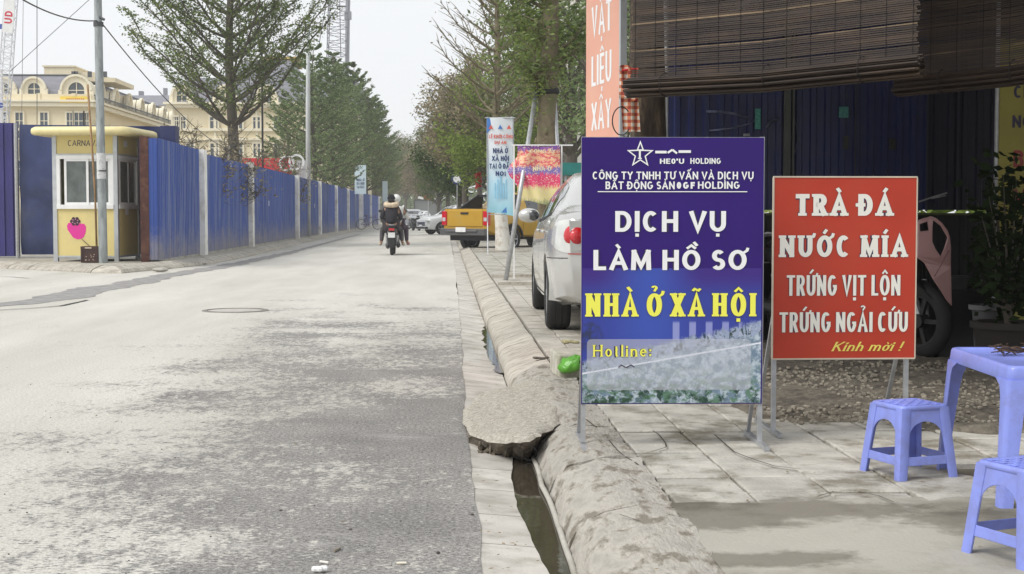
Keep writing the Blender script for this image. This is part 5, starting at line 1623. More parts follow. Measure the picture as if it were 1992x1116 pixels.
mb = MB(); mb.add([(.004, -.0068, .004), (SW - .01, -.0068, .004), (SW - .01, -.0068, .60), (.004, -.0068, .60)], [(0, 1, 2, 3)]); mb.build('picture', poster_material(), pan_o, fixn=False)
# coordinates on the board from the photo
def bxz(px, py):
    return ((px - 1131) / (1486 - 1131) * SW, zbot + (783 - py) / (783 - 267) * (ztop - zbot))
# pale panel for the phone number
x0, z0 = bxz(1142, 775); x1, z1 = bxz(1462, 658)
def rrect(x0, z0, x1, z1, r, n=5):
    pts = []
    for cx, cz, a in ((x1 - r, z1 - r, 0), (x0 + r, z1 - r, 90), (x0 + r, z0 + r, 180), (x1 - r, z0 + r, 270)):
        for k in range(n + 1): pts.append((cx + r * math.cos(R(a + 90 * k / n)), cz + r * math.sin(R(a + 90 * k / n))))
    return pts
gm = bpy.data.materials.new('faint_white_overprint'); gm.use_nodes = True
gN, gL = gm.node_tree.nodes, gm.node_tree.links
tr_n = gN.new('ShaderNodeBsdfTransparent'); mxs = gN.new('ShaderNodeMixShader'); mxs.inputs[0].default_value = .33
gN['Principled BSDF'].inputs['Base Color'].default_value = (.72, .74, .8, 1)
gL.new(tr_n.outputs[0], mxs.inputs[1]); gL.new(gN['Principled BSDF'].outputs[0], mxs.inputs[2]); gL.new(mxs.outputs[0], gN['Material Output'].inputs[0])
mb = MB(); rr_ = rrect(x0, z0 + .04, x1, z1, .02)
mb.add([(p[0], -.0082, p[1]) for p in rr_], [tuple(range(len(rr_)))[::-1]]); mb.build('number_panel', gm, sg, fixn=False)
def line(parent, s, px0, px1, pyt, pyb, m, Y0, nm='lettering', **kw):
    h = bxz_f(0, pyt)[1] - bxz_f(0, pyb)[1]
    xa, zb = bxz_f(px0, pyb); xb, _ = bxz_f(px1, pyb)
    ow = kw.pop('outline', None)
    if ow:
        kk = dict(kw); mb = MB(); kk['wv'] = kw.get('wv', .17) + ow; kk['wh'] = kw.get('wh', .15) + ow
        text_mesh(mb, s, h * 1.0, xa, zb, xb - xa, y=Y0 + .001, **kk); mb.build('lettering_outline', M_text_k, parent, fixn=False)
    mb = MB(); text_mesh(mb, s, h, xa, zb, xb - xa, y=Y0, **kw); return mb.build(nm, m, parent, fixn=False)
bxz_f = bxz
Yt = -.0095
# star with T
def star(cx, cz, r, r2, w, y):
    mb = MB(); pts = []
    for k in range(10):
        rr = r if k % 2 == 0 else r2; a = R(90 + 36 * k); pts.append((cx + rr * math.cos(a), cz + rr * math.sin(a)))
    inn = [((p[0] - cx) * (1 - w) + cx, (p[1] - cz) * (1 - w) + cz) for p in pts]
    n = 10
    mb.add([(p[0], y, p[1]) for p in pts + inn], [(k, (k + 1) % n, n + (k + 1) % n, n + k) for k in range(n)])
    return mb
c_ = bxz(1244, 300)
sm_ = star(c_[0], c_[1] - .003, .062, .026, .24, Yt); text_mesh(sm_, 'T', .042, c_[0] - .016, c_[1] - .022, .032, wv=.2, wh=.17, y=Yt, serif=.10); sm_.build('star_logo', M_text_w, sg, fixn=False)
mb = MB()
p0, p1 = bxz(1273, 299), bxz(1295, 294); mb.box2((p0[0], Yt - .001, p0[1]), (p1[0], Yt, p1[1]))
p0, p1 = bxz(1318, 298), bxz(1342, 293); mb.box2((p0[0], Yt - .001, p0[1]), (p1[0], Yt, p1[1]))
p0 = bxz(1297, 298); p1 = bxz(1306, 292); p2 = bxz(1315, 299)
mb.bar((p0[0], Yt, p0[1]), (p1[0], Yt, p1[1]), .001, .009); mb.bar((p1[0], Yt - .0003, p1[1]), (p2[0], Yt - .0003, p2[1]), .001, .009)
mb.build('logo_stroke', M_text_w, sg, fixn=False)
line(sg, "HE0'U", 1282, 1329, 309, 319, M_text_w, Yt, wv=.2, wh=.18)
line(sg, 'HOLDING', 1341, 1400, 308, 319, M_text_w, Yt, wv=.2, wh=.18)
line(sg, 'CÔNG TY TNHH TƯ VẤN VÀ DỊCH VỤ', 1152, 1464, 334, 349, M_text_w, Yt, wv=.19, wh=.17)
line(sg, 'BẤT ĐỘNG SẢN', 1177, 1311, 353, 368, M_text_w, Yt, wv=.19, wh=.17)
line(sg, '0 G F', 1315, 1350, 354, 367, M_text_w, Yt, wv=.26, wh=.24, space=.12)
line(sg, 'HOLDING', 1356, 1437, 353, 367, M_text_w, Yt, wv=.19, wh=.17)
mb = MB(); p0, p1 = bxz(1162, 373.5), bxz(1452, 371.8); mb.box2((p0[0], Yt, p0[1]), (p1[0], Yt + .001, p1[1])); mb.build('rule', M_text_w, sg)
line(sg, 'DỊCH VỤ', 1196, 1411, 410, 450, M_text_w, Yt, wv=.205, wh=.18, outline=.06, gap=.14)
line(sg, 'LÀM HỒ SƠ', 1154, 1452, 485, 524, M_text_w, Yt, wv=.205, wh=.18, outline=.06, gap=.14)
line(sg, 'NHÀ Ở XÃ HỘI', 1140, 1472, 569, 614, M_text_y, Yt, wv=.215, wh=.13, serif=.04, outline=.03, xs=.78, gap=.16, space=.24)
line(sg, 'Hotline:', 1154, 1268, 669, 692, M_text_y, Yt, wv=.14, wh=.11, serif=.04, outline=.07, gap=.17)
mb = MB(); pp = [bxz(1203, 713), bxz(1208, 708), bxz(1218, 713), bxz(1228, 708), bxz(1234, 712)]
mb.tube([(p[0], Yt, p[1]) for p in pp], .0022, 4); mb.build('scribble', M_text_k, sg)

# ---- red board
rs = thing('signboard', 'red board with white and yellow lettering on steel legs behind the near stool', 'sign', (D(1503, 600, 6.62).x, 6.62, .12), R(.6))
RW = .668
rz_f = lambda py: D(1640, py, 6.62).z - .12
rt, rb = rz_f(345), rz_f(696)
e = .020
for x in (0, RW - e - .02):
    mb = MB(); mb.box2((x, 0, .0), (x + e, e, rt - .005)); mb.build('leg', M_steel, rs)
mb = MB(); mb.box2((-.03, .004, rz_f(857)), (RW + .03, .024, rz_f(849))); mb.build('cross_bar', M_steel, rs)
for x in (.0, RW - .04):
    mb = MB(); mb.bar((x + .01, -.13, .012), (x + .01, .36, .012), .02, .02); mb.build('foot', M_steel, rs)
    mb = MB(); mb.bar((x + .01, .34, .02), (x + .01, .03, .55), .016, .016); mb.build('brace', M_steel, rs)
M_edge = mat('board_edge', (.55, .48, .38), .6, 0, .1, 9)
mb = MB(); mb.box2((0, -.014, rb), (RW, -.002, rt)); mb.build('board', M_redb, rs)
mb = MB(); f = .006
mb.box2((-.004, -.017, rt - .001), (RW + .004, 0, rt + f)); mb.box2((-.004, -.017, rb - f), (RW + .004, 0, rb + .001)); mb.box2((-f, -.017, rb), (-.0005, 0, rt)); mb.box2((RW + .0005, -.017, rb), (RW + f, 0, rt)); mb.build('rim', M_edge, rs)
def bxz_f(px, py):
    return ((px - (1507 - (py - 345) / 350 * 6)) / 284 * RW, rb + (696 - py) / 351 * (rt - rb))
Yt = -.0165
M_cw = mat('cream_print', (.78, .76, .68), .45, 0, .03, 5)
line(rs, 'TRÀ ĐÁ', 1548, 1745, 377, 419, M_cw, Yt, wv=.27, wh=.20, serif=.07, outline=.05)
line(rs, 'NƯỚC MÍA', 1516, 1773, 457, 499, M_cw, Yt, wv=.25, wh=.19, serif=.06, outline=.05, gap=.16)
line(rs, 'TRỨNG VỊT LỘN', 1529, 1757, 534, 574, M_cw, Yt, wv=.155, wh=.12, xs=.62, gap=.12, space=.3, outline=.04)
line(rs, 'TRỨNG NGẢI CỨU', 1514, 1772, 606, 645, M_cw, Yt, wv=.155, wh=.12, xs=.62, gap=.12, space=.3, outline=.04)
line(rs, 'Kính mời !', 1618, 1757, 664, 682, M_text_y if False else mat('mustard_print', (.75, .62, .12), .5), Yt, wv=.15, wh=.09, slant=.35, gap=.10, serif=.03)

# ---- tall orange banner seen at a slant
b0 = Vector((1.065, 10.85)); b1 = Vector((1.215, 10.0))
ob = thing('vertical_banner', 'tall faded orange banner with white letters standing edge-on beside the bark-covered trunk', 'banner', (b0.x, b0.y, .12), math.atan2(b1.y - b0.y, b1.x - b0.x))
bl = (b1 - b0).length
M_or = mat('faded_orange_print', (.72, .36, .26), .55, 0, .05, 1.5, dirt=(.74, .42, .30), dirt_amt=.5, dirt_scale=2)
mb = MB(); mb.box2((0, -.012, .2), (bl, .0, 3.3)); mb.build('panel', M_or, ob)
mb = MB(); mb.box2((-.02, 0, 0), (.0, .03, 3.32)); mb.build('leg', M_steel, ob)
mb = MB(); mb.box2((bl, -.016, 0), (bl + .035, .03, 3.32)); mb.build('leg', M_alu, ob)
for s, py, hh in (('VẬT', 64, .222), ('LIỆU', 162, .222), ('XÂY', 250, .205)):
    zc_ = D(1170, py, 10.4).z - .12
    mb = MB(); text_mesh(mb, s, hh, bl * .18, zc_, bl * .60, wv=.22, wh=.12, y=-.0135); mb.build('lettering', M_text_w, ob, fixn=False)
mb = MB(); text_mesh(mb, 'DỰNG', .20, bl * .14, .85, bl * .66, wv=.2, wh=.12, y=-.0135); mb.build('lettering', M_text_w, ob, fixn=False)

# ---- white and blue banner on a stand
q = P(951, 493, .12)
wb = thing('vertical_banner', 'narrow white and blue printed banner on a thin stand in front of the yellow pickup', 'banner', (D(947, 400, 37).x, 37, .12))
k_ = 37 / FPX
zz = lambda py: D(970, py, 37).z - .12
xx = lambda px: (px - 947) * k_
def cloth(w0, w1, z0, z1, curl, m, y=0, n=10, th=.0):
    mb = MB(); vs = []; fs = []; nz_ = 16
    for j in range(nz_ + 1):
        v = j / nz_
        for i in range(n + 1):
            u = i / n; dx, dy, dz = curl(u, v)
            vs.append((w0 + (w1 - w0) * u + dx, y + dy, z0 + (z1 - z0) * v + dz))
    for j in range(nz_):
        for i in range(n):
            a = j * (n + 1) + i; fs.append((a, a + 1, a + n + 2, a + n + 1))
    mb.add(vs, fs); return mb
def grad_mat(name, stops, axis=2, scale_noise=0, rough=.5):
    m = bpy.data.materials.new(name); m.use_nodes = True
    N, L = m.node_tree.nodes, m.node_tree.links
    tc = N.new('ShaderNodeTexCoord'); sp = N.new('ShaderNodeSeparateXYZ'); L.new(tc.outputs['Object'], sp.inputs[0])
    cr = N.new('ShaderNodeValToRGB'); v = sp.outputs[axis]
    lo, hi = stops[0][0], stops[-1][0]
    mr = N.new('ShaderNodeMapRange'); mr.inputs[1].default_value = lo; mr.inputs[2].default_value = hi; 
    if scale_noise:
        nz = N.new('ShaderNodeTexNoise'); nz.inputs['Scale'].default_value = scale_noise; nz.inputs['Detail'].default_value = 4; L.new(tc.outputs['Object'], nz.inputs['Vector'])
        ma = N.new('ShaderNodeMath'); ma.operation = 'MULTIPLY_ADD'; ma.inputs[1].default_value = (hi - lo) * .22; L.new(nz.outputs[0], ma.inputs[0])
        sb = N.new('ShaderNodeMath'); sb.operation = 'SUBTRACT'; sb.inputs[1].default_value = (hi - lo) * .11; L.new(v, sb.inputs[0]); L.new(sb.outputs[0], ma.inputs[2]); v = ma.outputs[0]
    L.new(v, mr.inputs[0]); L.new(mr.outputs[0], cr.inputs[0])
    el = cr.color_ramp.elements
    while len(el) > 1: el.remove(el[-1])
    for i, (p, c) in enumerate(stops):
        t_ = (p - lo) / (hi - lo)
        if i == 0: el[0].position = 0; el[0].color = (*c, 1)
        else: e_ = el.new(t_); e_.color = (*c, 1)
    L.new(cr.outputs[0], N['Principled BSDF'].inputs['Base Color']); N['Principled BSDF'].inputs['Roughness'].default_value = rough
    return m
z0, z1 = zz(413), zz(229)
mw = grad_mat('banner_print_blue', [(z0, (.30, .58, .68)), (z0 + .35, (.42, .66, .78)), (z0 + .6, (.45, .70, .82)), (z0 + 1.1, (.62, .76, .86)), (z0 + 1.6, (.74, .80, .85)), (z1, (.76, .80, .84))], 2, 4)
pn = cloth(0, xx(1000), z0, z1, lambda u, v: (0, .03 * math.sin(u * 5 + v * 3), -.05 * (1 - v) * u * u * 2 + .03 * u * v), mw).build('cloth', mw, wb, smooth=True, fixn=False)
mb = MB(); mb.add([(0.003, -.012, z1 - .40), (.003, -.012, z1 - .01), (.34, -.012, z1 - .01)], [(0, 1, 2)])
mb.add([(xx(975), -.03, z0 + .0), (xx(1000), .0, z0 - .02), (xx(1000), .0, z0 + .36)], [(0, 1, 2)]); mb.build('corner_print', mat('blue_print', (.06, .20, .55), .5), wb, fixn=False)
for px in (955, 973, 990):
    mb = MB(); c_ = (xx(px), -.05, zz(247)); mb.add([(c_[0] - .06, -.05, c_[2] - .05), (c_[0] + .06, -.05, c_[2] - .05), (c_[0], -.05, c_[2] + .06)], [(0, 1, 2)])
    mb.build('logo', mat('orange_red_print', (.65, .12, .08), .5) if px != 973 else MATS['blue_print'], wb, fixn=False)
M_navy = mat('navy_print', (.015, .035, .14), .5)
for s, px0, px1, pt, pb, m in (('LỄ KHỞI CÔNG', 951, 998, 262, 269, MATS['orange_red_print']), ('DỰ ÁN', 962, 985, 274, 280, MATS['orange_red_print']), ('NHÀ Ở', 959, 988, 288, 298, M_navy), ('XÃ HỘI', 957, 990, 303, 313, M_navy), ('TẠI Ô ĐẤT', 952, 996, 318, 328, M_navy), ('NO1', 964, 984, 333, 342, M_navy)):
    mb = MB(); text_mesh(mb, s, zz(pt) - zz(pb), xx(px0), zz(pb), xx(px1) - xx(px0), wv=.24, wh=.2, y=-.045); mb.build('lettering', m, wb, fixn=False)
mb = MB()
for k in range(5): mb.box2((.2 + .07 * k, -.037, z0 + .35), (.235 + .07 * k, -.034, z0 + .75 + .1 * (k % 3)))
mb.build('tower_print', mat('aqua_print', (.28, .56, .74), .5), wb)
mb = MB(); mb.tube([(.02, .02, 0), (.02, .02, z1 + .03)], .016, 6); mb.build('post', M_steel, wb)
mb = MB(); mb.tube([(xx(1000), .02, 0), (xx(1000) - .03, .02, z1 + .03)], .016, 6); mb.build('post', M_steel, wb)
mb = MB(); mb.tube([(-.05, .0, z1), (xx(1003), .0, z1)], .014, 6); mb.build('cross_bar', M_steel, wb)
mb = MB(); mb.tube([(0, .02, z0 - .05), (xx(1000), .02, z0 - .05)], .012, 6); mb.build('cross_bar', M_steel, wb)
mb = MB(); mb.tube([(.02, -.35, 0), (.02, .0, .8)], .014, 6); mb.build('brace', M_steel, wb)
mb = MB(); mb.tube([(xx(1000), .6, 0), (xx(1000), .0, .8)], .014, 6); mb.build('brace', M_steel, wb)

# ---- colourful crumpled banner on a frame
Yc = 22.7
cb = thing('printed_banner', 'crumpled red yellow and violet printed banner hung on a frame before the braced tree', 'banner', (D(1010, 400, Yc).x, Yc, .12))
k_ = Yc / FPX; zz = lambda py: D(1040, py, Yc).z - .12; xx = lambda px: (px - 1010) * k_
z0, z1 = zz(398), zz(283)
def splash_mat():
    m = bpy.data.materials.new('banner_print_colours'); m.use_nodes = True
    N, L = m.node_tree.nodes, m.node_tree.links
    tc = N.new('ShaderNodeTexCoord'); sp = N.new('ShaderNodeSeparateXYZ'); L.new(tc.outputs['Object'], sp.inputs[0])
    def nz(s, mp=(1, 1, 1), d=3):
        n = N.new('ShaderNodeTexNoise'); n.inputs['Scale'].default_value = s; n.inputs['Detail'].default_value = d; q = N.new('ShaderNodeMapping'); q.inputs['Scale'].default_value = mp; L.new(tc.outputs['Object'], q.inputs[0]); L.new(q.outputs[0], n.inputs['Vector']); return n.outputs[0]
    def rng(v, a, z, o0=0, o1=1):
        r = N.new('ShaderNodeMapRange'); r.inputs[1].default_value = a; r.inputs[2].default_value = z; r.inputs[3].default_value = o0; r.inputs[4].default_value = o1; L.new(v, r.inputs[0]); return r.outputs[0]
    def mix(f, c1, c2):
        n = N.new('ShaderNodeMix'); n.data_type = 'RGBA'; L.new(f, n.inputs[0])
        for i, c in ((6, c1), (7, c2)):
            if isinstance(c, tuple): n.inputs[i].default_value = (*c, 1)
            else: L.new(c, n.inputs[i])
        return n.outputs[2]
    def add(a, b_, k):
        n = N.new('ShaderNodeMath'); n.operation = 'MULTIPLY_ADD'; n.inputs[1].default_value = k; L.new(b_, n.inputs[0]); L.new(a, n.inputs[2]); return n.outputs[0]
    zj = add(sp.outputs[2], nz(22, (2.2, 1, .5)), .22)
    H_ = z1 - z0; o = z0 + .11
    c = mix(rng(zj, o + .02 * H_, o + .12 * H_), (.25, .30, .12), (.75, .66, .30))
    c = mix(rng(zj, o + .26 * H_, o + .34 * H_), c, (.72, .05, .16))
    c = mix(rng(zj, o + .50 * H_, o + .55 * H_), c, (.20, .16, .45))
    c = mix(rng(zj, o + .62 * H_, o + .66 * H_), c, mix(rng(nz(14, (1, 1, 2)), .45, .55), (.78, .45, .25), (.65, .10, .12)))
    c = mix(rng(zj, o + .90 * H_, o + .93 * H_), c, (.22, .08, .35))
    c = mix(rng(nz(38, (1, 1, 1.6), 2), .58, .64), c, (.78, .62, .50))
    L.new(c, N['Principled BSDF'].inputs['Base Color']); N['Principled BSDF'].inputs['Roughness'].default_value = .5
    return m
sm2 = splash_mat()
cloth(0, xx(1092), z0, z1, lambda u, v: (-.02 - .16 * (1 - u) * math.sin(math.pi * min(1, max(0, (.85 - v) / .6))) ** 2, .05 * math.sin(u * 9 + v * 4) + .12 * (1 - u) ** 3, .02 * math.sin(u * 7) + .06 * (1 - u) * (1 - v)), sm2, n=16).build('cloth', sm2, cb, smooth=True, fixn=False)
mb = MB(); mb.bar((-.12, .03, z1 + .01), (xx(1115), .03, z1 + .01), .02); mb.build('cross_bar', M_white, cb)
for px in (1000, 1093):
    mb = MB(); mb.bar((xx(px), .03, 0), (xx(px), .03, z1 + .0), .022); mb.build('post', M_white, cb)
for s, a_, b_, pt, pb in (('CÔNG TY', 1030, 1080, 291, 297), ('NHÀ Ở', 1036, 1072, 324, 332)):
    mb = MB(); text_mesh(mb, s, zz(pt) - zz(pb), xx(a_), zz(pb), xx(b_) - xx(a_), wv=.22, y=-.07); mb.build('lettering', mat('pale_yellow_print', (.8, .68, .4), .5), cb, fixn=False)

# ---- little banners on the far fence
for (px0, px1, pt, pb, Y, lb) in ((690, 712, 321, 377, 92, 'small white and pale blue banner fixed above the far part of the blue fence'), (744, 754, 352, 392, 118, 'faint pinkish white banner at the very end of the blue fence')):
    a_ = D(px0, pb, Y); b_ = D(px1, pt, Y)
    t = thing('vertical_banner', lb, 'banner', (a_.x, Y, .12))
    mb = MB(); mb.box2((0, 0, a_.z - .12), (b_.x - a_.x, .04, b_.z - .12)); mb.build('panel', mw if False else mat('pale_blue_banner', (.62, .74, .80), .5, 0, .12, 1), t)
    if Y == 92:
        for s, py in (('NHÀ Ở', 352), ('XÃ HỘI', 359), ('TẠI Ô ĐẤT', 366)):
            mb = MB(); text_mesh(mb, s, .16, .12, D(700, py, Y).z - .12, .5, wv=.24, y=-.01); mb.build('lettering', M_navy, t, fixn=False)
    mb = MB(); mb.tube([(.05, .05, 0), (.05, .05, b_.z - .12)], .03, 6); mb.build('post', M_steel, t)

# ================================================================== SHOP ON THE RIGHT
M_bam = mat('bamboo_slat', (.030, .019, .013), .6, 0, .4, 3, dirt=(.13, .08, .045), dirt_amt=.3, dirt_scale=1.6, stretch=(1, 1, 10), rnd=.0)
M_string = mat('dark_string', (.012, .01, .01), .9)
dirb = Vector((.69, -.72, 0)).normalized()
def blind(px0, py0, Y0, L_, z0, z1, label, roll, sd, zr=0.0):
    a_ = D(px0, py0, Y0)
    t = thing('bamboo_blind', label, 'blind', (a_.x, a_.y, 0), math.atan2(dirb.y, dirb.x))
    rnd_ = random.Random(sd)
    mb = MB(); pale = MB(); z = z0 + roll * 1.2
    pitch = .0105
    k = 0
    while z < z1:
        tilt = zr * (1 if True else 0)
        w = pitch * rnd_.uniform(.62, .88)
        broken = rnd_.random() < .04
        x0 = rnd_.uniform(-.012, .012); x1 = L_ + rnd_.uniform(-.012, .012)
        yj = rnd_.uniform(-.002, .002)
        m_ = .5 * (x0 + x1)
        dz = rnd_.uniform(-.0015, .0015)
        vs = []
        for x in (x0, m_, x1):
            sg_ = .0 if x != m_ else .004 + .016 * (z1 - z) / (z1 - z0)
            for (yy, zz_) in ((-.0025, -w / 2), (-.0025, w / 2), (.0025, w / 2), (.0025, -w / 2)):
                vs.append((x, yy + yj, z + zz_ - sg_ + (dz if x == x1 else -dz) + zr * x))
        fs = []
        for s in (0, 4):
            for q_ in range(4): fs.append((s + q_, s + (q_ + 1) % 4, s + 4 + (q_ + 1) % 4, s + 4 + q_))
        fs += [(0, 1, 2, 3), (8, 9, 10, 11)]
        (pale if rnd_.random() < .07 else mb).add(vs, fs)
        z += pitch * (1 if rnd_.random() > .03 else 1.6); k += 1
    o = mb.build('slats', M_bam, t, fixn=False); o['kind'] = 'stuff'
    o = pale.build('pale_slats', mat('pale_bamboo', (.17, .12, .07), .6, 0, .4, 3, dirt=(.04, .025, .015), dirt_amt=.9, dirt_scale=2.2), t, fixn=False); o['kind'] = 'stuff'
    mb = MB(); n = max(4, int(L_ / .14))
    for i in range(n + 1):
        x = .03 + (L_ - .06) * i / n
        mb.tube([(x, -.005, z0 + roll * .5 + zr * x), (x + rnd_.uniform(-.004, .004), -.005, z1 + zr * x)], .0016, 4)
    mb.build('strings', M_string, t)['kind'] = 'stuff'
    # rolled-up foot: spiral of slats
    mb = MB()
    for i in range(int(30)):
        ag = i * .62; r = roll * (.45 + .55 * i / 30)
        y_ = r * math.cos(ag); z_ = z0 + roll + r * math.sin(ag)
        mb.tube([(-.03 + rnd_.uniform(-.012, .012), y_, z_), (L_ * .5, y_, z_ - .02 + zr * L_ * .5), (L_ + .02 + rnd_.uniform(-.01, .01), y_, z_ + zr * L_)], .0075, 4)
    o = mb.build('rolled_foot', M_bam, t, fixn=False); o['kind'] = 'stuff'
    mb = MB()
    for x in (.25, L_ * .52, L_ - .3):
        mb.tube([(x, (roll + .012) * math.cos(R(a)), z0 + roll + zr * x + (roll + .012) * math.sin(R(a))) for a in range(0, 375, 25)], .003, 4)
    mb.build('tie_cord', M_string, t)
    return t
blA = blind(1228, 190, 8.3, 1.80, 1.82, 2.60, 'brown bamboo blind with rolled foot hanging left, above the purple board', .055, 1, .0)
blB = blind(1752, 190, 7.9, 1.25, 1.80, 2.75, 'brown bamboo blind hanging at the right edge, its roll lower than its neighbour', .05, 2, .06)
# canopy roof over the shop, posts
M_can = mat('canopy_sheet', (.05, .05, .055), .6, .1, .2, 2)
cn = thing('shop_canopy', 'dark sheet canopy above the bamboo blinds and the shaded shop front', 'canopy', (0, 0, 0))
mb = MB()
def poly_slab(mb, pts, th):
    n = len(pts); mb.add([tuple(p) for p in pts] + [(p[0], p[1], p[2] + th) for p in pts], [tuple(range(n))[::-1], tuple(range(n, 2 * n))] + [(k, (k + 1) % n, n + (k + 1) % n, n + k) for k in range(n)])
poly_slab(mb, [(.98, 8.55, 2.63), (2.32, 7.15, 2.63), (3.3, 6.4, 2.72), (9, 6.0, 2.75), (9, 11.6, 2.85), (1.6, 11.6, 2.78)], .03)
mb.build('roof', M_can, cn)
mb = MB(); mb.bar((1.0, 8.45, 2.60), (2.40, 7.0, 2.60), .05); mb.bar((2.40, 7.0, 2.66), (3.5, 6.0, 2.70), .05); mb.bar((2.2, 7.6, 2.62), (2.2, 11.4, 2.70), .05); mb.build('rail', M_steel, cn)
for (x, y) in ((D(1295, 230, 9.6).x, 9.6), (4.6, 6.6)):
    mb = MB(); mb.tube([(x, y, .1), (x, y, 2.66)], .018 if x < 3 else .03, 8); mb.build('post', M_steel, cn)
# a violet striped light slit: translucent valance edge seen top right
# blue sheet wall behind
M_navyw = mat('navy_sheet', (.022, .032, .135), .42, 0, .18, 2, dirt=(.05, .055, .12), dirt_amt=.5, dirt_scale=3)
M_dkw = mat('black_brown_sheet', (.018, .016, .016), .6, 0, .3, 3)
YW = 11.3
sw = thing('sheet_wall', 'dark blue corrugated sheet wall at the back of the shaded shop front', 'wall', (0, YW, 0))
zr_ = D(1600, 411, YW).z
xj = [D(px, 300, YW).x for px in (1296, 1532, 1800, 1945, 2250)] + [9]
for i in range(len(xj) - 1):
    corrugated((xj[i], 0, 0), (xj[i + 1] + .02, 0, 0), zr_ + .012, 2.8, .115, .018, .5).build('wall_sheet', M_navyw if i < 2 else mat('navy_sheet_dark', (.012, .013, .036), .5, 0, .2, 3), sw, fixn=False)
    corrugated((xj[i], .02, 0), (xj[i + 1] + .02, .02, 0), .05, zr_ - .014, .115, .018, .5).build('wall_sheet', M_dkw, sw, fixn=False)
mb = MB(); xp = D(1530, 300, YW).x; mb.box2((xp - .03, -.07, .05), (xp + .015, -.02, 2.8)); mb.box2((xp + .03, -.07, .05), (xp + .045, -.03, 2.8)); mb.build('stud', mat('weathered_stud', (.12, .13, .12), .7), sw)
mb = MB()
for px in (1660, 1800, 1860): x = D(px, 300, YW).x; mb.box2((x, -.03, zr_), (x + .012, -.02, 2.8))
mb.build('seam', mat('seam_grey', (.05, .055, .09), .6), sw)
mb = MB(); mb.box2((D(1490, 300, YW).x, -.035, zr_ - .03), (xj[-1], -.0251, zr_ - .012)); mb.build('rail', mat('olive_rail', (.12, .13, .06), .8), sw)  # dull olive rail just below the slit
# paint smears and scraps of sticker on the sheet
mb = MB()
def smear(pts, r): mb.tube([D(a, b_, YW - .03) - Vector((0, YW, 0)) for a, b_ in pts], r, 5)
smear([(1374, 217), (1400, 217), (1430, 221), (1458, 230)], .012); smear([(1380, 254), (1420, 250), (1460, 240), (1474, 228)], .008); smear([(1490, 248), (1500, 236), (1515, 230)], .014); smear([(1540, 230), (1550, 245), (1552, 270), (1545, 300), (1535, 320)], .005)
for k in range(len(mb.v)): v = mb.v[k]; mb.v[k] = (v[0], -.0285 + (v[1] + .03) * .12, v[2])
mb.build('paint_smear', mat('chalky_smear', (.13, .15, .24), .9, 0, .4, 20), sw, smooth=True)
for (px, py, w, h, c_) in ((1474, 231, .045, .16, (.10, .40, .33)), (1641, 218, .075, .085, (.10, .36, .33)), (1645, 277, .04, .10, (.06, .07, .06)), (1736, 280, .05, .09, (.04, .045, .05)), (1452, 262, .05, .02, (.45, .46, .5))):
    v = D(px, py, YW - .03); mb = MB(); mb.box((v.x, -.033, v.z), (w, .004, h)); 
    for k in range(3): mb.box((v.x + .004, -.0365, v.z - h * .3 + h * .3 * k), (w * .6, .002, h * .09))
    mb.build('sticker', mat('sticker_%d' % px, c_, .6, 0, .35, 60), sw)
# unseen wall added on the right to keep the shop dark
mb = MB(); mb.box2((9, 5.5, 0), (9.1, 11.6, 2.8)); tag(mb.build('shade_wall', M_dkw), 'dark unseen end wall added far right to shade the shop front', 'wall')

# yellow menu banner at right edge
Ym = 9.4
ym = thing('menu_banner', 'olive yellow menu banner with black and red letters at the right edge behind leaves', 'banner', (D(1944, 300, Ym).x, Ym, .12))
mb = MB(); mb.box2((0, 0, .25), (1.1, .015, D(1944, 170, Ym).z + .2)); mb.build('panel', mat('olive_yellow_print', (.32, .28, .05), .6, 0, .15, 3), ym)
for s, px, pt, pb, m in (('CHÁO', 1973, 166, 190, M_text_k), ('NGAO', 1970, 224, 248, M_text_k), ('BÚN', 1972, 292, 325, mat('dark_red_print', (.30, .03, .03), .5)), ('MỲ', 1972, 368, 398, MATS['dark_red_print'])):
    v = D(px, pb, Ym - .01); h = D(px, pt, Ym).z - v.z
    mb = MB(); text_mesh(mb, s, h, v.x - ym.location.x, v.z - .12, None, wv=.22, wh=.17, y=-.003); mb.build('lettering', m, ym, fixn=False)
mb = MB(); mb.box2((-.02, .016, 0), (.0, .04, 2.5)); mb.box2((1.08, .016, 0), (1.1, .04, 2.5)); mb.build('leg', M_steel, ym)

# potted leafy shrub in front of it
q = D(1960, 640, 8.9)
sh = thing('potted_shrub', 'dark leafy shrub in a pot half hiding the yellow menu banner', 'plant', (q.x, 8.9, .13))
mb = MB(); mb.lathe([(0, 0), (.16, 0), (.21, .30), (.23, .30), (.23, .34), (.19, .34), (.17, .28), (0, .28)], 16); mb.build('pot', mat('dull_pot', (.02, .015, .012), .7), sh, ang=40)
br = MB(); rnd_ = random.Random(5); rng = np.random.default_rng(5); PP = []
for k in range(26):
    az = rnd_.uniform(0, 6.28); l = rnd_.uniform(.5, 1.25); p = Vector((0, 0, .28)); pts = [p]
    for s in range(5):
        p = p + Vector((math.cos(az) * .17 * (1 + s * .15), math.sin(az) * .12, .8)) * l / 5; pts.append(p)
    br.tube(pts, [.01, .009, .008, .006, .004, .002], 4)
    for s in (2, 3, 4, 5): PP.append(np.array(pts[s])[None] + rng.normal(size=(13, 3)) * .07)
br.build('stems', M_bark, sh); link(bpy.data.objects.new('foliage', mesh_np('foliage', leaves_mesh(np.concatenate(PP), .042, 3), leaf_mat('shade_leaves', (.008, .013, .006), (.028, .045, .016), .2))), sh)

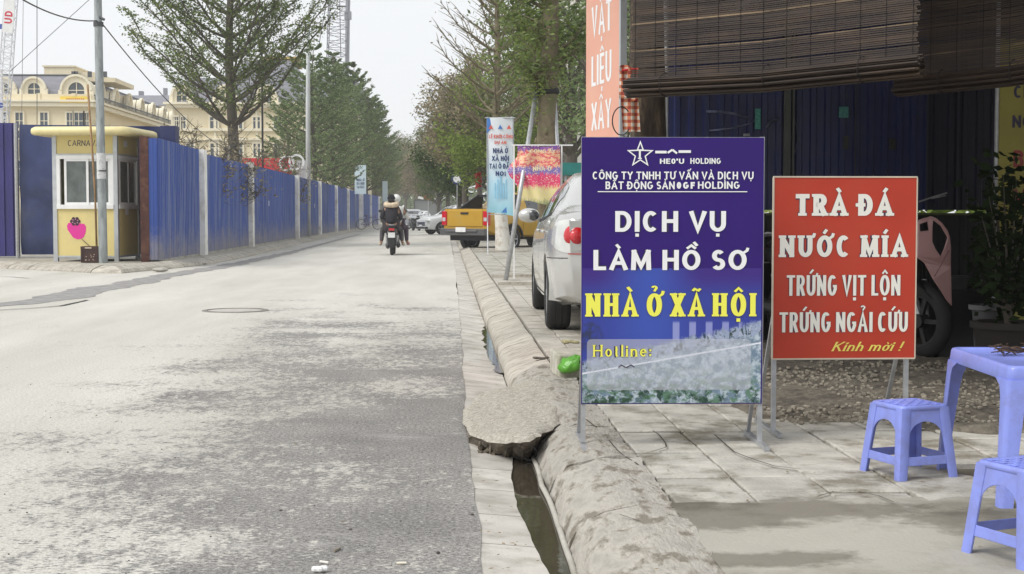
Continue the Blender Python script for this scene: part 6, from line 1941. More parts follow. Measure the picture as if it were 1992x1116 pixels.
# bark-covered trunk with checked cloth
q = D(1262, 200, 8.95)
tk = thing('old_tree', 'dark rough trunk standing between the orange banner and the bamboo blind', 'tree', (q.x - .05, 9.0, .12))
mb = MB(); n = 18; vs = []; fs = []; nz_ = 60
for j in range(nz_ + 1):
    z = 3.4 * j / nz_; r = .125 + .03 * math.exp(-z * 3) - .008 * z; cx = .10 - .028 * z
    for k in range(n):
        a = 2 * math.pi * k / n; rr = r * (1 + .14 * noise.noise(Vector((math.cos(a) * 2.5, math.sin(a) * 2.5, z * 1.4))) + .10 * noise.noise(Vector((math.cos(a) * 7, math.sin(a) * 7, z * 2.2))))
        vs.append((cx + rr * math.cos(a), rr * math.sin(a), z))
for j in range(nz_):
    for k in range(n): fs.append((j * n + k, j * n + (k + 1) % n, (j + 1) * n + (k + 1) % n, (j + 1) * n + k))
mb.add(vs, fs); mb.build('trunk', mat('cracked_bark', (.05, .036, .026), .95, 0, .6, 14, bump=1, bscale=40, dirt=(.22, .17, .10), dirt_amt=.5, dirt_scale=9, stretch=(1, 1, .3)), tk, smooth=True)
mb = MB()
for (a, l) in ((.4, 1.2), (2.5, 1.4), (4.4, 1.3), (5.6, 1.1)): mb.tube([(0, 0, 3.2), (.5 * math.cos(a) * l, .5 * math.sin(a) * l, 3.9), (1.1 * math.cos(a) * l, 1.1 * math.sin(a) * l, 4.9)], [.08, .05, .015], 7)
mb.build('limbs', M_bark_d, tk, smooth=True)
rng = np.random.default_rng(8); pos = rng.normal(size=(9000, 3)) * np.array([1.0, 1.0, .55]) + np.array([0, 0, 5.0])
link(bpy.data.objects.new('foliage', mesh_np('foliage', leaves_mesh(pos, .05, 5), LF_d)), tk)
def check_mat():
    m = bpy.data.materials.new('checked_cloth'); m.use_nodes = True; N, L = m.node_tree.nodes, m.node_tree.links
    tc = N.new('ShaderNodeTexCoord')
    outs = []
    for ax in ('X', 'Z'):
        w = N.new('ShaderNodeTexWave'); w.wave_type = 'BANDS'; w.bands_direction = ax; w.inputs['Scale'].default_value = 7.5; w.inputs['Distortion'].default_value = .6; L.new(tc.outputs['Object'], w.inputs['Vector'])
        r = N.new('ShaderNodeMapRange'); r.inputs[1].default_value = .45; r.inputs[2].default_value = .6; L.new(w.outputs[1], r.inputs[0]); outs.append(r.outputs[0])
    a = N.new('ShaderNodeMath'); a.operation = 'ADD'; L.new(outs[0], a.inputs[0]); L.new(outs[1], a.inputs[1])
    h = N.new('ShaderNodeMath'); h.operation = 'MULTIPLY'; h.inputs[1].default_value = .5; L.new(a.outputs[0], h.inputs[0])
    cr = N.new('ShaderNodeValToRGB'); cr.color_ramp.interpolation = 'CONSTANT'; el = cr.color_ramp.elements
    el[0].color = (.66, .60, .52, 1); el[1].position = .3; el[1].color = (.55, .20, .10, 1); e_ = el.new(.8); e_.color = (.30, .04, .03, 1)
    L.new(h.outputs[0], cr.inputs[0]); L.new(cr.outputs[0], N['Principled BSDF'].inputs['Base Color']); N['Principled BSDF'].inputs['Roughness'].default_value = .8
    return m
MC = check_mat()
v0 = D(1203, 256, 8.8); v1 = D(1241, 130, 8.8)
cl = thing('hanging_cloth', 'red and white checked cloth hanging on the dark trunk under the bamboo roll', 'cloth', (v0.x, 8.78, v0.z))
cl_w = v1.x - v0.x; cl_h = v1.z - v0.z
cloth(0.01, cl_w, 0, cl_h * .56, lambda u, v: (.02 * (1 - v) * 0 + .015 * (1 - v), .012 * math.sin(u * 9), 0), MC, n=10).build('lower_drape', MC, cl, smooth=True, fixn=False)
cloth(.0, cl_w * .95, cl_h * .5, cl_h, lambda u, v: (0, -.02 + .014 * math.sin(u * 12 + v * 5), .01 * math.sin(u * 6)), MC, n=10).build('upper_fold', MC, cl, smooth=True, fixn=False)
mb = MB(); mb.tube([(.0, -.02, cl_h * .93), (cl_w, -.02, cl_h * .97)], .008, 6); mb.build('cord', M_red, cl)
mb = MB(); cc = D(1212, 235, 8.7) - cl.location
mb.tube([(cc.x + .055 * math.cos(R(a)) - .01, cc.y, cc.z + .085 * math.sin(R(a))) for a in range(40, 330, 15)] , .004, 6); mb.tube([(cc.x - .0, cc.y, cc.z - .08), (cc.x + .03, cc.y, cc.z - .14), (cc.x + .12, cc.y, cc.z - .15)], .006, 6)
tag(mb.build('cable_loop', M_black, None, smooth=True), 'black cable loop dangling beside the checked cloth', 'cable').location = cl.location

# ---- pink scooter fairing etc. are built with the scooters
# dark cupboard and dull bucket at the back
Yk = 10.3
v = D(1868, 540, Yk); w_ = D(1990, 540, Yk)
ck = thing('cupboard', 'black cupboard with a ledge standing against the back wall behind the table', 'cupboard', (v.x, Yk, .13))
M_ck = mat('black_wood', (.014, .013, .013), .5, 0, .3, 5)
mb = MB(); W_ = 1.25; mb.box2((0, 0, 0), (W_, .45, D(1868, 556, Yk).z - .13)); mb.build('carcass', M_ck, ck)
mb = MB(); zt_ = D(1868, 556, Yk).z - .13; mb.box2((-.02, -.03, zt_), (W_ + .02, .46, zt_ + .025)); mb.build('top', mat('worn_edge', (.06, .058, .055), .4), ck)
for k in range(2): mb = MB(); mb.box2((.03 + .61 * k, -.015, .05), (.60 + .61 * k, -.001, zt_ - .03)); d_ = mb.build('door', M_ck, ck); mb = MB(); mb.box2((.52 - .3 * k + .61 * k - .0, -.03, .3), (.54 - .3 * k + .61 * k, -.0151, .42)); mb.build('handle', M_steel, d_)
Yb = 9.3
v = D(1916, 655, Yb); bk = thing('bucket', 'dull grey bucket in the shade behind the blue table', 'bucket', (v.x, Yb, .15))
h_ = D(1916, 594, Yb).z - .15
mb = MB(); mb.lathe([(0, 0), (.06, 0), (.062, .015), (.075, h_ * .6), (.085, h_ - .01), (.10, h_ - .008), (.10, h_), (.08, h_), (.055, .03), (0, .03)], 20); mb.build('body', mat('grey_plastic', (.09, .09, .095), .5, 0, .2, 8), bk, ang=40)
mb = MB(); mb.lathe([(.095, h_ - .03), (.108, h_ - .025), (.108, h_ + .005), (.09, h_ + .005)], 20); mb.build('rim', mat('grey_plastic_light', (.16, .16, .165), .5), bk, ang=40)
Yb = 9.9; v = D(1875, 557, Yb)
bx_ = thing('box', 'dark grey box lying on the ledge left of the bucket', 'box', (v.x, Yb, D(1875, 564, Yb).z), R(5))
mb = MB(); mb.box2((-.12, 0, 0), (.03, .12, .09)); bevel(mb.build('body', mat('box_grey', (.07, .07, .072), .6), bx_), .008)
mb = MB(); mb.box2((-.125, -.005, .085), (.035, .125, .1)); mb.build('lid', mat('box_grey2', (.09, .09, .09), .5), bx_)
# low plinth carries it
mb = MB(); mb.box2((v.x - .2, Yb - .1, .12), (v.x + .25, Yb + .2, D(1875, 564, Yb).z)); tag(mb.build('plinth', M_ck), 'dark plinth block under the grey box at the back of the shop', 'plinth')

# ================================================================== PLASTIC STOOLS AND TABLE
M_pl = mat('periwinkle_plastic', (.225, .275, .69), .32, 0, .08, 9, spec=.55, dirt=(.19, .21, .46), dirt_amt=.5, dirt_scale=14)
def stool_side(wt, wb, h, legt, legb, top, bar_z, bar_h, arch=True):
    """front face outline in XZ with an arch cut and a low stretcher"""
    outer = [(-wb / 2, 0), (-wb / 2 + legb, 0), (-wb / 2 + legb + (legt - legb) * bar_z / h + (wb - wt) / 2 * bar_z / h * 0, bar_z)]
    def xl(z): return -wb / 2 + (wb - wt) / 2 * z / h
    def wl(z): return legb + (legt - legb) * z / h
    inx = lambda z: xl(z) + wl(z)
    out = [(xl(0), 0), (inx(0), 0), (inx(bar_z), bar_z), (-inx(bar_z), bar_z), (-inx(0), 0), (-xl(0), 0), (-xl(h), h), (xl(h), h)]
    za = h - top
    r = -inx(za * .8)
    zs = za - r * .85
    hole = [(inx(bar_z + bar_h), bar_z + bar_h), (-inx(bar_z + bar_h), bar_z + bar_h), (-inx(zs), zs)]
    for k in range(1, 12):
        a = R(180 * k / 12); hole.append((-inx(zs) * math.cos(a), zs + (za - zs) * math.sin(a)))
    hole.append((inx(zs), zs))
    return out, hole
def make_stool():
    t = thing('plastic_stool', 'x', 'stool', (0, 0, 0), 0, 'blue plastic stools on the pavement')
    h, wt, wb = .285, .205, .262
    tilt = math.atan2((wb - wt) / 2, h)
    for k in range(4):
        out, hole = stool_side(wt, wb, h - .012, .040, .034, .050, .055, .034)
        mb = MB(); M_ = Matrix.Rotation(R(90 * k), 4, 'Z') @ Matrix.Translation((0, -wb / 2, 0)) @ Matrix.Rotation(-tilt, 4, 'X')
        mb.plate(out, [hole], .0035, M_); bevel(mb.build('side', M_pl, t, fixn=True), .0015, 1)
    # corner legs: rounded vertical ribs joining the sides
    for k in range(4):
        sx, sy = ((1, 1), (-1, 1), (-1, -1), (1, -1))[k]
        mb = MB()
        prof = []
        for z in (0, .1, .2, h - .01):
            f = z / h; c = (wb / 2 + (wt - wb) / 2 * f); 
            w_ = .034 + .006 * f
            ring = [(-w_, .002), (-w_ * .8, .006), (-.006, .0055), (.0035, .0035), (.0055, -.006), (.006, -w_ * .8), (.002, -w_), (-.003, -w_), (-.003, -.003), (-w_, -.003)]
            prof.append([(sx * (c + a), sy * (c + b_), z) for a, b_ in ring])
        vs = sum(prof, []); n = 10
        fs = [(j * n + q_, j * n + (q_ + 1) % n, (j + 1) * n + (q_ + 1) % n, (j + 1) * n + q_) for j in range(3) for q_ in range(n)] + [tuple(range(n)), tuple(range(3 * n, 4 * n))]
        mb.add(vs, fs); mb.build('leg', M_pl, t, ang=50)
    # seat with rounded rim
    mb = MB(); rings = []
    def rr(w, r, z, n=6):
        pts = []
        for cx, cy, a in ((w - r, w - r, 0), (-w + r, w - r, 90), (-w + r, -w + r, 180), (w - r, -w + r, 270)):
            for q_ in range(n + 1): pts.append((cx + r * math.cos(R(a + 90 * q_ / n)), cy + r * math.sin(R(a + 90 * q_ / n)), z))
        return pts
    for (w, z) in ((.1035, h - .022), (.1075, h - .018), (.1085, h - .010), (.1055, h - .003), (.100, h), (.094, h - .0015), (.088, h - .003)): rings.append(rr(w, .022, z))
    n = len(rings[0]); vs = sum(rings, [])
    fs = [(j * n + q_, j * n + (q_ + 1) % n, (j + 1) * n + (q_ + 1) % n, (j + 1) * n + q_) for j in range(len(rings) - 1) for q_ in range(n)] + [tuple(range((len(rings) - 1) * n, len(rings) * n)), tuple(range(n))[::-1]]
    mb.add(vs, fs); seat = mb.build('seat', M_pl, t, ang=50)
    mb = MB()
    for i in range(7):
        for j in range(7):
            x = -.075 + .025 * i; y = -.075 + .025 * j
            if (i + j) % 2 == 0: mb.box((x, y, h - .001), (.0195, .0195, .005), rz=R(45) if False else 0)
            else: mb.box((x, y, h - .0022), (.014, .014, .003))
    o = mb.build('seat_pattern', M_pl, seat); o['kind'] = 'stuff'; bevel(o, .0015, 1)
    return t
st = make_stool()
c1, c2, c3 = P(1664, 914, .12), P(1752, 939, .12), P(1872, 930, .12)
cen = (c1 + c3) / 2
dv = (c3 - c2); rz = math.atan2(dv.y, dv.x)
st.location = (cen.x, cen.y, .122); st.rotation_euler = (0, 0, rz)
st['label'] = 'blue plastic stool standing whole in view between the red board and the table'
d1 = (c3 - c2).length, (c1 - c2).length
print('STOOL side', d1)
st2 = copy_tree(st)
k1, k2 = P(1874, 1072, .127), P(1984, 1107, .127)
u = (k2 - k1).normalized(); nrm_ = Vector((-u.y, u.x, 0))
if nrm_.x < 0: nrm_ = -nrm_
cen2 = k1 + u * .13 + nrm_ * .13
st2.location = (cen2.x, cen2.y, .127); st2.rotation_euler = (0, 0, math.atan2(u.y, u.x))
st2['label'] = 'blue plastic stool cut by the bottom right edge, nearest to the viewer'

# table
def make_table():
    t = thing('plastic_table', 'low blue plastic table with dried stems on top, at the right edge', 'table')
    h = .50
    A0 = P(1844, 674, .62); A1 = P(1962, 712, .62)
    u = (A0 - A1); L_ = u.length; ang_ = math.atan2(u.y, u.x) - R(90)
    # local: x right, y away from the viewer; near-left corner at A1
    t.location = (A1.x, A1.y, .12); t.rotation_euler = (0, 0, ang_)
    Wd = .50; fl = .035
    print('TABLE', L_, math.degrees(ang_))
    # top rim with sunken surface
    mb = MB(); rings = []
    def rr(o, r, z, n=5):
        pts = []
        for cx, cy, a in ((Wd - r + o, L_ - r + o, 0), (r - o, L_ - r + o, 90), (r - o, r - o, 180), (Wd - r + o, r - o, 270)):
            for q_ in range(n + 1): pts.append((cx + r * math.cos(R(a + 90 * q_ / n)), cy + r * math.sin(R(a + 90 * q_ / n)), z))
        return pts
    rr0 = [(-.002, h - .055), (.0, h - .05), (-.004, h - .012), (-.008, h - .003), (-.015, h), (-.024, h - .004), (-.030, h - .010)]
    for (o, z) in rr0: rings.append(rr(o, .03, z))
    n = len(rings[0]); vs = sum(rings, [])
    fs = [(j * n + q_, j * n + (q_ + 1) % n, (j + 1) * n + (q_ + 1) % n, (j + 1) * n + q_) for j in range(len(rings) - 1) for q_ in range(n)] + [tuple(range((len(rings) - 1) * n, len(rings) * n))]
    mb.add(vs, fs); mb.build('tabletop', M_pl, t, ang=50)
    # legs: L-shaped, wide at the top with a curve into the apron
    for (cx, cy, sx, sy) in ((0, 0, -1, -1), (Wd, 0, 1, -1), (0, L_, -1, 1), (Wd, L_, 1, 1)):
        mb = MB(); prof = []
        for z, w_ in ((0, .048), (.2, .056), (h - .16, .064), (h - .11, .07), (h - .075, .085), (h - .058, .12), (h - .05, .14)):
            f = 1 - z / h; o = fl * f
            ox, oy = cx + sx * o, cy + sy * o
            th = .004
            ring = [(0, -w_), (0, -.018), (-.005, -.005), (-.018, 0), (-w_, 0), (-w_, -th), (-.02, -th - .002), (-th - .004, -.02), (-th, -w_)]
            prof.append([(ox + sx * a, oy + sy * b_, z) for a, b_ in ring])
        vs = sum(prof, []); n = 9; m_ = len(prof)
        fs = [(j * n + q_, j * n + (q_ + 1) % n, (j + 1) * n + (q_ + 1) % n, (j + 1) * n + q_) for j in range(m_ - 1) for q_ in range(n)] + [tuple(range(n)), tuple(range((m_ - 1) * n, m_ * n))]
        mb.add(vs, fs); mb.build('leg', M_pl, t, ang=50)
    return t, L_
tb, TL = make_table()
v = P(1972, 684, .625)
dh = thing('dried_stems', 'small tangle of dried dark stems lying on the blue table', 'dried stems', (v.x, v.y, .615))
mb = MB(); random.seed(3)
for k in range(34):
    a = random.uniform(0, 6.28); c = Vector((random.uniform(-.06, .09), random.uniform(-.04, .05), random.uniform(.004, .028))); l = random.uniform(.025, .06)
    d = Vector((math.cos(a), math.sin(a) * .7, random.uniform(-.2, .3))) * l
    mb.tube([c - d, c + Vector((0, 0, .008)), c + d], [.002, .0035, .0015], 5)
mb.build('stems', mat('dried_brown', (.07, .04, .025), .8, 0, .5, 40), dh, smooth=True)['kind'] = 'stuff'
# white bowl under the table edge (seen through the legs of the stool)
v = P(1757, 872, .125); 
# concrete block with green bag beside the purple board
v = P(1086, 738, .12)
blk = thing('concrete_block', 'rough concrete block lying left of the purple board with a green bag against it', 'block', (v.x, v.y, .125), R(3))
mb = MB(); mb.box2((0, 0, 0), (.30, .42, .15)); bevel(mb.build('block', mat('block_concrete', (.47, .45, .38), .9, 0, .2, 9, bump=.6, dirt=(.26, .25, .16), dirt_amt=.7, dirt_scale=7), blk), .012, 2)
gb = thing('green_bag', 'crumpled bright green plastic bag against the concrete block', 'plastic bag', (v.x + .085, v.y - .03, .165))
mb = MB(); vs = []; fs = []; n = 22; m_ = 12; random.seed(2)
for j in range(m_ + 1):
    th_ = math.pi * j / m_ * .98
    for k in range(n):
        a = 2 * math.pi * k / n; d = Vector((math.sin(th_) * math.cos(a), math.sin(th_) * math.sin(a), math.cos(th_)))
        r = 1 + .28 * noise.noise(d * 2.2 + Vector((3, 1, 0))) + .16 * math.sin(a * 9 + 4 * d.z) * math.sin(th_)
        p = Vector((d.x * .075, d.y * .05, d.z * .055 + .05)) * r; p.x += .04 * d.z; vs.append((p.x, p.y, max(.0, p.z)))
for j in range(m_):
    for k in range(n): fs.append((j * n + k, j * n + (k + 1) % n, (j + 1) * n + (k + 1) % n, (j + 1) * n + k))
mb.add(vs, fs); mb.build('bag', mat('green_film', (.10, .33, .03), .35, 0, .2, 12, spec=.6), gb, smooth=True)
mb = MB(); mb.ell((.06, -.01, .075), (.035, .03, .03), 10, 6); mb.build('knot', mat('black_film', (.02, .02, .02), .4), gb, smooth=True)
v = P(1108, 668, .12); mb = MB(); random.seed(12)
for k in range(8): mb.ell((v.x + random.uniform(-.05, .05), v.y + random.uniform(-.06, .06), .135), (random.uniform(.02, .04), .02, .014), 7, 4)
tag(mb.build('food_waste', mat('wilted', (.40, .36, .20), .8, 0, .4, 30)), kind='stuff')
v = P(1052, 696, .14); mb = MB()
for k in range(9): mb.ell((v.x + random.uniform(-.045, .045), v.y + random.uniform(-.03, .03), .14), (.018, .015, .009), 6, 4)
tag(mb.build('dark_debris', M_mud), kind='stuff')
# ================================================================== VEHICLES
M_silver = mat('silver_paint', (.55, .55, .53), .25, .45, .04, 1.5, coat=.6, spec=.6)
M_wpaint = mat('white_car_paint', (.74, .75, .76), .3, 0, .03, 1.5, coat=.6)
M_yel = mat('mustard_paint', (.56, .33, .035), .33, .1, .06, 2, coat=.5, dirt=(.42, .30, .10), dirt_amt=.35, dirt_scale=2)
M_tail = mat('tail_lamp_red', (.55, .012, .02), .15, 0, .1, 12, coat=.8)
M_clear = mat('clear_lamp', (.62, .63, .60), .15, .2, .1, 10, coat=.8)
M_rim = mat('alloy_rim', (.45, .46, .47), .3, .7, .1, 10)
M_cglass = mat('car_glass', (.035, .04, .042), .05, 0, .2, 1.5, spec=1.0, coat=.5)
M_seam = mat('panel_gap', (.02, .02, .02), .8)
M_trim = mat('black_trim', (.025, .025, .027), .5, 0, .1, 6)
M_plate = mat('number_plate', (.75, .75, .74), .5)

def itp(tab, x):
    for (a, va), (b_, vb) in zip(tab, tab[1:]):
        if x <= b_:
            t = 0 if b_ == a else max(0, (x - a) / (b_ - a))
            t = t * t * (3 - 2 * t) * .35 + t * .65
            return va + (vb - va) * t
    return tab[-1][1]
class Car:
    """x forward from the rear bumper, y to the left, z up"""
    def __init__(s, name, label, group, paint, L, W, zb, zbelt, ztop, wtop, wpl, wheels, rw, glass, loc, rz, cat='car'):
        s.t = thing(name, label, cat, loc, rz, group); s.paint = paint; s.L = L; s.W = W
        s.zb, s.zbelt, s.ztop, s.wtop, s.wpl = zb, zbelt, ztop, wtop, wpl
        xs_ = sorted(set([0, .02, .05, .1, .17, .25, .35] + [.35 + (L - .7) * k / 26 for k in range(27)] + [L - .35, L - .25, L - .17, L - .1, L - .05, L - .02, L]))
        rows = [s.section(x) for x in xs_]; n = len(rows[0])
        mb = MB(); vs = sum(rows, [])
        fs = [(i * n + k, i * n + k + 1, (i + 1) * n + k + 1, (i + 1) * n + k) for i in range(len(rows) - 1) for k in range(n - 1)]
        fs += [(i * n + n - 1, i * n, (i + 1) * n, (i + 1) * n + n - 1) for i in range(len(rows) - 1)]
        fs += [tuple(range(n)), tuple((len(rows) - 1) * n + k for k in range(n))]
        mb.add(vs, fs)
        body = mb.build('body', paint, s.t, ang=38); s.body = body
        cut = MB()
        for x in wheels:
            for sg_ in (1, -1):
                cut.lathe([(0, -.01), (rw + .055, -.01), (rw + .055, .42), (0, .42)], 28, Matrix.Translation((x, sg_ * (s.W / 2 - .2), rw - .01)), 'Y') if sg_ > 0 else cut.lathe([(0, -.42), (rw + .055, -.42), (rw + .055, .01), (0, .01)], 28, Matrix.Translation((x, sg_ * (s.W / 2 - .2), rw - .01)), 'Y')
        c = cut.build('wheel_arch_cut', M_trim); c.parent = s.t
        m = body.modifiers.new('arches', 'BOOLEAN'); m.object = c; m.operation = 'DIFFERENCE'; m.solver = 'EXACT'
        bpy.context.view_layer.update()
        dg = bpy.context.evaluated_depsgraph_get()
        me = bpy.data.meshes.new_from_object(body.evaluated_get(dg)); body.modifiers.clear(); body.data = me
        bpy.data.objects.remove(c, do_unlink=True)
        mb = MB(); mb.box2((.5, -W / 2 + .28, zb[2][1] + .02), (L - .5, W / 2 - .28, zb[2][1] + .3)); mb.build('underbody', M_trim, s.t)
        for x in wheels:
            for sg_ in (1, -1): s.wheel(x, sg_, rw)
    def section(s, x):
        w = s.W / 2 * itp(s.wpl, x); zb, ze, zt = itp(s.zb, x), itp(s.zbelt, x), itp(s.ztop, x)
        wt = w * itp(s.wtop, x); hz = ze - zb
        half = [(0, zb), (w * .86, zb), (w * .955, zb + .05), (w * .985, zb + hz * .25), (w * 1.0, zb + hz * .5), (w * .995, zb + hz * .72), (w * .975, zb + hz * .9), (w * .935, ze)]
        dz = max(zt - ze, .012)
        half += [(w * .935 + (wt - w * .935) * .5 + .012 * min(1, dz * 3), ze + dz * .5), (wt, ze + dz * .86), (wt * .90, ze + dz * .965), (wt * .6, zt), (0, zt + .006)]
        pts = [(x, -a, b_) for a, b_ in half[::-1]] + [(x, a, b_) for a, b_ in half[1:-1]]
        return pts
    def yat(s, x, z):
        half = [(p[1], p[2]) for p in s.section(x)][len(s.section(x)) // 2:]
        w = s.W / 2 * itp(s.wpl, x)
        h_ = [(p[1], p[2]) for p in s.section(x) if p[1] > .0]
        h_.sort(key=lambda q: q[1])
        for (ya, za), (yb, zb_) in zip(h_, h_[1:]):
            if za <= z <= zb_: return ya + (yb - ya) * (z - za) / max(1e-6, zb_ - za)
        return h_[-1][0]
    def patch(s, name, m, xs_, zlo, zhi, sg_=1, off=.006, nz_=6, parent=None):
        mb = MB(); vs = []; fs = []
        for i, x in enumerate(xs_):
            a, b_ = zlo(x), zhi(x)
            for j in range(nz_ + 1):
                z = a + (b_ - a) * j / nz_
                vs.append((x, sg_ * (s.yat(x, z) + off), z))
        k = nz_ + 1
        for i in range(len(xs_) - 1):
            for j in range(nz_): fs.append((i * k + j, i * k + j + 1, (i + 1) * k + j + 1, (i + 1) * k + j))
        mb.add(vs, fs); o = mb.build(name, m, parent or s.t, smooth=True, fixn=False)
        return o
    def topglass(s, name, x0, x1, m=None, hw=.80, n=8):
        mb = MB(); vs = []; fs = []
        for i in range(n + 1):
            x = x0 + (x1 - x0) * i / n; zt = itp(s.ztop, x); wt = s.W / 2 * itp(s.wpl, x) * itp(s.wtop, x)
            for j in range(9):
                u = -1 + 2 * j / 8; vs.append((x, u * wt * hw, zt + .012 - .02 * u * u))
        for i in range(n):
            for j in range(8): a = i * 9 + j; fs.append((a, a + 1, a + 10, a + 9))
        mb.add(vs, fs); return mb.build(name, m or M_cglass, s.t, smooth=True, fixn=False)
    def wheel(s, x, sg_, r):
        y = sg_ * (s.W / 2 - .115)
        w = empty('wheel', (x, y, r), 0, s.t)
        mb = MB(); wd = .105
        mb.lathe([(r * .66, -wd), (r * .9, -wd), (r * .97, -wd * .85), (r, -wd * .6), (r, -wd * .32), (r * .985, -wd * .30), (r * .985, -wd * .24), (r, -wd * .22), (r, wd * .22), (r * .985, wd * .24), (r * .985, wd * .30), (r, wd * .32), (r, wd * .6), (r * .97, wd * .85), (r * .9, wd), (r * .66, wd), (r * .66, -wd)], 36, axis='Y')
        mb.build('tyre', M_rubber, w, ang=35)
        mb = MB(); mb.lathe([(r * .67, -wd * .9), (r * .67, wd * .9), (r * .61, wd * .85), (r * .6, 0), (r * .6, -wd * .85), (r * .67, -wd * .9)], 30, axis='Y')
        for k in range(5):
            a = 2 * math.pi * k / 5; mb.bar((0, sg_ * wd * .6, 0), (r * .62 * math.cos(a), sg_ * wd * .62, r * .62 * math.sin(a)), .06, .05)
        mb.lathe([(0, sg_ * wd * .75), (.045, sg_ * wd * .7), (.05, sg_ * wd * .5)], 12, axis='Y'); mb.build('rim', M_rim, w, ang=40)
        mb = MB(); mb.lathe([(0, 0), (r * .6, .0)], 24, axis='Y'); mb.build('brake_disc', M_trim, w)
    def mirror(s, x, z, m=None):
        for sg_ in (1, -1):
            y = s.yat(x, z - .02)
            mb = MB(); mb.ell((x, sg_ * (y + .13), z + .02), (.075, .115, .075), 14, 8); mb.bar((x, sg_ * (y - .02), z - .03), (x, sg_ * (y + .08), z - .01), .05, .03)
            mo = mb.build('mirror', m or s.paint, s.t, smooth=True)
            mb = MB(); mb.ell((x - .060, sg_ * (y + .085), z + .02), (.022, .055, .058), 14, 6); mb.build('mirror_glass', M_cglass, mo, smooth=True)
def fr(a, b_, n): return [a + (b_ - a) * i / n for i in range(n + 1)]

# ---- silver sedan parked on the pavement
cx0 = Vector((1.74, 11.85, .122))
L = 4.5
sed = Car('parked_sedan', 'silver sedan parked on the pavement, seen from behind, left of the purple board', None, M_silver, L, 1.76,
  [(0, .30), (.5, .24), (2.2, .19), (4.0, .19), (4.5, .26)],
  [(0, .98), (.12, 1.02), (1.2, 1.0), (2.5, .95), (3.3, .93), (3.9, .84), (4.35, .70), (4.5, .60)],
  [(0, .985), (.12, 1.045), (.55, 1.075), (.72, 1.10), (1.35, 1.385), (1.75, 1.43), (2.35, 1.435), (2.75, 1.37), (3.45, .985), (3.9, .88), (4.35, .72), (4.5, .615)],
  [(0, .80), (.55, .80), (.75, .78), (1.35, .66), (2.4, .66), (3.3, .80), (4.5, .80)],
  [(0, .80), (.03, .845), (.08, .89), (.16, .93), (.3, .968), (.6, .995), (1.2, 1), (3.6, 1), (4.1, .95), (4.35, .87), (4.45, .78), (4.5, .70)],
  (.93, 3.63), .315, None, (cx0.x, cx0.y, cx0.z), R(90) + R(-1.0))
zroof = lambda x: itp(sed.ztop, x) - .085
belt = lambda x: itp(sed.zbelt, x) + .035
for sg_ in (1, -1):
    sed.patch('window', M_cglass, fr(2.16, 3.18, 10), belt, lambda x: max(belt(x) + .01, min(zroof(x), 1.345)), sg_, .006)
    sed.patch('window', M_cglass, fr(1.12, 2.08, 10), belt, lambda x: max(belt(x) + .01, min(zroof(x) - .02, 1.34)), sg_, .006)
    for x in (1.02, 2.12, 3.3): sed.patch('door_seam', M_seam, [x, x + .01], lambda x: .30, lambda x: itp(sed.zbelt, x) + .01, sg_, .002)
    sed.patch('sill_trim', M_seam, fr(1.3, 3.2, 8), lambda x: .27, lambda x: .285, sg_, .003, 1)
    sed.patch('window_frame', M_seam, fr(1.05, 3.3, 14), lambda x: belt(x) - .025, lambda x: belt(x) - .005, sg_, .0065, 1)
    for x in (1.28, 2.3):
        y = sed.yat(x, .86); mb = MB(); mb.ell((x, sg_ * (y + .015), .865), (.085, .02, .016), 10, 6); mb.build('handle', M_silver, sed.t, smooth=True)
    # bumper crease and lamp
    sed.patch('bumper_seam', M_seam, fr(.02, .62, 10), lambda x: .655 - .02 * x, lambda x: .662 - .02 * x, sg_, .003, 1)
    lo = lambda x: .70 + .10 * (x / .36) ** 1.5; hi = lambda x: .985 - .03 * (x / .36) - .10 * (x / .36) ** 4
    sed.patch('lamp_housing', M_clear, [.0, .02, .05, .1, .16, .22, .28, .34], lo, hi, sg_, .009, 8)
sed.topglass('rear_window', .70, 1.36); sed.topglass('windscreen', 2.78, 3.42)
sed.mirror(3.10, .99)
# rear face: lamps wrap on to the boot
for sg_ in (1, -1):
    mb = MB(); yy0, yy1 = .42, .735
    pts = [(.47, .80), (.55, .735), (.715, .71), (.725, .97), (.62, .965), (.52, .90)]
    mb.plate([(sg_ * a, b_) for a, b_ in pts], [], .012, Matrix.Translation((-.010, 0, 0)) @ Matrix.Rotation(R(-90), 4, 'Z') @ Matrix.Scale(-1, 4, (1, 0, 0)))
    hs = mb.build('lamp_housing', M_clear, sed.t)
    for (yc, zc_, rr) in ((.675, .845, .098),):
        mb = MB(); mb.ell((.035, sg_ * yc, zc_), (.062, rr, rr * 1.0), 20, 10, Matrix.Rotation(sg_ * R(-18), 3, 'Z')); lp = mb.build('tail_lamp', M_tail, sed.t, smooth=True)
        mb = MB(); mb.ell((-.012, sg_ * yc, zc_), (.020, rr * .45, rr * .45), 16, 8); mb.build('lamp_core', mat('lamp_core_red', (.75, .05, .06), .2, coat=.8), lp, smooth=True)
# rear bumper volume, boot lines, plate
mb = MB(); n = 22; vs = []; fs = []
prof = [(.02, .675), (-.055, .655), (-.075, .58), (-.07, .48), (-.045, .36), (.02, .28)]
for i in range(n + 1):
    u = -1 + 2 * i / n; y = u * .865; bk = .50 * abs(u) ** 5 + .035 * u * u
    for (a, b_) in prof: vs.append((a + bk, y * (1 if abs(u) < 1 else 1), b_))
k_ = len(prof)
for i in range(n):
    for j in range(k_ - 1): fs.append((i * k_ + j, i * k_ + j + 1, (i + 1) * k_ + j + 1, (i + 1) * k_ + j))
mb.add(vs, fs); mb.build('rear_bumper', M_silver, sed.t, smooth=True, fixn=False)
mb = MB(); mb.box2((-.08, -.62, .30), (.0, .62, .36)); mb.build('bumper_insert', M_trim, sed.t)
mb = MB(); mb.box2((-.012, -.24, .72), (.0, .24, .84)); mb.build('number_plate', M_plate, sed.t)
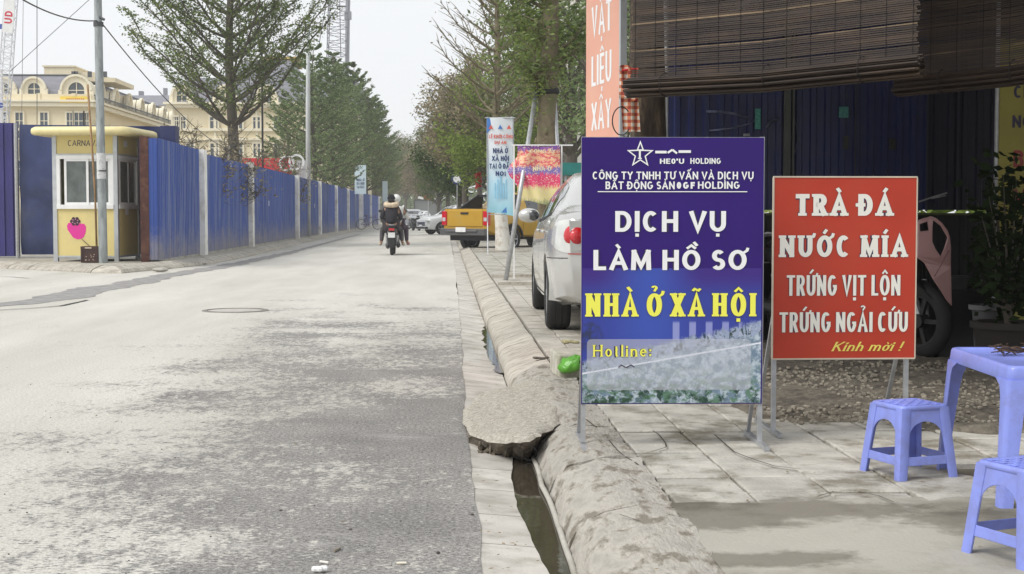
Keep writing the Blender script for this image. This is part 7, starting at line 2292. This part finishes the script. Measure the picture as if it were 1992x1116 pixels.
mb = MB(); mb.tube([(-.1, -.5, .25), (.3, -.5, .27)], .03, 10); mb.build('exhaust', M_steel, sed.t)
mb = MB(); mb.box2((-.006, -.43, .690), (.0, .735, .698)); mb.build('boot_seam', M_red, sed.t)
for sg_ in (1, -1):
    mb = MB(); mb.lathe([(.36, -.0), (.40, 0), (.40, .02), (.36, .02)], 26, Matrix.Translation((.93, sg_ * (sed.yat(.93, .5)) - (.02 if sg_ > 0 else 0), .31)), 'Y')

# ---- yellow pickup
PY = 43.7
pl = D(863, 403, PY)
yaw = R(90) - R(43)
Lp_, Wp = 5.3, 1.85
# rear-left corner sits at local (0, W/2)
off = Matrix.Rotation(yaw, 3, 'Z') @ Vector((.05, Wp / 2, 0))
pk = Car('pickup_truck', 'mustard yellow pickup parked at an angle, tailgate towards the road', None, M_yel, Lp_, Wp,
  [(0, .62), (.4, .50), (2.4, .42), (4.6, .42), (5.3, .5)],
  [(0, 1.27), (1.5, 1.26), (2.4, 1.22), (3.7, 1.16), (4.4, 1.12), (5.1, 1.0), (5.3, .85)],
  [(0, 1.285), (1.52, 1.285), (1.60, 1.34), (1.95, 1.74), (2.4, 1.80), (3.1, 1.78), (3.85, 1.22), (4.4, 1.17), (5.1, 1.05), (5.3, .90)],
  [(0, .93), (1.5, .93), (1.9, .76), (3.1, .74), (3.8, .86), (5.3, .85)],
  [(0, .95), (.03, .97), (.1, .99), (.4, 1), (4.5, 1), (5.0, .93), (5.3, .78)],
  (1.12, 4.30), .385, None, (pl.x - off.x, PY - off.y, 0.0), yaw, 'pickup truck')
for sg_ in (1, -1):
    zr_f = lambda x: max(1.27, min(itp(pk.ztop, x) - .10, 1.70))
    pk.patch('window', M_cglass, fr(1.85, 2.75, 8), lambda x: itp(pk.zbelt, x) + .04, zr_f, sg_, .006)
    pk.patch('window', M_cglass, fr(2.83, 3.55, 8), lambda x: itp(pk.zbelt, x) + .04, zr_f, sg_, .006)
    for x in (1.6, 2.79, 3.7): pk.patch('door_seam', M_seam, [x, x + .012], lambda x: .5, lambda x: itp(pk.zbelt, x), sg_, .003)
    pk.patch('side_step', M_trim, fr(1.75, 3.7, 4), lambda x: .36, lambda x: .50, sg_, .03, 2)
    for x in (2.0, 3.0):
        y = pk.yat(x, 1.05); mb = MB(); mb.ell((x, sg_ * (y + .02), 1.06), (.1, .02, .02), 8, 5); mb.build('handle', M_trim, pk.t)
    # wheel arch flares
    for x in (1.12, 4.30):
        mb = MB()
        for a in range(0, 180, 15):
            r = .455; y = sg_ * (pk.yat(x, .8) + .005)
            mb.bar((x + r * math.cos(R(a)), y, .385 + r * math.sin(R(a))), (x + r * math.cos(R(a + 15)), y, .385 + r * math.sin(R(a + 15))), .05, .05)
        mb.build('arch_flare', M_trim, pk.t)
pk.topglass('rear_window', 1.62, 1.92, M_cglass, .86); pk.topglass('windscreen', 3.15, 3.8); pk.mirror(3.6, 1.26, M_trim)
mb = MB(); mb.box2((.06, -.80, 1.275), (1.48, .80, 1.30)); mb.build('bed_cover', M_trim, pk.t)
mb = MB()
for sg_ in (1, -1): mb.add([(.55, sg_ * .80, 1.30), (1.60, sg_ * .80, 1.30), (1.62, sg_ * .74, 1.72), (1.35, sg_ * .74, 1.72), (.55, sg_ * .74, 1.30), (1.60, sg_ * .74, 1.30), (1.62, sg_ * .69, 1.72), (1.35, sg_ * .69, 1.72)], [(0, 1, 2, 3), (4, 5, 6, 7), (0, 1, 5, 4), (2, 3, 7, 6), (0, 3, 7, 4)])
mb.box2((1.36, -.74, 1.66), (1.60, .74, 1.725)); mb.build('roll_bar', M_black, pk.t)
mb = MB(); mb.box2((-.02, -.70, .76), (.02, .70, 1.255)); tg = bevel(mb.build('tailgate', M_yel, pk.t), .015)
mb = MB(); mb.box2((-.045, -.15, 1.13), (-.019, .15, 1.185)); mb.build('handle', M_black, tg)
for sg_ in (1, -1):
    mb = MB(); mb.box2((-.035, sg_ * .735, .80), (.10, sg_ * .925, 1.22)); tl_ = bevel(mb.build('tail_lamp', M_tail, pk.t), .012)
    mb = MB(); mb.box2((-.042, sg_ * .77, .92), (-.034, sg_ * .89, 1.03)); mb.build('reversing_lamp', M_clear, tl_)
mb = MB(); mb.box2((-.16, -.88, .50), (.06, .88, .70)); mb.box2((-.20, -.62, .60), (-.10, .62, .66)); bevel(mb.build('rear_bumper', mat('grey_bumper', (.13, .13, .13), .4, .3, .1, 4), pk.t), .02)
mb = MB(); mb.box2((-.212, -.20, .60), (-.201, .20, .74)); mb.build('number_plate', M_plate, pk.t)
mb = MB(); mb.box2((.1, -.7, .34), (.6, .7, .5)); mb.build('chassis', M_trim, pk.t)

# ---- white sports utility car poking out behind it, front towards us
def suv(name, label, px, Y, rz, paint, L=4.6, W=1.85, H=1.68, cat='car', group=None, long_hood=True):
    q = D(px, 440, Y)
    c = Car(name, label, group, paint, L, W,
      [(0, .34), (.5, .28), (4.0, .26), (L, .32)],
      [(0, 1.04), (1.5, 1.02), (3.0, 1.0), (3.6, .98), (4.3, .88), (L, .72)],
      [(0, 1.10), (.12, 1.30), (.35, H - .12), (.9, H), (2.2, H), (2.8, H - .12), (3.55, 1.06), (4.3, .95), (L, .78)],
      [(0, .80), (.4, .74), (2.4, .72), (3.4, .84), (L, .84)],
      [(0, .86), (.1, .94), (.4, 1), (3.9, 1), (4.35, .92), (L, .76)],
      (.85, 3.72), .34, None, (q.x, Y, 0), rz, cat)
    for sg_ in (1, -1):
        c.patch('window', M_cglass, fr(.5, 3.1, 14), lambda x: itp(c.zbelt, x) + .04, lambda x: max(itp(c.zbelt, x) + .05, min(itp(c.ztop, x) - .12, H - .14)), sg_, .006)
        mb = MB(); mb.ell((L - .10, sg_ * W * .36, .76), (.12, .20, .055), 12, 6); mb.build('headlight', M_clear, c.t, smooth=True)
        mb = MB(); mb.ell((.03, sg_ * W * .40, .95), (.05, .10, .12), 10, 6); mb.build('tail_lamp', M_tail, c.t, smooth=True)
    c.topglass('windscreen', 2.82, 3.5); c.topglass('rear_window', .12, .34); c.mirror(3.1, 1.05)
    mb = MB()
    for z, w in ((.64, .55), (.58, .55), (.52, .6)): mb.box2((L - .06, -w, z - .02), (L + .03, w, z + .012))
    mb.box2((L - .1, -.75, .32), (L + .02, .75, .42)); mb.build('grille', M_trim, c.t)
    mb = MB(); mb.box2((L + .03, -.24, .44), (L + .042, .24, .54)); mb.build('number_plate', M_plate, c.t)
    mb = MB(); mb.box2((L - .05, -.62, .672), (L + .028, .62, .69)); mb.build('grille_bar', M_rim, c.t)
    return c
# placed by its nose: heading towards the viewer and the road
s1 = suv('parked_car', 'white sports utility car nosing out from behind the yellow pickup', 862, 79.5, R(-158), M_wpaint)
s1.t.location = Vector((D(868, 440, 79).x + 2.9, 80.5, .0))
s2 = suv('parked_car', 'small white car facing us far down the road beside the rider', 797, 118, R(-88), M_wpaint, H=1.5)
s2.t.location = Vector((D(797, 430, 118).x + .1, 122.5, 0))
s3 = suv('parked_car', 'white car half hidden at the end of the road left of the sports utility car', 823, 150, R(-100), M_wpaint, H=1.45)
s3.t.location = Vector((D(822, 430, 150).x, 154, 0))

# grey container with red fittings far down the road
q = D(806, 445, 160); q2 = D(858, 390, 160)
t = thing('container', 'large plain grey container closing the view at the road end, a red sign above it', 'container', (q.x, 160, 0))
mb = MB(); w = q2.x - q.x; mb.box2((0, 0, .3), (w, 8, q2.z)); mb.build('box', mat('container_grey', (.17, .18, .18), .6, 0, .08, .8), t)
mb = MB()
for x in (0, w): mb.box2((x - .06, -.05, .3), (x + .06, .05, q2.z + .02))
mb.box2((0, -.05, q2.z), (w, .1, q2.z + .12)); mb.build('edge', M_iron, t)
t = thing('road_sign', 'small red and white fan shaped sign above the grey container', 'sign', (D(833, 380, 150).x, 150, 0))
z_ = D(833, 385, 150).z
mb = MB(); mb.plate([(-.55, .35), (-.2, .0), (.2, 0), (.55, .35), (.3, .5), (-.3, .5)], [], .05, Matrix.Translation((0, 0, z_ - .2))); mb.build('face', M_red, t)
mb = MB(); mb.plate([(-1.1, .15), (-.5, .05), (-.5, .3), (-1.0, .4)], [], .05, Matrix.Translation((0, 0, z_ - .2))); mb.plate([(1.1, .15), (.5, .05), (.5, .3), (1.0, .4)], [], .05, Matrix.Translation((0, 0, z_ - .2))); mb.build('wing', M_white, t)
mb = MB(); mb.tube([(0, .1, 0), (0, .1, z_ + .1)], .05, 6); mb.build('post', M_steel, t)

# small red flag and round mirror sign near the pickup cab
q = D(938, 355, 58); t = thing('red_flag', 'small drooping red flag on a pole left of the white and blue banner', 'flag', (q.x, 58, .12))
mb = MB(); mb.tube([(0, 0, 0), (0, 0, D(938, 325, 58).z)], .02, 6); mb.build('pole', M_steel, t)
z1_, z0_ = D(938, 332, 58).z - .12, D(938, 362, 58).z - .12
cloth(0, -.30, z0_, z1_, lambda u, v: (.03 * math.sin(v * 6), .05 * math.sin(u * 8), -.12 * u), M_red).build('cloth', M_red, t, smooth=True, fixn=False)
q = D(832, 352, 90); t = thing('round_sign', 'round blue and white sign on a post among the trees right of the road', 'sign', (q.x, 72, .12))
z_ = D(832, 352, 72).z
# its pole stands beside the kerb
t.location.x = .55; z_ = D(835, 352, 72).z
mb = MB(); mb.tube([(0, 0, 0), (0, 0, z_ + .2)], .03, 6); mb.build('post', M_steel, t)
mb = MB(); mb.lathe([(0, -.03), (.28, -.03), (.28, 0), (0, 0)], 20, Matrix.Translation((0, 0, z_)), 'Y'); mb.build('face', M_text_w, t)
mb = MB(); mb.lathe([(.20, -.035), (.29, -.034), (.29, -.005)], 20, Matrix.Translation((0, 0, z_)), 'Y'); mb.build('rim', M_navy, t)

# ================================================================== SCOOTERS
def scooter(label, paint, loc, rz, group=None, shield=True, plate=True, lean=0):
    """x forward, wheelbase 1.22, seat .76"""
    t = thing('scooter', label, 'scooter', loc, rz, group); t.rotation_euler = (lean, 0, rz)
    for x, nm in ((-.60, 'rear'), (.62, 'front')):
        w = empty('wheel', (x, 0, .26), 0, t)
        mb = MB(); mb.lathe([(.18, -.05), (.235, -.052), (.262, -.02), (.262, .02), (.235, .052), (.18, .05)], 28, axis='Y'); mb.build('tyre', M_rubber, w, smooth=True)
        mb = MB(); mb.lathe([(.185, -.03), (.165, -.03), (.165, .03), (.185, .03)], 22, axis='Y')
        for k in range(5): a = k * 1.2566; mb.bar((0, 0, 0), (.175 * math.cos(a), 0, .175 * math.sin(a)), .03, .03)
        mb.lathe([(0, -.045), (.05, -.045), (.05, .045), (0, .045)], 12, axis='Y'); mb.build('rim', M_rim, w)
    def loft(st, nm, m, n=14):
        mb = MB(); vs = []
        for (x, cz, hw, hh, p) in st:
            for k in range(n):
                a = 2 * math.pi * k / n; c_, s_ = math.cos(a), math.sin(a)
                vs.append((x, hw * abs(c_) ** p * (1 if c_ > 0 else -1), cz + hh * abs(s_) ** p * (1 if s_ > 0 else -1)))
        fs = [(i * n + k, i * n + (k + 1) % n, (i + 1) * n + (k + 1) % n, (i + 1) * n + k) for i in range(len(st) - 1) for k in range(n)] + [tuple(range(n)), tuple((len(st) - 1) * n + k for k in range(n))]
        mb.add(vs, fs); return mb.build(nm, m, t, ang=50)
    loft([(-.88, .70, .05, .03, .8), (-.82, .70, .11, .06, .8), (-.65, .66, .15, .10, .8), (-.40, .60, .17, .13, .8), (-.15, .52, .17, .15, .8), (-.02, .42, .13, .13, .8)], 'tail_body', paint)
    loft([(-.80, .775, .09, .025, .9), (-.70, .79, .13, .04, .9), (-.45, .775, .145, .045, .9), (-.2, .76, .13, .05, .9), (-.02, .75, .08, .03, .9)], 'seat', M_black)
    loft([(-.10, .30, .15, .05, .8), (.10, .27, .17, .035, .8), (.32, .29, .16, .04, .8)], 'footboard', M_black)
    mb = MB()
    for (y0, y1) in ((-.20, .20),):
        pass
    vs = []; n = 9; rows = [(.30, .30, .17), (.36, .45, .19), (.40, .62, .21), (.42, .78, .19), (.46, .88, .13)]
    for (x, z, w_) in rows:
        for k in range(n): u = -1 + 2 * k / (n - 1); vs.append((x - .07 * u * u + .05, u * w_, z))
    for (x, z, w_) in rows:
        for k in range(n): u = -1 + 2 * k / (n - 1); vs.append((x - .07 * u * u + .02, u * w_ * .97, z))
    fs = [(i * n + k, i * n + k + 1, (i + 1) * n + k + 1, (i + 1) * n + k) for i in range(4) for k in range(n - 1)]; m_ = 5 * n
    fs += [tuple(m_ + q_ for q_ in f)[::-1] for f in fs]
    mb.add(vs, fs)
    mb.build('leg_shield', paint, t, smooth=True, fixn=False)
    loft([(.36, .50, .07, .20, .9), (.46, .62, .10, .25, .9), (.56, .68, .06, .16, .9)], 'front_cowl', paint)
    loft([(.44, .42, .055, .04, .9), (.62, .535, .07, .012, .9), (.80, .40, .05, .02, .9)], 'front_mudguard', paint)
    mb = MB(); mb.tube([(.40, 0, .85), (.62, .0, .27)], .028, 8); mb.tube([(.60, .06, .55), (.63, .06, .27)], .018, 6); mb.build('fork', M_steel, t)
    loft([(.28, 1.0, .05, .03, .9), (.36, .98, .12, .06, .9), (.46, .95, .09, .06, .9), (.50, .93, .04, .03, .9)], 'headset', paint)
    mb = MB(); mb.tube([(.24, -.34, 1.0), (.32, -.16, 1.0), (.36, 0, .99), (.32, .16, 1.0), (.24, .34, 1.0)], .013, 6); mb.build('handlebar', M_trim, t, smooth=True)
    for s_ in (-1, 1):
        mb = MB(); mb.tube([(.27, s_ * .22, 1.0), (.27, s_ * .24, 1.12), (.25, s_ * .32, 1.20)], .006, 5); mb.ell((.25, s_ * .35, 1.22), (.015, .065, .042), 10, 6); mb.build('mirror', M_black, t, smooth=True)
        mb = MB(); mb.tube([(.26, s_ * .25, .995), (.235, s_ * .36, 1.0)], .018, 8); mb.build('grip', M_rubber, t)
    mb = MB(); mb.box((-.895, 0, .71), (.03, .15, .065)); bevel(mb.build('tail_lamp', M_tail, t), .012)
    mb = MB(); mb.tube([(-.62, 0, .84), (-.80, .08, .86), (-.90, .06, .84), (-.92, 0, .83), (-.90, -.06, .84), (-.80, -.08, .86), (-.62, 0, .84)], .011, 6); mb.build('grab_rail', M_steel, t, smooth=True)
    mb = MB(); mb.plate([(-.075, .62), (-.10, .50), (-.085, .30), (-.05, .22), (.05, .22), (.085, .30), (.10, .50), (.075, .62)], [], .02, Matrix.Translation((-.915, 0, 0)) @ Matrix.Rotation(R(-90), 4, 'Z')); mb.build('rear_mudguard', M_black, t)
    mb = MB(); mb.box((-.945, 0, .56), (.008, .19, .14)); mb.build('number_plate', M_plate, t)
    mb = MB(); mb.tube([(-.1, -.12, .22), (-.4, -.16, .23), (-.55, -.18, .27), (-.9, -.18, .34)], [.02, .035, .055, .05], 10); mb.build('exhaust', M_trim, t, smooth=True)
    mb = MB(); mb.ell((-.45, .12, .27), (.25, .07, .10), 12, 8); mb.build('engine_case', mat('engine_grey', (.10, .10, .105), .45, .4, .1, 8), t, smooth=True)
    mb = MB(); mb.tube([(-.60, .13, .30), (-.66, .14, .55)], .03, 8); mb.tube([(-.60, -.13, .30), (-.66, -.14, .55)], .03, 8); mb.build('shock_absorber', M_steel, t)
    return t

# ridden scooter
RX, RY = D(762, 495, 39.6).x, 39.6
rid = scooter('dark scooter ridden away from us down the middle of the road', mat('black_paint', (.02, .02, .022), .25, 0, .1, 3, coat=.5), (RX, RY + .86, .0), R(90))

# ================================================================== PEOPLE
def skin_body(name, joints, edges, m, parent, sub=2):
    names = list(joints)
    me = bpy.data.meshes.new(name)
    me.from_pydata([joints[k][0] for k in names], [(names.index(a), names.index(b_)) for a, b_ in edges], [])
    me.materials.append(m)
    o = bpy.data.objects.new(name, me); link(o, parent)
    md = o.modifiers.new('skin', 'SKIN'); md.use_smooth_shade = True
    sv = me.skin_vertices[0].data
    for i, k in enumerate(names):
        r = joints[k][1]; sv[i].radius = r if hasattr(r, '__len__') else (r, r)
        sv[i].use_root = (i == 0)
    s = o.modifiers.new('sub', 'SUBSURF'); s.levels = sub; s.render_levels = sub
    return o
M_skin = mat('skin', (.42, .25, .17), .6, 0, .08, 10)
def rider(label, loc, rz, coat, trousers, shoes, hood=None, hat=None, helmet=None, hands='bar', foot_dx=0, legw=.20):
    t = thing('person', label, 'person', loc, rz, 'two people on the ridden scooter')
    # x forward; hip at z .84
    J = {'pelvis': ((0, 0, .86), (.13, .17)), 'belly': ((.01, 0, 1.00), (.12, .155)), 'chest': ((.0, 0, 1.20), (.13, .185)), 'neckb': ((.02, 0, 1.36), (.07, .09)), 'neck': ((.03, 0, 1.43), .052),
         'head': ((.045, 0, 1.52), .085), 'crown': ((.045, 0, 1.60), .082)}
    E_ = [('pelvis', 'belly'), ('belly', 'chest'), ('chest', 'neckb'), ('neckb', 'neck'), ('neck', 'head'), ('head', 'crown')]
    for s, n in ((1, 'l'), (-1, 'r')):
        J['sh' + n] = ((.01, s * .17, 1.30), .062)
        if hands == 'bar':
            J['el' + n] = ((.16, s * .27, 1.09), .048); J['wr' + n] = ((.40, s * .30, 1.03), .033); J['ha' + n] = ((.46, s * .30, 1.02), .036)
        else:
            J['el' + n] = ((.0, s * .27, 1.05), .052); J['wr' + n] = ((.20, s * .20, .99), .034); J['ha' + n] = ((.27, s * .17, .98), .034)
        J['hi' + n] = ((.05, s * .09, .84), .10); J['kn' + n] = ((.42 + foot_dx, s * legw, .78 if hands == 'bar' else .70), .068); J['an' + n] = ((.34 + foot_dx * 1.2, s * (legw + .03), .38), .045)
        J['fo' + n] = ((.46 + foot_dx * 1.2, s * (legw + .06), .33), .038)
        E_ += [('chest', 'sh' + n), ('sh' + n, 'el' + n), ('el' + n, 'wr' + n), ('wr' + n, 'ha' + n), ('pelvis', 'hi' + n), ('hi' + n, 'kn' + n), ('kn' + n, 'an' + n), ('an' + n, 'fo' + n)]
    skin_body('body', J, E_, M_skin, t)
    def g(k, f): p, r = J[k]; return (p, tuple(x * f for x in r) if hasattr(r, '__len__') else r * f)
    # coat
    Jc = {k: g(k, 1.42) for k in ('pelvis', 'belly', 'chest', 'neckb', 'shl', 'shr', 'ell', 'elr', 'wrl', 'wrr')}
    Ec = [('pelvis', 'belly'), ('belly', 'chest'), ('chest', 'neckb')] + [(a, b_) for n in 'lr' for a, b_ in (('chest', 'sh' + n), ('sh' + n, 'el' + n), ('el' + n, 'wr' + n))]
    skin_body('jacket', Jc, Ec, coat, t)
    Jt = {k: g(k, 1.18) for k in ('pelvis', 'hil', 'hir', 'knl', 'knr', 'anl', 'anr')}
    skin_body('trousers', Jt, [(a, b_) for n in 'lr' for a, b_ in (('pelvis', 'hi' + n), ('hi' + n, 'kn' + n), ('kn' + n, 'an' + n))], trousers, t)
    for n in 'lr':
        p, _ = J['fo' + n]; mb = MB(); mb.ell((p[0] - .02, p[1], p[2] - .01), (.13, .05, .045), 12, 7); mb.build('shoe', shoes, t, smooth=True)
        p, _ = J['ha' + n]
        for f in range(4):   # fingers round the grip
            mb = MB(); y_ = p[1] + (.03 - .018 * f); mb.tube([(p[0] + .0, y_, p[2] + .02), (p[0] + .045, y_, p[2] + .012), (p[0] + .05, y_, p[2] - .015)], .009, 5); mb.build('finger', M_skin, t, smooth=True)
    hx, hz_ = .045, 1.565
    if hat:
        mb = MB(); mb.ell((hx - .005, 0, hz_ + .045), (.112, .102, .098), 18, 10); mb.lathe([(.104, 0), (.112, .01), (.112, .05), (.104, .06)], 18, Matrix.Translation((hx - .005, 0, hz_ - .0))); mb.build('knit_hat', hat, t, smooth=True)
    if helmet:
        mb = MB(); mb.ell((hx, 0, hz_ + .02), (.14, .125, .125), 18, 10); mb.build('helmet', helmet, t, smooth=True)
        mb = MB(); mb.ell((hx + .07, 0, hz_ - .005), (.08, .10, .05), 12, 8); mb.build('visor', M_cglass, t, smooth=True)
    else:
        mb = MB(); mb.ell((hx - .02, 0, hz_ - .02), (.10, .095, .11), 16, 9); mb.build('hair', mat('black_hair', (.012, .01, .009), .5), t, smooth=True)
    # face: nose, ears, eyes, mouth
    mb = MB(); mb.ell((hx + .085, 0, hz_ - .02), (.02, .013, .022), 8, 6); mb.build('nose', M_skin, t, smooth=True)
    for s in (1, -1):
        mb = MB(); mb.ell((hx, s * .085, hz_ - .02), (.018, .008, .028), 8, 6); mb.build('ear', M_skin, t, smooth=True)
        mb = MB(); mb.ell((hx + .076, s * .03, hz_), (.008, .013, .006), 8, 5); mb.build('eye', M_black, t)
    mb = MB(); mb.ell((hx + .078, 0, hz_ - .06), (.008, .022, .005), 8, 5); mb.build('mouth', M_red, t)
    if hood:
        mb = MB(); vs = []; fs = []; n = 24; m_ = 10
        for i in range(n):
            a = 2 * math.pi * i / n
            for j in range(m_):
                b_ = 2 * math.pi * j / m_
                rr = .068 * (1 + .25 * noise.noise(Vector((a * 3, b_ * 2, 1)))); R0 = .135
                x = (R0 + rr * math.cos(b_)) * math.cos(a); y = (R0 + .012 + rr * math.cos(b_)) * math.sin(a)
                vs.append((x - .0, y, 1.425 + rr * math.sin(b_) * 1.05 - .03 * math.cos(a) * -1))
        for i in range(n):
            for j in range(m_): fs.append((i * m_ + j, ((i + 1) % n) * m_ + j, ((i + 1) % n) * m_ + (j + 1) % m_, i * m_ + (j + 1) % m_))
        mb.add(vs, fs); mb.build('fur_hood', hood, t, smooth=True)
    return t
sy = RY + .86
pas = rider('person in black jacket with cream fur hood and black knit hat riding pillion', (RX - .02, sy - .48, -.02), R(90), mat('black_coat', (.018, .016, .022), .8, 0, .3, 9, bump=.4), mat('grey_trousers', (.07, .06, .065), .85, 0, .2, 8), mat('beige_shoe', (.50, .44, .33), .7), hood=mat('cream_fur', (.62, .50, .36), .95, 0, .3, 25, bump=1), hat=mat('black_knit', (.012, .012, .014), .9, 0, .3, 30, bump=.8), hands='waist', legw=.26, foot_dx=-.12)
dri = rider('person in white jacket and white helmet steering the scooter in front of the pillion rider', (RX + .10, sy - .02, -.02), R(90) - R(4), mat('white_coat', (.66, .66, .64), .7, 0, .1, 6), mat('navy_trousers', (.07, .05, .07), .8), mat('pink_shoe', (.45, .22, .22), .7), helmet=mat('white_helmet', (.7, .7, .68), .3), hands='bar', legw=.23)

# parked dark scooters by the right kerb far down, and the bicycle at the fence
scooter('dark scooter parked at the right kerb beyond the rider', mat('black_paint2', (.03, .03, .034), .3, coat=.4), (D(809, 440, 96).x, 97, 0), R(-70), 'scooters parked far down the road')
scooter('silver and black scooter parked beside the small white car far away', mat('grey_paint', (.30, .31, .33), .3, coat=.4), (D(786, 436, 104).x, 104.5, 0), R(60), 'scooters parked far down the road')
q = D(725, 443, 92); by = thing('bicycle', 'small bicycle leaning on the foot of the far blue fence', 'bicycle', (q.x - .2, 92, .13), R(4)); by.rotation_euler = (R(-8), 0, R(4))
for x in (-.52, .52):
    w = empty('wheel', (x, 0, .33), 0, by)
    mb = MB(); mb.lathe([(.30, -.015), (.33, -.02), (.335, 0), (.33, .02), (.30, .015)], 24, axis='Y'); mb.build('tyre', M_rubber, w)
    mb = MB()
    for k in range(8): a = k * .785; mb.tube([(0, 0, 0), (.3 * math.cos(a), 0, .3 * math.sin(a))], .004, 3)
    mb.build('spokes', M_steel, w)
mb = MB()
for a, b_ in (((-.52, 0, .33), (-.05, 0, .30)), ((-.05, 0, .30), (-.2, 0, .85)), ((-.52, 0, .33), (-.18, 0, .75)), ((-.18, 0, .75), (.38, 0, .80)), ((-.05, 0, .30), (.36, 0, .72)), ((.52, 0, .33), (.36, 0, .98))): mb.tube([a, b_], .018, 6)
mb.build('frame', mat('purple_frame', (.12, .06, .12), .4), by)
mb = MB(); mb.tube([(.30, -.25, 1.0), (.36, 0, .98), (.30, .25, 1.0)], .012, 5); mb.build('handlebar', M_steel, by); mb = MB(); mb.ell((-.22, 0, .88), (.13, .07, .03)); mb.build('saddle', M_black, by)
mb = MB(); mb.box((-.5, 0, .74), (.45, .16, .03)); mb.build('carrier', M_steel, by)

# ---- scooter with pink bodywork behind the red board
PKY = 9.5
M_pink = mat('pearl_pink_paint', (.72, .42, .41), .3, .1, .05, 4, coat=.7)
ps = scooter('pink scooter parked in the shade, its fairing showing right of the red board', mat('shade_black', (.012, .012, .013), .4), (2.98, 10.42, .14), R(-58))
for w_ in [c for c in ps.children if c.name.startswith('wheel')]:
    for c in w_.children:
        if c.name.startswith('rim'):
            c.material_slots[0].link = 'OBJECT'; c.material_slots[0].material = M_trim
pv = lambda px, py: D(px, py, PKY)
def fairing():
    o = pv(1800, 500)
    def c(px, py): v = pv(px, py); return (v.x - o.x, v.z - o.z)
    mb = MB()
    outer = [c(*p) for p in ((1784, 430), (1800, 424), (1815, 420), (1826, 424), (1838, 433), (1850, 448), (1855, 460), (1857, 480), (1857, 520), (1860, 560), (1863, 597), (1850, 585), (1835, 565), (1818, 543), (1800, 512), (1784, 500))]
    h1 = [c(*p) for p in ((1819, 428), (1836, 440), (1850, 462), (1842, 482), (1833, 499), (1822, 484), (1816, 470), (1817, 446))]
    h2 = [c(*p) for p in ((1792, 436), (1808, 430), (1810, 448), (1792, 450))]
    mb.plate(outer, [h1, h2], .02)
    # give it a swept double curve
    mb.v = [(v[0], v[1] + 1.2 * (v[0] + .02) ** 2 + .10 * abs(v[2]), v[2]) for v in mb.v]
    t_ = mb.build('fairing', M_pink, None); bevel(t_, .006, 3)
    t_.parent = ps; ps_m = Matrix.Translation(ps.location) @ Euler(ps.rotation_euler).to_matrix().to_4x4()
    t_.matrix_parent_inverse = ps_m.inverted(); t_.location = o
    mb = MB(); a, b_ = c(1818, 537), c(1846, 486); mb.tube([(a[0], .0, a[1]), ((a[0] + b_[0]) / 2 + .002, -.004, (a[1] + b_[1]) / 2), (b_[0], .004, b_[1])], .004, 6)
    s_ = mb.build('fairing_crease', mat('dull_rose', (.30, .13, .13), .5), None); s_.parent = ps; s_.matrix_parent_inverse = ps_m.inverted(); s_.location = o - Vector((0, .0, 0))
fairing()
mb = MB(); a, b_, c_ = pv(1788, 392), pv(1815, 383), pv(1842, 375)
mb.tube([a, b_, c_], .006, 6); mb.tube([pv(1812, 386), pv(1840, 380)], .004, 5)
o_ = mb.build('brake_lever', M_steel, None); o_.parent = ps; o_.matrix_parent_inverse = (Matrix.Translation(ps.location) @ Euler(ps.rotation_euler).to_matrix().to_4x4()).inverted()
# fallen leaves and scraps along the gutter and kerb
rg_ = np.random.default_rng(44); fl = []
for n_, (x0, x1), (y0, y1), z_ in ((70, (.12, .30), (4, 9), .004), (160, (.14, .42), (9.5, 30), -.012), (60, (.45, .70), (4, 20), .125), (120, (.80, 1.6), (5, 14), .128), (60, (1.6, 3.2), (4.2, 7), .134), (80, (-2.5, .08), (5, 25), .006)):
    p_ = np.column_stack([rg_.uniform(x0, x1, n_), rg_.uniform(y0, y1, n_), np.full(n_, z_)]); fl.append(p_)
fl = leaves_mesh(np.concatenate(fl), .011, 8, flat=.06); 
fl[:, 2] = np.repeat(fl[:, 2].reshape(-1, 4).mean(1), 4) + (fl[:, 2] - np.repeat(fl[:, 2].reshape(-1, 4).mean(1), 4)) * .15 + .003
tag(link(bpy.data.objects.new('fallen_leaves', mesh_np('fallen_leaves', fl, leaf_mat('dry_leaves', (.10, .07, .03), (.32, .24, .12), .1)))), kind='stuff')
# ================================================================== AIR
HZ = True
if HZ:
    hm = bpy.data.materials.new('haze'); hm.use_nodes = True
    N, L = hm.node_tree.nodes, hm.node_tree.links
    N.remove(N['Principled BSDF'])
    pv_ = N.new('ShaderNodeVolumePrincipled'); pv_.inputs['Density'].default_value = .0007
    pv_.inputs['Color'].default_value = (.93, .95, .98, 1); pv_.inputs['Anisotropy'].default_value = .2
    L.new(pv_.outputs[0], N['Material Output'].inputs['Volume'])
    mb = MB(); mb.box2((-160, -40, -1.16), (160, 440, 45))
    hz = mb.build('haze', hm); hz['kind'] = 'stuff'
